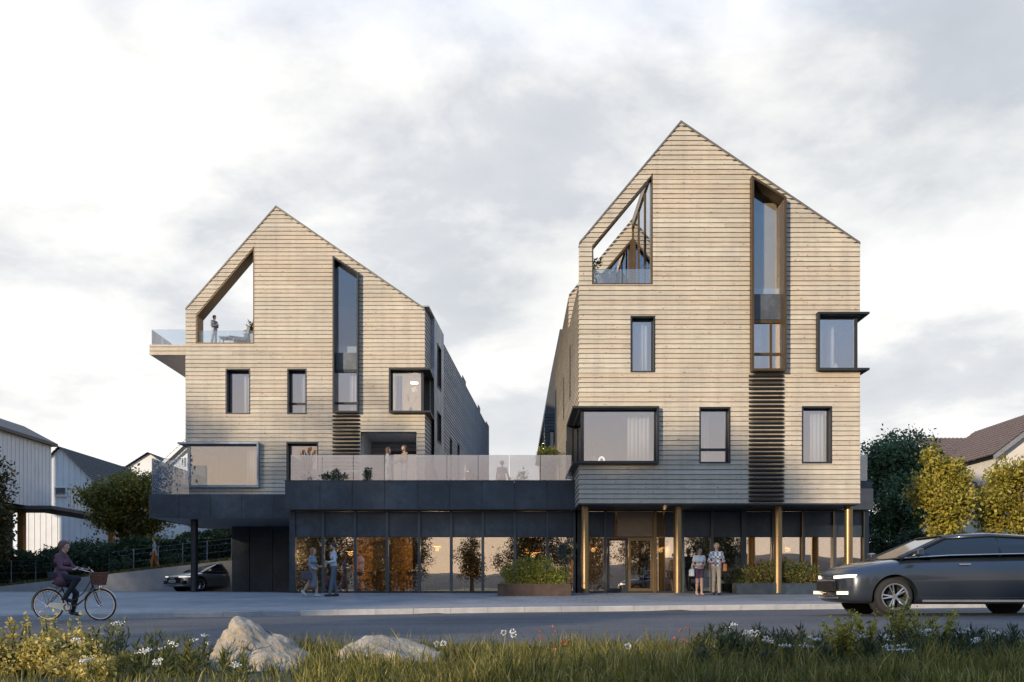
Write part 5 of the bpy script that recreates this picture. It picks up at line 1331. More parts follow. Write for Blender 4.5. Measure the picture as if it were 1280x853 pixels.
# bushes by the jutting house
for (px, s_, w, h, n, lab, mt, sd) in ((22, 25, 1.8, 2.1, 3600, 'tall dark bush under the jutting white upper floor at the picture edge', LF_DK, 1), (66, 25, 1.9, 2.4, 3800, 'dark bush in front of the orange timber posts', LF_DK, 2), (104, 24.5, 1.5, 2.0, 2600, 'dark bush left of the yellowing tree', LF_MID, 3), (150, 23.6, .6, 1.0, 700, 'small sparse bush beside the path under the yellowing tree', LF_DK, 4), (218, 23.6, .6, .8, 600, 'small sparse bush behind the front of the parked car', LF_DK, 5)):
    x, y = X(px, s_), D(s_) + (4.6 if n > 1000 else 0); rr = random.Random(sd)
    cs = [((rr.uniform(-.6, .6) * w, rr.uniform(-.3, .3) * w, rr.uniform(.3, .7) * h), (w * .5, w * .45, h * .34)) for _ in range(6)]
    shrub('bush', lab, 'bush', (x, y, zground(x, y)), cs, n, .14 if n > 1000 else .1, mt, stems=8, rng=np.random.default_rng(sd))
# trees on the far side of the road, behind the viewer: some are mirrored in the café glass, unseen ones are shaped for their shade
LF_SH = leaf('leaf_street_tree', (.020, .030, .012), (.05, .058, .018), .10, (.10, .075, .025))
GRP = 'trees across the road, mirrored in the glass'
for i, (x, y, h, r, cz, n, lab) in enumerate((
        (-71, -10, 16.4, 6.5, 3.5, 7000, 'tall broad tree across the road, last of the row'), (-61, -11, 17.0, 6.5, 3.5, 7500, 'tall broad tree across the road, last but one of the row'),
        (-52, -11, 19.4, 6.2, 3.5, 12000, 'tall broad tree across the road, third from the end of the row'), (-44.5, -9, 18.0, 5.8, 4, 12000, 'tall broad tree across the road, fourth from the end of the row'),
        (-48, -17, 20.4, 6.4, 5, 12000, 'unseen tall broad tree added behind the row to thicken its shade'), (-37.6, -11, 17.6, 4.8, 4, 6000, 'tall tree across the road beside the gap in the row'), (-49.5, -33, 22.2, 4.4, 19.0, 4200, 'unseen tree, high crown on a bare trunk shaped to shade the taller gabled house'),
        (-31.2, -11, 7.6, 4.2, 1.8, 3200, 'unseen low round tree added in the gap of the row to shade the road'), (-43.2, -33.5, 21.6, 3.4, 19.2, 2600, 'unseen slim tree, small high crown on a bare trunk shaped for shade on the facade'),
        (-21.5, -11, 8.1, 3.4, 5.6, 2600, 'unseen low tree, flat crown shaped to shade the road but not the verge'),
        (-9.4, -10, 8.4, 2.9, 1.2, 3600, 'tree mirrored in the amber bays of the café glass'),
        (-21.5, -30, 11.0, 4.8, .8, 4200, 'dense dark tree mirrored in the end bays of the café glass'), (-14.6, -31, 9.0, 3.4, .6, 3200, 'dark tree mirrored behind the standing couple'),
        (-3.6, -12, 5.8, 1.6, 1.8, 900, 'small lone tree mirrored against the bright sky in the café glass'), (1.6, -9, 8.8, 3.0, 1.6, 3600, 'tree mirrored behind the rusty planter'),
        (6.4, -9.5, 8.4, 2.6, 1.4, 3000, 'tree mirrored in the entrance doors'), (10.8, -9, 7.8, 1.9, 2.4, 1500, 'slim tree mirrored beside the second bronze column'), (17.5, -10, 7.4, 3.0, 2.6, 2600, 'round tree mirrored behind the strolling pair'))):
    tree('street_tree', lab, (x, y, -.6), h, max(1.0, cz), .16 + h * .006, crown(40 + i, r, r * .8, cz, h - .6, 20, .38, .58, .12 if h > 12 else .3), n if h > 12 else n * 3, .30 if h > 12 else .21 if y < -25 else .14, LF_SH, 40 + i, group=GRP)

# ------------------------------------------------------------------ verge in the foreground
rg = []
def vz(x, y): return zground(x, y)
rr = random.Random(77)
for i in range(52000):
    y = 5.6 + (NEAR + .15 - 5.6) * rr.random() ** .85; hw = y * .62
    x = rr.uniform(-hw, hw)
    if x < -y * .24 and rr.random() < .86: continue
    rg.append((x, y))
V, Fc = blades(rg, .05, .15, .009, vz, rr, .8)
mesh_obj('verge_grass', V, Fc, [leaf('leaf_grass', (.06, .072, .016), (.24, .215, .05), .38, (.48, .38, .14))], kind='stuff')
rg = []
for i in range(150):
    cy0 = rr.uniform(5.9, NEAR + .1); cx0 = rr.uniform(-.26 * cy0, .58 * cy0)
    for _ in range(rr.randint(14, 44)): rg.append((cx0 + rr.gauss(0, .09), cy0 + rr.gauss(0, .09)))
V, Fc = blades(rg, .13, .29, .011, vz, rr, .7)
mesh_obj('tall_grass', V, Fc, [MATS['leaf_grass']], kind='stuff')
# boulders
def boulder(label, px, py_top, s, pts, seed, rough=.07):
    """a faceted boulder: convex outline of a cloud of corner points, subdivided and eroded"""
    x, y = X(px, s), D(s); z = vz(x, y) - .06
    bm = bmesh.new()
    for p in pts: bm.verts.new((p[0] * 1.1, p[1] * 1.1, p[2] * 1.08))
    res = bmesh.ops.convex_hull(bm, input=bm.verts)
    bmesh.ops.delete(bm, geom=list(set(res['geom_interior']) | set(res['geom_unused'])), context='VERTS')
    bmesh.ops.triangulate(bm, faces=bm.faces)
    for _ in range(5): bmesh.ops.subdivide_edges(bm, edges=[e for e in bm.edges if e.calc_length() > .035], cuts=1, use_grid_fill=True); bmesh.ops.triangulate(bm, faces=bm.faces)
    from mathutils import noise
    bm.normal_update()
    for v in bm.verts:
        p = v.co + Vector((seed * 3.7, 0, 0))
        d = noise.fractal(p * 3.2, 1.0, 2.1, 6) * rough * .8 + noise.fractal(p * 14, 1.0, 2.2, 4) * .012 + abs(noise.noise(Vector((p.x * 2, p.y * 2, p.z * 11 + p.x * 3)))) * rough * .45 - rough * .4
        v.co += v.normal * d
    me = bpy.data.meshes.new('boulder'); bm.to_mesh(me); bm.free()
    me.polygons.foreach_set('use_smooth', np.ones(len(me.polygons), dtype=bool))
    me.materials.append(ROCK)
    ob = bpy.data.objects.new('boulder', me); COL.objects.link(ob); ob.location = (x, y, z)
    setp(ob, label, 'boulder')
ROCK, t, b = new_mat('limestone')
c = tramp(t, tnoise(t, 4, 7, .6), [(0.3, (.27, .225, .17)), (0.55, (.42, .36, .275)), (0.75, (.54, .47, .365))])
c = tmix(t, 1.0, c, tramp(t, tnoise(t, 30, 4, .7), [(0.35, (.72,) * 3), (0.65, (1.12,) * 3)]), 'MULTIPLY')
lnk(t, c, b.inputs['Base Color']); b.inputs['Roughness'].default_value = 0.9; tbump(t, b, tnoise(t, 22, 8, .7), .9, .03)
boulder('sharp ridged grey boulder lying among the weeds, steep on one side', 322, 783, 140,
        [(-.50, -.16, 0), (-.48, .2, 0), (.55, -.22, 0), (.56, .25, 0), (-.19, -.06, .47), (-.14, .10, .48), (.06, .04, .41), (.27, .06, .29), (.50, .12, .13), (-.08, -.36, 0), (.3, -.34, 0), (.05, -.24, .25), (.34, -.2, .15), (0, .32, .25)], 1, .05)
boulder('low flat pale boulder lying in the grass', 487, 800, 143,
        [(-.42, -.2, 0), (-.44, .15, .1), (.42, -.2, 0), (.46, .2, .05), (-.40, -.12, .22), (-.2, .0, .33), (.0, .05, .31), (.2, .1, .27), (.42, .0, .18), (-.25, -.24, .2), (.1, -.26, .18), (.3, -.2, .15), (-.2, .25, .28), (.2, .28, .24)], 2, .05)
# weeds: upright leafy stems, white flower heads, yellow bushes, poppies
def weed_mesh(seed, h, stems, lw, ll, lean=.25):
    rr = random.Random(seed); st = MB(); P = []; DR = []
    for i in range(stems):
        a = rr.uniform(0, 6.28); e = Vector((math.cos(a), math.sin(a), 0)) * rr.uniform(.05, lean) * h; hh = h * rr.uniform(.7, 1)
        b0 = Vector((rr.uniform(-.05, .05), rr.uniform(-.05, .05), 0)); pts = [b0 + e * (t ** 1.6) + Vector((0, 0, hh * t)) for t in (0, .35, .7, 1)]
        st.tube(pts, [.004, .0035, .003, .0015], 5)
        k = int(hh / .016)
        for j in range(k):
            t = .12 + .88 * j / k; q = b0 + e * (t ** 1.6) + Vector((0, 0, hh * t)); b_ = j * 2.4
            P.append(q); DR.append((math.cos(b_) * (1.1 - .5 * t), math.sin(b_) * (1.1 - .5 * t), .45 + .6 * t))
    V, Fc = leaves(np.array(P), ll, ll / lw, up=0, rng=np.random.default_rng(seed), jitter=.2, dirs=np.array(DR) * 1.3)
    return st, V, Fc
def weed(name, label, cat, x, y, h, stems, lw, ll, m, seed, group=None, lean=.25, heads=None, head_m=None, head_n=15, head_r=.017, hs=.013):
    o = empty(name, label, cat, (x, y, vz(x, y)), group=group, world_coords=False)
    st, V, Fc = weed_mesh(seed, h, stems, lw, ll, lean)
    st.build('stem', mk('stem_green', (.07, .085, .025), 0.7, 0, .15, 5), o); mesh_obj('leaves', V, Fc, [m], parent=o)
    if heads:
        rr = random.Random(seed + 5); hb = MB(); P = []
        for i in range(heads):
            a = rr.uniform(0, 6.28); tip = Vector((math.cos(a) * h * .28 * rr.random(), math.sin(a) * h * .28 * rr.random(), h * rr.uniform(.85, 1.08)))
            hb.tube([(0, 0, h * .3), tip * .8, tip], [.003, .003, .002], 4)
            for j in range(head_n): P.append(tip + Vector((rr.gauss(0, head_r), rr.gauss(0, head_r), rr.gauss(0, head_r * .35))))
        V2, F2 = leaves(np.array(P), hs, 1.15, up=1.0, rng=np.random.default_rng(seed + 9), jitter=.2)
        hb.build('flower_stem', MATS['stem_green'], o); mesh_obj('blossoms', V2, F2, [head_m], parent=o)
    return o
WHITEF = mk('white_petal', (.72, .72, .70), 0.7, 0, .05, 9); REDF = mk('red_petal', (.55, .09, .035), 0.6, 0, .1, 9); YELF = leaf('yellow_petal', (.40, .33, .04), (.62, .50, .06), .3)
LF_WEED = leaf('leaf_weed_sunlit', (.06, .08, .02), (.18, .18, .045), .35, (.30, .25, .07))  # sunlit copy of the weed leaf, sun put into its colour
LF_WEEDD = leaf('leaf_weed_shaded', (.022, .042, .022), (.05, .075, .035), .3)  # shaded copy, the shade is put into the leaf colour
def gp(px, s): return X(px, s), D(s)
G1 = 'leafy weeds along the verge'; G2 = 'white flowered weeds along the verge'
k = 0
for (px, s_, h, n, dark) in ((118, 146, .34, 4, 0), (148, 142, .40, 5, 0), (176, 150, .26, 4, 0), (192, 140, .34, 4, 0), (212, 146, .27, 4, 0), (232, 150, .30, 4, 0), (250, 152, .25, 3, 0), (128, 158, .26, 5, 0), (160, 160, .22, 4, 0), (205, 162, .22, 5, 0), (238, 160, .2, 4, 0), (282, 160, .22, 4, 0), (305, 165, .18, 4, 0),
                            (886, 128, .26, 5, 1), (902, 133, .3, 5, 1), (925, 136, .26, 5, 1), (948, 130, .30, 5, 1), (975, 136, .25, 5, 1), (1002, 132, .27, 5, 1), (900, 146, .24, 6, 1), (935, 150, .22, 6, 1), (985, 150, .24, 6, 1), (1040, 150, .2, 6, 1), (1085, 150, .22, 6, 1), (1130, 146, .25, 6, 1), (1180, 142, .24, 6, 1), (1215, 140, .26, 6, 1), (1250, 142, .24, 6, 1), (1270, 134, .27, 5, 1), (1160, 130, .25, 5, 1), (1225, 128, .24, 5, 1), (1060, 130, .24, 5, 1), (870, 140, .22, 5, 1), (915, 142, .25, 6, 1), (962, 140, .25, 6, 1), (1018, 142, .22, 6, 1), (1100, 134, .22, 6, 1), (1145, 154, .2, 6, 1), (1200, 152, .2, 6, 1), (1240, 154, .2, 6, 1), (880, 156, .18, 6, 1), (955, 160, .18, 6, 1), (1030, 160, .18, 6, 1), (1195, 132, .25, 6, 1), (1262, 150, .22, 6, 1)):
    x, y = gp(px, s_); k += 1
    h *= 1.12; n += 2
    weed('weed', 'upright green weed with narrow leaves among the boulders and yellow bush' if not dark else 'dark shaded weed with narrow leaves among the white flowers at the road edge', 'weed', x, y , h, n, .014, .080, LF_WEEDD if dark else LF_WEED, 100 + k, G1 if not dark else 'dark shaded weeds along the verge')
for (px, s_, h, hd, dark) in ((92, 150, .33, 5, 0), (147, 144, .40, 4, 0), (182, 160, .24, 6, 0), (212, 156, .27, 5, 0), (255, 150, .30, 4, 0), (112, 168, .2, 4, 0), (196, 170, .18, 4, 0), (296, 172, .16, 4, 0),
                              (912, 126, .29, 4, 1), (944, 134, .25, 4, 1), (960, 146, .23, 5, 1), (930, 132, .25, 3, 1), (1020, 146, .24, 5, 1), (982, 158, .2, 4, 1), (1008, 152, .2, 4, 1), (1072, 140, .25, 4, 1), (1112, 144, .23, 4, 1), (1155, 140, .26, 4, 1), (1200, 136, .26, 4, 1), (1247, 140, .24, 4, 1), (1225, 146, .2, 4, 1), (1110, 156, .18, 4, 1), (1132, 160, .2, 4, 1)):
    x, y = gp(px, s_); k += 1
    weed('flowering_weed', 'white flower heads on a leafy stem near the yellow bush and boulders' if not dark else 'white flower heads on dark leafy stems along the shaded road edge', 'flower', x, y, h, 3, .010, .05, LF_WEEDD if dark else LF_WEED, 300 + k, G2 if not dark else 'white flowers along the shaded verge', heads=hd, head_m=WHITEF)
# the golden bush in the corner
LF_GOLDB = leaf('leaf_gold_bush', (.34, .28, .06), (.64, .52, .16), .4, (.72, .62, .30))
for (px, s_, w, h, n, lab) in ((20, 150, .46, .42, 5200, 'dense golden yellow bush filling the near corner of the verge'), (78, 146, .36, .42, 3200, 'golden yellow bush with long upright shoots beside the white flowers'), (104, 160, .34, .26, 2200, 'low golden yellow bush in front of the leafy weeds')):
    x, y = gp(px, s_); rr = random.Random(px)
    cs = [((rr.uniform(-.7, .7) * w, rr.uniform(-.4, .4) * w, rr.uniform(.25, .62) * h), (w * .42, w * .36, h * .34)) for _ in range(7)] + [((rr.uniform(-.6, .6) * w, rr.uniform(-.2, .2) * w, h * .95), (.025, .025, h * .3)) for _ in range(6)]
    shrub('golden_bush', lab, 'bush', (x, y, vz(x, y)), cs, n, .030, LF_GOLDB, MATS['stem_green'], stems=13, aspect=1.6, rng=np.random.default_rng(px))
# tall yellow flowering plants at the right
for i, (px, s_, h, n, lab) in enumerate(((1055, 150, .40, 15, 'bushy yellow flowering plant, lower of the group by the road'), (1085, 138, .44, 10, 'yellow flowering plant leaning out over the road edge'), (1118, 132, .52, 13, 'tallest yellow flowering plant with many upright shoots'), (1150, 134, .48, 12, 'yellow flowering plant in the thick of the road edge clump'), (1178, 136, .42, 8, 'thin yellow flowering plant stretching away from the clump'))):
    x, y = gp(px, s_); o = empty('flowering_plant', lab, 'plant', (x, y, vz(x, y)), world_coords=False); rr = random.Random(900 + i); st = MB(); P = []; Q = []
    for j in range(n):
        a = rr.uniform(0, 6.28); e = Vector((math.cos(a), math.sin(a), 0)) * h * rr.uniform(.1, .5); hh = h * rr.uniform(.65, 1.1)
        f = lambda t: e * (t ** 1.5) + Vector((0, 0, hh * t)); st.tube([f(t) for t in (0, .3, .6, .85, 1)], [.005, .004, .003, .002, .001], 5)
        for t in np.linspace(.15, 1, 30):
            for _ in range(2): P.append(f(t) + Vector((rr.gauss(0, .014), rr.gauss(0, .014), rr.gauss(0, .012))))
        for t in np.linspace(.1, .8, 12): Q.append(f(t))
    st.build('stem', MATS['stem_green'], o); V, Fc = leaves(np.array(P), .027, 1.3, rng=np.random.default_rng(i)); mesh_obj('blossoms', V, Fc, [leaf('yellow_green_blossom', (.22, .21, .04), (.50, .43, .08), .35)], parent=o)
    V, Fc = leaves(np.array(Q), .05, 3, rng=np.random.default_rng(i + 50)); mesh_obj('leaves', V, Fc, [LF_WEED], parent=o)
# small red and white flowers in the grass
for i, (px, s_, h) in enumerate(((671, 128, .27), (688, 127, .30), (691, 134, .27), (676, 140, .22), (700, 140, .2), (705, 146, .2), (672, 132, .22), (710, 137, .2), (848, 130, .26), (855, 128, .28), (860, 127, .28), (840, 134, .2), (851, 140, .2), (866, 136, .22), (871, 136, .18), (690, 150, .17), (836, 146, .16))):
    x, y = gp(px, s_); o = empty('red_flower', 'small red flower on a thin stem in the grass', 'flower', (x, y, vz(x, y)), group='red flowers in the grass', world_coords=False)
    q = MB(); q.tube([(0, 0, 0), (.01, 0, h * .6), (.02, .01, h)], .0025, 4); q.build('stem', MATS['stem_green'], o)
    V, Fc = leaves(np.array([(.02, .01, h)] * 9), .015, 1.2, rng=np.random.default_rng(i)); mesh_obj('blossom', V, Fc, [REDF], parent=o)
for i, (px, s_, h) in enumerate(((630, 128, .25), (641, 128, .26), (642, 130, .23), (785, 150, .19), (546, 140, .19), (554, 141, .2))):
    x, y = gp(px, s_); o = empty('white_flower', 'round white flower head standing in the grass', 'flower', (x, y, vz(x, y)), group='round white flowers in the grass', world_coords=False)
    q = MB(); q.tube([(0, 0, 0), (0, 0, h)], .003, 4); q.build('stem', MATS['stem_green'], o)
    P = np.random.default_rng(i).normal(size=(60, 3)); P = P / np.linalg.norm(P, axis=1)[:, None] * .018 + np.array([0, 0, h]); V, Fc = leaves(P, .012, 1.2, rng=np.random.default_rng(i)); mesh_obj('blossom', V, Fc, [WHITEF], parent=o)
# ------------------------------------------------------------------ people: one continuous body from blended round cones
class SDF:
    def __init__(s): s.p = []
    def cone(s, a, b, ra, rb, mat, k=.02): s.p.append((np.array(a, float), np.array(b, float), ra, rb, mat, k)); return s
    def mesh(s, h):
        lo = np.min([np.minimum(a - ra, b - rb) for a, b, ra, rb, _, _ in s.p], 0) - 3 * h; hi = np.max([np.maximum(a + ra, b + rb) for a, b, ra, rb, _, _ in s.p], 0) + 3 * h
        n = np.ceil((hi - lo) / h).astype(int) + 1
        Dm = np.full(n, 1.0); ID = np.zeros(n, np.int16); Dr = np.full(n, 1.0)
        for a, b, ra, rb, mat, k in s.p:
            m = max(ra, rb) + k + 2.5 * h
            i0 = np.maximum(((np.minimum(a, b) - m - lo) / h).astype(int), 0); i1 = np.minimum(((np.maximum(a, b) + m - lo) / h).astype(int) + 2, n)
            sl = tuple(slice(p, q) for p, q in zip(i0, i1))
            g = np.stack(np.meshgrid(*[lo[q] + h * np.arange(i0[q], i1[q]) for q in range(3)], indexing='ij'), -1)
            ab = b - a; t = np.clip(((g - a) @ ab) / max(ab @ ab, 1e-9), 0, 1)
            d = np.linalg.norm(g - a - t[..., None] * ab, axis=-1) - (ra + (rb - ra) * t)
            o = Dm[sl]; hh = np.clip(0.5 + 0.5 * (o - d) / k, 0, 1); Dm[sl] = o * (1 - hh) + d * hh - k * hh * (1 - hh)
            w = d < Dr[sl]; ID[sl][w] = mat; Dr[sl][w] = d[w]
        return surface_net(Dm, ID, lo, h)
def surface_net(Dm, ID, lo, h):
    ins = Dm < 0
    c = [ins[i:Dm.shape[0] - 1 + i, j:Dm.shape[1] - 1 + j, k:Dm.shape[2] - 1 + k] for i in (0, 1) for j in (0, 1) for k in (0, 1)]
    cs = np.sum(c, 0); mixed = (cs > 0) & (cs < 8)
    idx = np.full(mixed.shape, -1); cells = np.argwhere(mixed); idx[mixed] = np.arange(len(cells))
    acc = np.zeros((len(cells), 3)); cnt = np.zeros(len(cells)); off = [(i, j, k) for i in (0, 1) for j in (0, 1) for k in (0, 1)]
    for p in range(8):
        for q in range(p + 1, 8):
            if sum(abs(x - y) for x, y in zip(off[p], off[q])) != 1: continue
            A = cells + off[p]; B = cells + off[q]; da = Dm[tuple(A.T)]; db = Dm[tuple(B.T)]; x = (da < 0) != (db < 0)
            t = np.where(x, da / np.where(x, da - db, 1), 0); acc += np.where(x[:, None], A + t[:, None] * (B - A), 0); cnt += x
    V = acc / cnt[:, None]; Fs = []
    for ax in range(3):
        u, v = [(1, 2), (2, 0), (0, 1)][ax]
        s0 = [slice(1, -1)] * 3; s1 = [slice(1, -1)] * 3; s0[ax] = slice(0, -1); s1[ax] = slice(1, None)
        a, b = ins[tuple(s0)], ins[tuple(s1)]; E = np.argwhere(a != b); st = a[tuple(E.T)]
        base = E.copy(); base[:, u] += 1; base[:, v] += 1
        def at(du, dv):
            q = base.copy(); q[:, u] += du; q[:, v] += dv; return idx[tuple(q.T)]
        f = np.stack([at(-1, -1), at(0, -1), at(0, 0), at(-1, 0)], 1); f[~st] = f[~st][:, ::-1]; Fs.append(f)
    Fc = np.concatenate(Fs); nv = np.round(V).astype(int); vid = ID[tuple(nv.T)]
    return V * h + lo, Fc, vid[Fc[:, 0]]
SKIN = mk('skin', (.52, .33, .24), 0.6, 0, .04, 20); SKIN2 = mk('tanned_skin', (.44, .27, .19), 0.6, 0, .04, 20)
EYE = mk('eye_dark', (.03, .025, .02), 0.3); LIP = mk('lips', (.42, .18, .15), .5)
def hairm(name, c): return mk(name, c, 0.55, 0, .25, 30)
def cloth(name, c, var=.12, vs=9): return mk(name, c, 0.9, 0, var, vs, .15, 60)
BASE = dict(pelvis=(0, 0, .96), waist=(0, 0, 1.10), chest=(0, 0, 1.30), neck=(-.01, 0, 1.47), head=(.015, 0, 1.635),
            hl=(0, .085, .93), hr=(0, -.085, .93), kl=(.02, .09, .50), kr=(.02, -.09, .50), al=(-.02, .09, .085), ar=(-.02, -.09, .085),
            sl=(-.01, .175, 1.42), sr=(-.01, -.175, 1.42), el=(-.03, .225, 1.14), er=(-.03, -.225, 1.14), wl=(.05, .235, .90), wr=(.05, -.235, .90),
            fl=0.0, fr=0.0, look=0.0)
def person(label, loc, rot, J, top, legs, shoe, hair, skin=None, height=1.75, sleeves='long', skirt=None, coat=None, shorts=None, hairstyle='short', vox=.0085, female=False, group=None, hat=None, lean_head=(0, 0), hands=True, grip=.6):
    j = dict(BASE); j.update(J); skin = skin or SKIN
    S = SDF(); v = lambda n: np.array(j[n], float)
    mats = [skin, top, legs, shoe, EYE, LIP, coat or top, skirt or legs]
    f = .92 if female else 1.0
    pel, wai, che, nec, hea = v('pelvis'), v('waist'), v('chest'), v('neck'), v('head')
    lat = lambda y: np.array((0, y, 0.0))
    # torso
    S.cone(pel + lat(.075), pel + lat(-.075), .105, .105, 2, .04)
    S.cone(wai + lat(.055 * f), wai + lat(-.055 * f), .098 * f, .098 * f, 1, .06)
    S.cone(che + lat(.085 * f), che + lat(-.085 * f), .112 * f, .112 * f, 1, .06)
    S.cone(pel + (wai - pel) * .35 + lat(.06), pel + (wai - pel) * .35 + lat(-.06), .108, .108, 1, .03)
    S.cone(v('sl') * np.array((1, .8, 1)), v('sr') * np.array((1, .8, 1)), .062, .062, 1, .05)
    if female:
        for q in (.07, -.07): S.cone(che + np.array((.075, q, -.03)), che + np.array((.075, q, -.04)), .055, .055, 1, .04)
    # legs
    for sd in 'lr':
        H, K, A = v('h' + sd), v('k' + sd), v('a' + sd)
        lm = 2; calf = 2
        if shorts or skirt: lm = 0; calf = 0
        S.cone(H, K, .088, .058, lm, .03); S.cone(K, K + (A - K) * .35, .056, .054, calf, .03); S.cone(K + (A - K) * .35, A, .054, .037, calf, .03)
        if shorts: S.cone(H, H + (K - H) * shorts, .102, .092, 2, .015)
        if not (shorts or skirt): S.cone(K, A + (K - A) * .05, .062, .052, 2, .02)
        d = math.radians(j['f' + sd]); foot = j.get('t' + sd)
        tdir = np.array((math.cos(d), 0, math.sin(d))) if foot is None else np.array(foot, float)
        up = np.array((-tdir[2], 0, tdir[0])); sole = A - up * .045
        S.cone(sole - tdir * .045, sole + tdir * .10, .036, .036, 3, .02); S.cone(sole + tdir * .10, sole + tdir * .165 - up * .008, .036, .026, 3, .02); S.cone(A, A - up * .03, .042, .04, 3, .02)
    if skirt:
        S.cone(pel + np.array((0, .03, .04)), np.array((0.01, .02, j.get('hem', .5))), .118, .135, 7, .04); S.cone(pel + np.array((0, -.03, .04)), np.array((0.01, -.02, j.get('hem', .5))), .118, .135, 7, .04)
    if coat:
        ch = np.array(j.get('coat_hem', (0, 0, .78)))
        S.cone(pel + lat(.07), ch + lat(.085), .125, .14, 6, .05); S.cone(pel + lat(-.07), ch + lat(-.085), .125, .14, 6, .05)
        S.cone(nec - np.array((0, 0, .05)), nec + np.array((.0, 0, .02)), .075, .068, 6, .02)
    # arms and hands
    for sd, q in (('l', 1), ('r', -1)):
        Sh, El, Wr = v('s' + sd), v('e' + sd), v('w' + sd); th = 1.18 if coat else 1.0
        am = 1; fm = 1 if sleeves == 'long' else 0
        S.cone(Sh, El, .054 * f * th, .043 * f * th, am if sleeves != 'short' else 0, .03)
        if sleeves == 'short': S.cone(Sh, Sh + (El - Sh) * .5, .066 * f, .062 * f, 1, .02)
        if sleeves == 'roll': S.cone(El, El + (Wr - El) * .3, .046, .045, 1, .02)
        S.cone(El, Wr, .042 * f * (1.12 if fm else 1) * th, .027 * (1.25 if fm else 1) * th, fm, .02)
        d = Wr - El; d /= np.linalg.norm(d); hd = np.array(j.get('d' + sd, tuple(d)), float); hd /= np.linalg.norm(hd)
        side = np.array(j.get('n' + sd, (1, 0, 0.2)), float); side -= hd * (side @ hd); side /= np.linalg.norm(side)      # towards the thumb
        palm = np.cross(hd, side) * (-q); palm /= np.linalg.norm(palm)
        P0 = Wr + hd * .02
        S.cone(P0 + side * .016, P0 + hd * .065 + side * .022, .019, .018, 0, .012); S.cone(P0 - side * .014, P0 + hd * .062 - side * .022, .019, .017, 0, .012)
        for i, (o, L) in enumerate(((.029, .070), (.010, .078), (-.010, .073), (-.028, .058))):
            b0 = P0 + hd * .07 + side * o; g = grip
            m1 = b0 + (hd * math.cos(g * .6) + palm * math.sin(g * .6)) * L * .5; e1 = m1 + (hd * math.cos(g * 1.6) + palm * math.sin(g * 1.6)) * L * .5
            S.cone(b0, m1, .0092, .0086, 0, .004); S.cone(m1, e1, .0086, .0072, 0, .004)
        t0 = P0 + side * .024 + hd * .012; t1 = t0 + (side * .75 + hd * .6 + palm * .3) * .034; S.cone(t0, t1, .0125, .0105, 0, .008); S.cone(t1, t1 + (hd * .9 + side * .2 + palm * .45) * .030, .0105, .0085, 0, .004)
    # neck and head
    lk = math.radians(j['look']); fx = np.array((math.cos(lk), math.sin(lk), 0)); fy = np.array((-math.sin(lk), math.cos(lk), 0)); fz = np.array((0, 0, 1.0))
    ph = math.radians(j.get('nod', 0)); fx2 = fx * math.cos(ph) - fz * math.sin(ph); fz2 = fz * math.cos(ph) + fx * math.sin(ph); fx, fz = fx2, fz2
    S.cone(nec - np.array((0, 0, .04)), hea - fz * .07, .056 * f, .052 * f, 0, .02)
    hp = lambda x, y, z: hea + fx * x + fy * y + fz * z
    S.cone(hp(-.022, 0, .025), hp(.012, 0, .028), .086, .080, 0, .03); S.cone(hp(.03, 0, -.01), hp(.045, 0, -.085), .066, .034, 0, .03)
    S.cone(hp(.085, 0, .012), hp(.102, 0, -.028), .010, .015, 0, .012)
    for q in (1, -1):
        S.cone(hp(0.0, .076 * q, .012), hp(-.008, .080 * q, -.022), .014, .010, 0, .006); S.cone(hp(.079, .031 * q, .008), hp(.080, .034 * q, .008), .0095, .0095, 4, .003)
        S.cone(hp(.083, .02 * q, .028), hp(.076, .045 * q, .026), .006, .005, 4, .004)
    S.cone(hp(.081, .018, -.056), hp(.081, -.018, -.056), .0075, .0075, 5, .004)
    V, Fc, mi = S.mesh(vox / (height / 1.75))
    k = height / 1.75
    o = empty('person', label, 'person', loc, rot, group, world_coords=False)
    used = sorted(set(mi.tolist())); rm = {m: i for i, m in enumerate(used)}
    mesh_obj('body', V * k, Fc, [mats[m] for m in used], np.array([rm[m] for m in mi.tolist()]), o, smooth=True)
    Hh = SDF()
    if hat is None:
        Hh.cone(hp(-.032, 0, .046), hp(-.006, 0, .056), .090, .082, 0, .02)
        for q in (1, -1): Hh.cone(hp(-.03, .045 * q, .02), hp(-.01, .05 * q, .04), .050, .050, 0, .02)
        Hh.cone(hp(-.07, 0, .0), hp(-.07, 0, -.03), .055, .045, 0, .02); Hh.cone(hp(.045, 0, .095), hp(.03, 0, .1), .035, .035, 0, .02)
        if hairstyle == 'long':
            for q in (-.05, 0, .05): Hh.cone(hp(-.06, q, -.01), hp(-.085, q * 1.1, -.20), .045, .03, 0, .02)
            for q in (1, -1): Hh.cone(hp(-.02, .07 * q, .0), hp(-.035, .078 * q, -.15), .032, .024, 0, .02)
        if hairstyle == 'bun': Hh.cone(hp(-.11, 0, .04), hp(-.12, 0, .05), .045, .045, 0, .01)
        if hairstyle == 'pony': Hh.cone(hp(-.11, 0, .03), hp(-.15, 0, -.14), .035, .02, 0, .02)
        nm = 'hair'
    else:
        Hh.cone(hp(-.03, 0, .05), hp(-.004, 0, .058), .098, .092, 0, .02); Hh.cone(hp(-.075, 0, .0), hp(-.075, 0, -.04), .055, .05, 0, .02); nm = 'hat'
        for q in (1, -1): Hh.cone(hp(-.02, .05 * q, .015), hp(.0, .05 * q, .02), .048, .046, 0, .02)
    if j.get('beard'): Hh.cone(hp(.052, .03, -.075), hp(.052, -.03, -.075), .032, .032, 0, .02)
    V, Fc, mi = Hh.mesh(.008)
    mesh_obj(nm, V * k, Fc, [hat or hair], parent=o, smooth=True)
    return o
def held(name, label, cat, loc, rot=0): return empty(name, label, cat, loc, rot, world_coords=False)
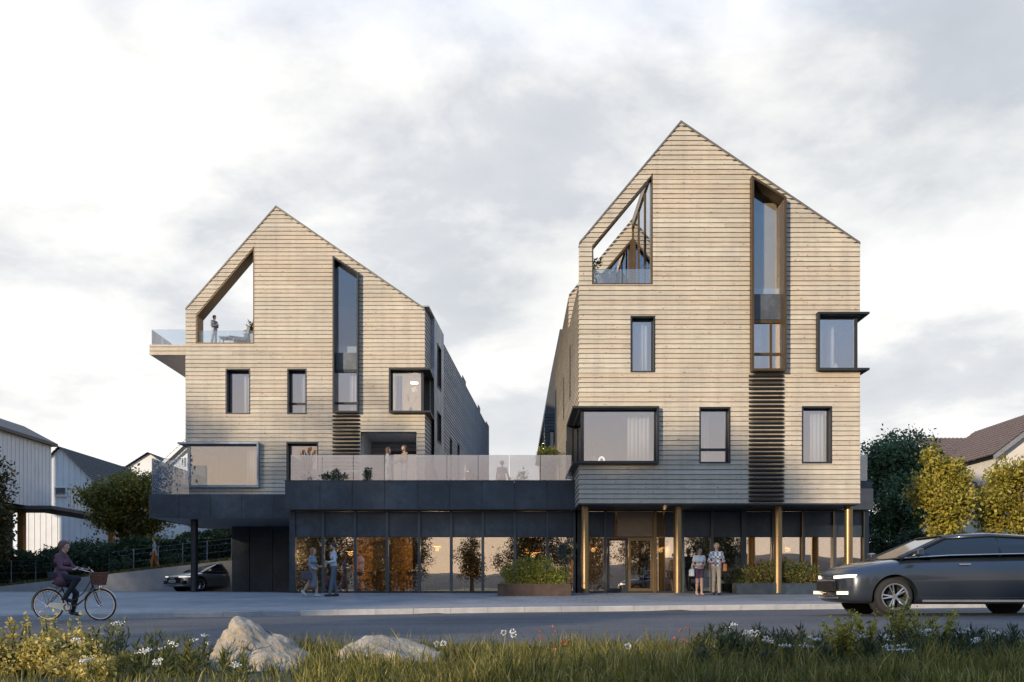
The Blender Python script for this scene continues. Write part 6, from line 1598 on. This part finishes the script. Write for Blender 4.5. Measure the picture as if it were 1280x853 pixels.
def at_local(loc, rot, p, k=1.0):
    c, s_ = math.cos(rot), math.sin(rot); return (loc[0] + (p[0] * c - p[1] * s_) * k, loc[1] + (p[0] * s_ + p[1] * c) * k, loc[2] + p[2] * k)
# --- strolling pair by the café: woman with dark bag, man holding a brown parcel
WHITE_C = cloth('white_cloth', (.62, .62, .60)); GREYBL = cloth('grey_blue_cloth', (.22, .26, .31)); DENIM = cloth('denim', (.10, .135, .18)); KHAKI = cloth('khaki', (.34, .29, .23)); GREYSK = cloth('grey_skirt', (.17, .18, .19))
BRN = hairm('brown_hair', (.13, .06, .03)); DRKH = hairm('dark_hair', (.03, .022, .018)); BLND = hairm('blond_hair', (.40, .26, .12)); RED = hairm('auburn_hair', (.25, .10, .045))
def foot(px, py, s=None):
    """ground point of the pavement seen at pixel px, py"""
    y = 30.0
    for _ in range(40): y = y + 0.5 * ((zpave((px - 640) * y / F, y) - CZ) * F / (HY - py) - y)
    x = (px - 640) * y / F; return (x, y, zpave(x, y))
def on_pave(px, s): x, y = X(px, s), D(s); return (x, y, zpave(x, y))
s_ = 36.6
l = on_pave(391, s_)
person('woman in a grey blue top and grey skirt, facing the man with a parcel', l, math.radians(-15),
       dict(hl=(0, .08, .93), hr=(0, -.08, .93), kl=(.10, .085, .51), kr=(-.10, -.085, .52), al=(.10, .09, .085), ar=(-.32, -.09, .20), fr=-38, el=(.02, .2, 1.15), wl=(.22, .12, 1.08), er=(-.03, -.21, 1.14), wr=(.13, -.16, 1.0), dl=(.6, -.7, .1), nl=(0, 0, 1), dr=(.5, .6, .1), nr=(0, 0, 1), look=20, hem=.42),
       GREYBL, GREYSK, cloth('white_shoe', (.55, .55, .53)), RED, height=1.66, sleeves='roll', skirt=GREYSK, hairstyle='long', female=True)
b = held('handbag', 'dark grey handbag hanging beside the strolling woman in the grey skirt', 'bag', at_local(l, math.radians(-15), (-.12, -.26, .62), .95), math.radians(-15))
q = MB(); q.prism([(-.21, -.0), (.21, .0), (.17, .28), (-.17, .28)], lambda p: (p[0], -.055, p[1]), lambda p: (p[0], .055, p[1])); q.build('body', cloth('bag_grey', (.09, .08, .095)), b, bevel=.02)
q = MB(); q.tube([(-.1, 0, .28), (-.08, 0, .40), (.06, 0, .42), (.1, 0, .28)], .01, 6); q.build('strap', BLK, b)
l = on_pave(417, s_ - .2)
person('man in a light shirt and jeans holding a brown parcel', l, math.radians(200),
       dict(kl=(.07, .09, .5), al=(.14, .10, .085), kr=(-.02, -.09, .5), ar=(-.12, -.1, .09), el=(.0, .24, 1.15), wl=(.2, .08, 1.12), er=(.0, -.24, 1.15), wr=(.21, -.08, 1.08), dl=(.3, -.9, 0), nl=(0, 0, 1), dr=(.3, .9, 0), nr=(0, 0, 1), nod=14, beard=1),
       cloth('light_shirt', (.46, .50, .55)), DENIM, cloth('brown_shoe', (.07, .045, .03)), DRKH, height=1.83)
b = held('parcel', 'flat brown parcel in the arms of the man in jeans', 'parcel', at_local(l, math.radians(200), (.27, 0, 1.05), 1.05), math.radians(200))
q = MB(); q.box(-.03, .03, -.16, .16, -.1, .12); q.build('box', mk('kraft_paper', (.42, .26, .10), .8, 0, .1, 6), b, bevel=.008)
q = MB(); q.box(-.0305, .0305, -.02, .02, -.101, .121); q.build('tape', mk('tape', (.30, .17, .06), .4), b)
# --- pair with cups, walking towards the viewer
s_ = 36.0
l = on_pave(874, s_); r_ = math.radians(-82)
person('woman in a white top and plum shorts holding a red cup', l, r_,
       dict(kl=(.06, .07, .51), al=(.10, .06, .09), kr=(-.03, -.06, .5), ar=(-.14, -.05, .12), fr=-15, el=(.0, .22, 1.16), wl=(.20, .08, 1.07), er=(-.02, -.23, 1.15), wr=(.17, -.12, 1.05), dl=(.6, -.6, .1), nl=(0, 0, 1), dr=(.6, .5, .1), nr=(0, 0, 1), look=28),
       cloth('cream_top', (.60, .57, .55)), cloth('plum_shorts', (.085, .045, .07)), SKIN, DRKH, height=1.64, sleeves='short', shorts=.55, hairstyle='bun', female=True, skin=SKIN2)
def cup(label, p):
    c = held('paper_cup', label, 'cup', p); q = MB(); q.lathe([(.028, 0), (.038, .10)], 16); q.build('cup', mk('red_paper', (.45, .05, .03), .6), c); q = MB(); q.lathe([(.041, .1), (.041, .112), (.034, .118)], 16); q.build('lid', WHT, c)
cup('red paper cup in the hands of the woman in plum shorts', at_local(l, r_, (.285, 0, 1.02), .94))
b = held('handbag', 'white handbag hanging from the arm of the woman in plum shorts', 'bag', at_local(l, r_, (.0, -.29, .70), .94), r_)
q = MB(); q.prism([(-.15, 0), (.15, 0), (.12, .24), (-.12, .24)], lambda p: (p[0], -.06, p[1]), lambda p: (p[0], .06, p[1])); q.build('body', WHITE_C, b, bevel=.03)
q = MB(); q.tube([(-.07, 0, .24), (-.04, .02, .42), (.04, .02, .42), (.07, 0, .24)], .009, 6); q.build('strap', WHITE_C, b)
l = on_pave(895.5, s_ + .1); r_ = math.radians(-98)
CHK, t, bb = new_mat('checked_shirt')
tcn = t.nodes.new('ShaderNodeTexCoord'); mp = t.nodes.new('ShaderNodeMapping'); lnk(t, tcn.outputs['Object'], mp.inputs[0]); mp.inputs[3].default_value = (14, 14, 14)
ck = t.nodes.new('ShaderNodeTexChecker'); lnk(t, mp.outputs[0], ck.inputs[0]); ck.inputs['Scale'].default_value = 1.0; ck.inputs['Color1'].default_value = (.55, .58, .60, 1); ck.inputs['Color2'].default_value = (.13, .18, .24, 1); lnk(t, ck.outputs[0], bb.inputs['Base Color']); bb.inputs['Roughness'].default_value = .9
person('man in a checked shirt and khaki trousers with a brown shoulder bag', l, r_,
       dict(kl=(.08, .08, .5), al=(.13, .08, .09), kr=(-.02, -.08, .5), ar=(-.16, -.08, .12), fr=-15, el=(-.02, .25, 1.15), wl=(.16, .14, 1.10), er=(-.02, -.25, 1.15), wr=(.17, -.14, 1.09), dl=(.7, -.5, .1), nl=(0, 0, 1), dr=(.7, .5, .1), nr=(0, 0, 1), nod=12, look=-12),
       CHK, KHAKI, BLK, BLND, height=1.80, sleeves='roll')
cup('red paper cup held by the man in the checked shirt', at_local(l, r_, (.25, -.12, 1.03), 1.03))
b = held('shoulder_bag', 'brown leather shoulder bag at the hip of the man in the checked shirt', 'bag', at_local(l, r_, (.06, .27, .80), 1.03), r_)
LEA = mk('brown_leather', (.26, .09, .03), .5, 0, .15, 9)
q = MB(); q.prism([(-.17, 0), (.17, 0), (.15, .26), (-.15, .26)], lambda p: (p[0], -.06, p[1]), lambda p: (p[0], .06, p[1])); q.build('body', LEA, b, bevel=.025)
q = MB(); q.tube([(-.13, 0, .25), (-.10, -.10, .62), (-.02, -.13, .66), (.10, -.02, .25)], .011, 6); q.build('strap', LEA, b)
# --- behind the entrance glass, on the deck and on the terraces
person('man in a brown sweater standing just inside the bronze entrance door', ((804 - 640) * 34.0 / F, 34.0, .014), math.radians(-95), dict(er=(.02, -.24, 1.17), wr=(.22, -.05, 1.28), el=(.0, .23, 1.15), wl=(.2, .02, 1.12), dr=(.3, .6, .6), dl=(.3, -.8, 0), nl=(0, 0, 1), nr=(0, 0, 1), nod=15), cloth('brown_sweater', (.20, .11, .06)), cloth('slate_trousers', (.07, .075, .09)), BLK, BRN, height=1.8)
y = 35.2
person('woman in a white dress on the roof deck, long brown hair, facing the bearded man', ((485 - 640) * y / F, y, DECK), math.radians(5), dict(el=(.06, .2, 1.16), wl=(.28, .12, 1.18), er=(.04, -.21, 1.15), wr=(.26, -.1, 1.12), hem=.52, nl=(0, 0, 1), nr=(0, 0, 1)), WHITE_C, WHITE_C, WHITE_C, BRN, height=1.70, sleeves='long', skirt=WHITE_C, hairstyle='long', female=True)
person('bearded man in a tan jacket on the roof deck beside the woman in white', ((505.5 - 640) * y / F, y, DECK), math.radians(215), dict(el=(.05, .23, 1.16), wl=(.2, .0, 1.16), er=(.05, -.23, 1.16), wr=(.2, .0, 1.2), dl=(.1, -.9, 0), dr=(.1, .9, 0), nl=(0, 0, 1), nr=(0, 0, 1), beard=1), cloth('tan_jacket', (.36, .24, .14)), cloth('pale_trousers', (.50, .50, .50)), BLK, BRN, height=1.78)
y = 39.6
person('man in grey far back on the roof deck, leading a child by the hand', ((627.5 - 640) * y / F, y, DECK), math.radians(100), dict(wr=(.05, -.33, .92), er=(-.02, -.26, 1.15)), cloth('grey_jacket', (.16, .17, .19)), cloth('dark_trousers', (.10, .10, .12)), BLK, DRKH, height=1.8, vox=.011)
person('child in a red jacket far back on the roof deck beside the man in grey', ((637.5 - 640) * y / F, y, DECK), math.radians(100), dict(wl=(.02, .34, 1.45), el=(-.02, .26, 1.3)), cloth('red_jacket', (.40, .14, .10)), DENIM, BLK, BRN, height=1.05, vox=.011)
person('person in a grey top standing on the lower gable terrace, hands together', (lu(262), YL + .6, lz(430) + .002), math.radians(-30), dict(el=(.02, .22, 1.15), wl=(.19, .03, 1.2), er=(.02, -.22, 1.15), wr=(.19, -.03, 1.18), dl=(.3, -.7, .1), dr=(.3, .7, .1), nl=(0, 0, 1), nr=(0, 0, 1), kr=(-.03, -.09, .5), ar=(-.14, -.1, .1), nod=10), cloth('grey_top', (.24, .25, .28)), cloth('pale_trousers', (.5, .5, .5)), BLK, DRKH, height=1.40, vox=.009)
person('woman in a white blouse standing behind the wide glazed corner window', (lu(331) - .05, YL + 1.6, lf[1]), math.radians(-60), dict(er=(.05, -.22, 1.16), wr=(.2, -.05, 1.2), nr=(0, 0, 1)), WHITE_C, cloth('pale_trousers', (.5, .5, .5)), BLK, BLND, height=1.68, female=True, hairstyle='long', vox=.009)
y = 47.2; x = (193 - 640) * y / F
person('person in a pale jacket and orange trousers walking by the dark hedge', (x, y, zground(x, y) + .02), math.radians(-160), dict(kl=(.12, .09, .5), al=(.15, .09, .1), kr=(-.05, -.09, .5), ar=(-.24, -.09, .16), fr=-30, wl=(-.1, .26, .9), wr=(.14, -.26, .92)), cloth('pale_jacket', (.36, .36, .38)), cloth('orange_trousers', (.42, .15, .03)), BLK, BRN, height=1.74, vox=.009)

# ------------------------------------------------------------------ bicycle and rider
cs_ = 57.0; bx, by = X(86.5, cs_), D(cs_); bz = zroad(bx, by)
bk_ = empty('bicycle', 'city bicycle with a wicker front basket and cream chain guard', 'bicycle', (bx, by, bz), world_coords=False)
RUB = mk('tyre_rubber', (.018, .018, .019), .85); CHROME = mk('chrome', (.55, .55, .56), .25, .9, .05, 3); FRM = mk('brown_enamel', (.085, .05, .04), .35, .2, .05, 3); CREAM = mk('cream_enamel', (.50, .50, .42), .4, 0, .05, 3)
RW, FW, WR = (-.455, 0, .352), (.684, 0, .352), .352
for c in (RW, FW):
    q = MB(); q.torus(c, (0, 1, 0), .012, .016, 12, 8); q.tube([(c[0], -.05, c[2]), (c[0], .05, c[2])], .018, 10); w = q.build('wheel', CHROME, bk_)
    q = MB(); q.torus(c, (0, 1, 0), WR - .019, .019, 56, 8); q.build('tyre', RUB, w, smooth=True)
    q = MB(); q.torus(c, (0, 1, 0), WR - .043, .011, 48, 6)
    for i in range(28):
        a = 2 * math.pi * i / 28; sy = .03 if i % 2 else -.03; q.tube([(c[0] + .02 * math.cos(a + 1.2), sy, c[2] + .02 * math.sin(a + 1.2)), (c[0] + (WR - .045) * math.cos(a), 0, c[2] + (WR - .045) * math.sin(a))], .0013, 3, caps=False)
    q.build('rim', CHROME, w)
BB = (0, 0, .30); STT = (-.16, 0, .74); HT, HB = (.47, 0, .93), (.52, 0, .74)
q = MB()
q.tube([BB, STT], .016, 8); q.tube([HT, HB], .019, 8); q.tube([(.515, 0, .75), (.36, 0, .50), (.16, 0, .34), BB], .019, 8); q.tube([(.48, 0, .89), (.32, 0, .62), (.12, 0, .46), (-.06, 0, .47)], .013, 8)
for sy in (.055, -.055): q.tube([(0, sy * .5, .30), (RW[0], sy, RW[2])], .010, 6); q.tube([(-.15, sy * .4, .70), (RW[0], sy, RW[2])], .008, 6)
q.build('frame', FRM, bk_, smooth=True)
q = MB(); q.tube([(.52, 0, .75), (.53, .05, .70), (.61, .055, .48), (FW[0], .055, FW[2])], .012, 8); q.tube([(.52, 0, .75), (.53, -.05, .70), (.61, -.055, .48), (FW[0], -.055, FW[2])], .012, 8); q.build('fork', FRM, bk_, smooth=True)
for c, a0, a1 in ((RW, 20, 200), (FW, 25, 165)):
    q = MB(); pr = []
    for i in range(22):
        a = math.radians(lerp(a0, a1, i / 21)); pr.append((c[0] + (WR + .022) * math.cos(a), 0, c[2] + (WR + .022) * math.sin(a)))
    vs = []
    for p in pr: vs += [(p[0], -.03, p[2] - .008), (p[0], 0, p[2]), (p[0], .03, p[2] - .008)]
    q.add(vs, [(i * 3 + k, i * 3 + 3 + k, i * 3 + 4 + k, i * 3 + 1 + k) for i in range(21) for k in (0, 1)]); g = q.build('mudguard', CREAM, bk_); sm = g.modifiers.new('thick', 'SOLIDIFY'); sm.thickness = .003
q = MB(); q.prism([(-.44, .325), (-.40, .40), (.0, .385), (.085, .34), (.09, .26), (.02, .205), (-.06, .22), (-.40, .30)], lambda p: (p[0], -.05, p[1]), lambda p: (p[0], -.075, p[1])); q.build('chain_guard', CREAM, bk_, bevel=.008)
q = MB(); q.torus((0, -.085, .30), (0, 1, 0), .075, .008, 28, 6); q.build('chainring', BLK, bk_)
for sy, dz in ((-.10, 1), (.10, -1)):
    q = MB(); q.tube([(0, sy, .30), (-.02 * dz, sy, .30 + .165 * dz)], .010, 6); c = q.build('crank', CHROME, bk_)
    q = MB(); q.box(-.02 * dz - .045, -.02 * dz + .045, sy + (.03 if sy > 0 else -.12), sy + (.12 if sy > 0 else -.03), .30 + .165 * dz - .012, .30 + .165 * dz + .012); q.build('pedal', RUB, c)
q = MB(); q.tube([STT, (-.175, 0, .80)], .012, 8); q.build('seat_post', CHROME, bk_)
q = MB(); q.prism([(-.32, .80), (-.05, .805), (.0, .835), (-.10, .845), (-.30, .86), (-.34, .84)], lambda p: (p[0], -.035 - .07 * clampf((-.05 - p[0]) / .25, 0, 1), p[1]), lambda p: (p[0], .035 + .07 * clampf((-.05 - p[0]) / .25, 0, 1), p[1])); q.build('saddle', BLK, bk_, bevel=.015)
q = MB(); q.tube([HT, (.455, 0, 1.0), (.47, 0, 1.06)], .013, 8)
q.tube([(.25, -.27, 1.10), (.36, -.25, 1.12), (.46, -.14, 1.08), (.47, 0, 1.06), (.46, .14, 1.08), (.36, .25, 1.12), (.25, .27, 1.10)], .012, 8); hb_ = q.build('handlebar', CHROME, bk_, smooth=True)
for sy in (1, -1): q = MB(); q.tube([(.23, sy * .274, 1.097), (.34, sy * .256, 1.117)], .017, 8); q.build('grip', BLK, hb_)
q = MB(); q.lathe([(.03, 0), (.03, .03)], 12, 0, (.38, -.2, 1.13)); q.build('bell', CHROME, hb_)
WICK = mk('wicker', (.16, .065, .045), .8, 0, .3, 40, .5, 90)
q = MB(); n = 28; prof = [(.13, 0), (.155, .10), (.175, .25)]
for i in range(9):
    t = i / 8; rx, ry = lerp(.13, .18, t), lerp(.11, .155, t); pts = [(.66 + rx * math.cos(2 * math.pi * k / n), ry * math.sin(2 * math.pi * k / n) + .008 * (-1) ** (k + i), .80 + .25 * t) for k in range(n + 1)]
    q.tube(pts, .015, 5, caps=False)
for k in range(n): a = 2 * math.pi * k / n; q.tube([(.66 + .13 * math.cos(a), .11 * math.sin(a), .79), (.66 + .18 * math.cos(a), .155 * math.sin(a), 1.05)], .006, 4)
q.box(.54, .78, -.1, .1, .785, .80); q.build('basket', WICK, bk_)
q = MB(); q.tube([(.50, 0, .90), (.62, 0, .79), (.70, 0, .785)], .008, 6); q.tube([(.69, .06, .785), (FW[0], .06, FW[2])], .004, 5); q.tube([(.69, -.06, .785), (FW[0], -.06, FW[2])], .004, 5); q.build('basket_bracket', CHROME, bk_)
q = MB()
for sy in (.06, -.06): q.tube([(-.22, sy, .735), (-.62, sy, .735)], .006, 5); q.tube([(-.58, sy, .735), (RW[0], sy, RW[2])], .005, 5); q.tube([(-.30, sy, .735), (RW[0], sy, RW[2])], .004, 5)
for x in (-.3, -.4, -.5, -.6): q.tube([(x, -.06, .735), (x, .06, .735)], .005, 5)
q.build('rear_rack', FRM, bk_)
q = MB(); q.lathe([(.045, 0), (.04, .05), (.015, .08)], 14, 0, (.685, 0, .735)); q.build('headlamp', CHROME, bk_)
PLUM = cloth('plum_coat', (.115, .060, .085), .15, 6); NAVY = cloth('navy_jeans', (.018, .022, .036))
rl = (bx, by, bz)
rider = person('woman riding the bicycle in a plum hooded coat and dark jeans with a knitted hat', rl, 0.0,
       dict(pelvis=(-.19, 0, .97), waist=(-.205, 0, 1.10), chest=(-.185, 0, 1.30), neck=(-.15, 0, 1.47), head=(-.105, 0, 1.625),
            hl=(-.17, .085, .955), hr=(-.17, -.085, .955), kl=(.10, .10, .60), kr=(.235, -.10, .92), al=(.02, .115, .215), ar=(-.02, -.115, .53), fl=-12, fr=-22,
            sl=(-.17, .165, 1.41), sr=(-.17, -.165, 1.41), el=(-.03, .23, 1.17), er=(-.06, -.23, 1.15), wl=(.20, .26, 1.125), wr=(.20, -.265, 1.125), dl=(1, .05, -.05), dr=(1, -.05, -.05), nl=(0, -1, .2), nr=(0, 1, .2), coat_hem=(-.15, 0, .88), nod=-2),
       PLUM, NAVY, BLK, BRN, height=1.75, coat=PLUM, hat=cloth('knitted_hat', (.14, .085, .08), .3, 40), female=True, vox=.007, grip=1.25)
b = held('waist_bag', 'small dark bag slung at the hip of the riding woman', 'bag', (bx - .27, by - .19, bz + .99)); 
q = MB(); q.prism([(-.11, .0), (-.06, -.07), (.07, -.07), (.12, .0), (.08, .075), (-.08, .075)], lambda p: (p[0], -.03, p[1]), lambda p: (p[0], .045, p[1])); q.build('body', cloth('navy_bag', (.025, .03, .045)), b, bevel=.02)
q = MB(); q.tube([(-.06, .01, .07), (.0, .02, .25), (.10, .09, .46)], .008, 6); q.build('strap', BLK, b)

# ------------------------------------------------------------------ cars
def car(label, loc, rot, paint, st, cabin, wheels, wr, hw, glassm, lights, plate=None, emblem=False, rim_m=None):
    """st: body stations (x, half width, z bottom, z top); cabin: roof stations (x, half width at belt, z belt, half width at roof, z roof)"""
    o = empty('car', label, 'car', loc, rot, world_coords=False)
    bm = bmesh.new(); rings = []
    for (x, w, zb_, zt) in st:
        h = zt - zb_
        half = [(0.0, zb_), (w * .80, zb_), (w * .93, zb_ + .05 * h), (w * .985, zb_ + .22 * h), (w, zb_ + .48 * h), (w * .985, zb_ + .68 * h), (w * .955, zb_ + .80 * h), (w * .86, zb_ + .93 * h), (w * .62, zb_ + .985 * h), (0.0, zt)]
        full = half + [(-y, z) for y, z in half[-2:0:-1]]
        ends = abs(x) / max(abs(s0[0]) for s0 in st)
        rings.append([bm.verts.new((x - (.10 if ends > .93 else .05 if ends > .8 else 0) * math.copysign(1, x) * (abs(y) / max(w, .01)) ** 3, y, z)) for y, z in full])
    n = len(rings[0])
    for a, c in zip(rings, rings[1:]):
        for i in range(n): bm.faces.new((a[i], a[(i + 1) % n], c[(i + 1) % n], c[i]))
    bm.faces.new(rings[0][::-1]); bm.faces.new(rings[-1])
    bmesh.ops.recalc_face_normals(bm, faces=bm.faces)
    me = bpy.data.meshes.new('body'); bm.to_mesh(me); bm.free(); me.materials.append(paint)
    body = bpy.data.objects.new('body', me); COL.objects.link(body)
    ss = body.modifiers.new('sub', 'SUBSURF'); ss.levels = ss.render_levels = 2
    cutb = MB()
    for x in wheels:
        for sy in (1, -1): cutb.tube([(x, sy * (hw - .30), wr), (x, sy * (hw + .3), wr)], wr + .055, 32)
    tmp = cutb.build('tmp_cut', RUB); bo = body.modifiers.new('arch', 'BOOLEAN'); bo.object = tmp; bo.operation = 'DIFFERENCE'; bo.solver = 'EXACT'
    dgr = bpy.context.evaluated_depsgraph_get(); me2 = bpy.data.meshes.new_from_object(body.evaluated_get(dgr)); body.modifiers.clear(); body.data = me2
    if not me2.materials: me2.materials.append(paint)
    me2.polygons.foreach_set('material_index', np.zeros(len(me2.polygons), dtype=np.int32)); me2.polygons.foreach_set('use_smooth', np.ones(len(me2.polygons), dtype=bool)); me2.materials.clear(); me2.materials.append(paint)
    bpy.data.objects.remove(tmp); body.parent = o
    es = body.modifiers.new('sharp', 'EDGE_SPLIT'); es.split_angle = math.radians(40)
    q = MB()                                                    # glasshouse and roof
    vs = []
    for (x, wb, zbelt, wt, zr) in cabin: vs += [(x, wb, zbelt), (x, (wb + wt) / 2 * 1.01, (zbelt + zr) / 2), (x, wt, zr - .03), (x, wt * .7, zr), (x, -wt * .7, zr), (x, -wt, zr - .03), (x, -(wb + wt) / 2 * 1.01, (zbelt + zr) / 2), (x, -wb, zbelt)]
    k = len(cabin)
    fs = [(i * 8 + j, i * 8 + j + 1, i * 8 + j + 9, i * 8 + j + 8) for i in range(k - 1) for j in range(7)] + [tuple(range(8)), tuple(range((k - 1) * 8, k * 8))[::-1]]
    q.add(vs, fs); q.build('window_glass', glassm, o, smooth=False)
    q = MB(); off = .012; vr = []
    cr = cabin[1:-1]
    for (x, wb, zbelt, wt, zr) in cr: vr += [(x, wt + off, zr - .05), (x, wt + off, zr - .02), (x, wt * .7, zr + off), (x, -wt * .7, zr + off), (x, -wt - off, zr - .02), (x, -wt - off, zr - .05)]
    kk = len(cr)
    q.add(vr, [(i * 6 + j, i * 6 + j + 1, i * 6 + j + 7, i * 6 + j + 6) for i in range(kk - 1) for j in range(5)]); rf = q.build('roof', paint, o, smooth=True); sm = rf.modifiers.new('t', 'SOLIDIFY'); sm.thickness = .02
    for sy in (1, -1):
        for i in (0, len(cabin) - 2):
            a, c = cabin[i], cabin[i + 1]; q = MB(); q.tube([(a[0], sy * (a[1] + .005), a[2]), (c[0], sy * (c[3] + .01), c[4] - .035)], .032, 6); q.build('pillar', BLK, o)
        xm = lerp(cabin[1][0], cabin[-2][0], .48); q = MB(); q.tube([(xm, sy * (cabin[1][1] + .0), cabin[1][2]), (xm, sy * (cabin[1][3] + .012), cabin[1][4] - .045)], .034, 6); q.build('pillar', BLK, o)
    q = MB()
    for sy in (1, -1): q.tube([(c[0], sy * (c[1] + .012), c[2] + .01) for c in cabin], .012, 6)
    q.build('window_trim', CHROME, o)
    for x in wheels:
        for sy in (1, -1):
            c = (x, sy * (hw - .115), wr)
            q = MB(); q.torus(c, (0, 1, 0), wr - .075, .075, 40, 10); w = q.build('wheel', RUB, o, smooth=True)
            q = MB(); q.torus((x, sy * (hw - .05), wr), (0, 1, 0), wr - .115, .018, 36, 6); q.tube([(x, sy * (hw - .13), wr), (x, sy * (hw - .055), wr)], .05, 12)
            for s5 in range(5):
                for da in (-.16, .16):
                    a = 2 * math.pi * s5 / 5 + da; q.tube([(x + .04 * math.cos(a), sy * (hw - .07), wr + .04 * math.sin(a)), (x + (wr - .115) * math.cos(a * 1.0), sy * (hw - .055), wr + (wr - .115) * math.sin(a))], .017, 5)
            q.build('rim', rim_m or CHROME, w)
            q = MB(); q.tube([(x, sy * (hw - .29), wr), (x, sy * (hw - .20), wr)], wr + .05, 28); q.build('arch_liner', RUB, w)
    fx = st[-1][0]
    for sy in (1, -1):
        q = MB(); zz, w0, w1, dx = lights
        q.prism([(w0, zz - .03), (w1, zz - .01), (w1, zz + .045), (w0, zz + .025)], lambda p: (fx - .015 - dx * ((p[0] / w1) ** 3), sy * p[0], p[1]), lambda p: (fx - .19 - dx * ((p[0] / w1) ** 3) * 1.6, sy * p[0], p[1])); q.build('headlight', emit('headlight_glass', (1, .93, .82), .75), o)
        xm = cabin[0][0] - .28; q = MB(); q.prism([(xm, .0), (xm + .13, .02), (xm + .12, .12), (xm + .01, .14)], lambda p: (p[0], sy * (hw - .02), cabin[0][2] + .02 + p[1]), lambda p: (p[0], sy * (hw + .19), cabin[0][2] + .04 + p[1])); q.build('wing_mirror', paint, o, bevel=.02)
        for xd in (cabin[1][0] - .25, lerp(cabin[1][0], cabin[-2][0], .5) - .55):
            q = MB(); q.box(xd - .1, xd + .1, sy * (hw - .035) - .012, sy * (hw - .035) + .012, cabin[1][2] - .17, cabin[1][2] - .14); q.build('door_handle', CHROME, o, bevel=.004)
    return o
PAINT1, t, b = new_mat('slate_car_paint'); b.inputs['Base Color'].default_value = (.040, .050, .066, 1); b.inputs['Metallic'].default_value = .45; b.inputs['Roughness'].default_value = .3; b.inputs['Coat Weight'].default_value = .8; b.inputs['Coat Roughness'].default_value = .05
PAINT2, t, b = new_mat('silver_car_paint'); b.inputs['Base Color'].default_value = (.26, .27, .285, 1); b.inputs['Metallic'].default_value = .6; b.inputs['Roughness'].default_value = .3; b.inputs['Coat Weight'].default_value = .8; b.inputs['Coat Roughness'].default_value = .05
CGL = mk('car_glass', (.012, .015, .018), .06, 0, .05, 2, spec=.7)
# passing car, nose towards the left
ss_ = 66.0; cx = X(1030, ss_) + 2.38; cy = D(ss_); zc_ = zroad(cx, cy)
st = [(-2.36, .60, .42, .95), (-2.25, .80, .30, 1.08), (-1.9, .89, .22, 1.13), (-1.2, .925, .20, 1.12), (0, .93, .20, 1.10), (.9, .93, .20, 1.07), (1.3, .92, .20, 1.04), (1.8, .90, .21, .98), (2.15, .84, .22, .90), (2.30, .72, .26, .82), (2.38, .52, .34, .70)]
cab = [(1.28, .80, 1.03, .76, 1.05), (.42, .83, 1.08, .64, 1.44), (-.4, .84, 1.10, .65, 1.485), (-1.5, .83, 1.12, .63, 1.43), (-2.22, .76, 1.10, .66, 1.13)]
c1 = car('slate grey estate car driving along the road past the planter, headlights on', (cx, cy, zc_), math.pi, PAINT1, st, cab, (1.42, -1.42), .345, .93, CGL, (.70, .40, .80, .16))
q = MB(); q.box(2.30, 2.375, -.42, .42, .44, .62); q.build('grille', BLK, c1)
q = MB(); q.tube([(2.345, -.44, .635), (2.39, 0, .64), (2.345, .44, .635)], .014, 6); q.tube([(2.33, -.55, .32), (2.385, 0, .31), (2.33, .55, .32)], .014, 6); q.build('chrome_trim', CHROME, c1)
for sy in (1, -1):
    q = MB(); q.box(2.2, 2.33, sy * .62 - .11, sy * .62 + .11, .38, .44); q.build('fog_light', emit('fog_glass', (1, .86, .62), .8), c1)
    q = MB(); q.box(-.95, .95, sy * .925 - .02, sy * .925 + .014, .25, .29); q.build('sill_trim', CHROME, c1)
# parked car under the slab
ss_ = 25.2; px_, py_ = X(263, ss_), D(ss_) + .6
st = [(-2.42, .60, .45, .92), (-2.3, .80, .30, 1.02), (-1.9, .88, .22, 1.05), (-1.2, .925, .20, 1.02), (0, .93, .19, .99), (.9, .93, .19, .97), (1.3, .925, .19, .95), (1.8, .91, .20, .89), (2.15, .86, .21, .82), (2.30, .78, .24, .76), (2.38, .62, .30, .68)]
cab = [(1.22, .80, .94, .76, .96), (.25, .83, .98, .60, 1.38), (-.5, .84, 1.0, .60, 1.42), (-1.3, .82, 1.02, .58, 1.33), (-2.15, .74, 1.01, .64, 1.04)]
c2 = car('silver grey sedan parked nose out under the car port slab, headlights on', (px_, py_, 0.0), math.radians(-125), PAINT2, st, cab, (1.45, -1.45), .35, .93, CGL, (.70, .44, .84, .16), rim_m=CHROME)
q = MB(); q.prism([(-.46, .40), (.46, .40), (.52, .60), (.46, .68), (-.46, .68), (-.52, .60)], lambda p: (2.30, p[0], p[1]), lambda p: (2.392 - .06 * (p[0] / .5) ** 2, p[0], p[1])); gr = q.build('grille', BLK, c2)
q = MB()
for i in range(4): q.torus((2.40, -.13 + i * .087, .63), (1, 0, 0), .055, .007, 24, 6)
q.build('emblem', CHROME, gr)
for sy in (1, -1):
    q = MB(); q.prism([(.58, .34), (.84, .36), (.84, .52), (.72, .52)], lambda p: (2.18, sy * p[0], p[1]), lambda p: (2.335 - .12 * (p[0] - .5), sy * p[0], p[1])); q.build('air_intake', BLK, c2)
q = MB(); q.tube([(2.30, -.80, .29), (2.40, -.4, .27), (2.42, 0, .27), (2.40, .4, .27), (2.30, .80, .29)], .018, 6); q.build('splitter', CHROME, c2)
q = MB(); q.box(2.385, 2.405, -.26, .26, .44, .55); q.build('licence_plate', mk('plate_white', (.55, .55, .53), .5), c2)
q = MB()
for i in range(7): q.box(2.4055, 2.407, -.19 + i * .058, -.15 + i * .058, .465, .525)
q.build('plate_characters', BLK, c2)
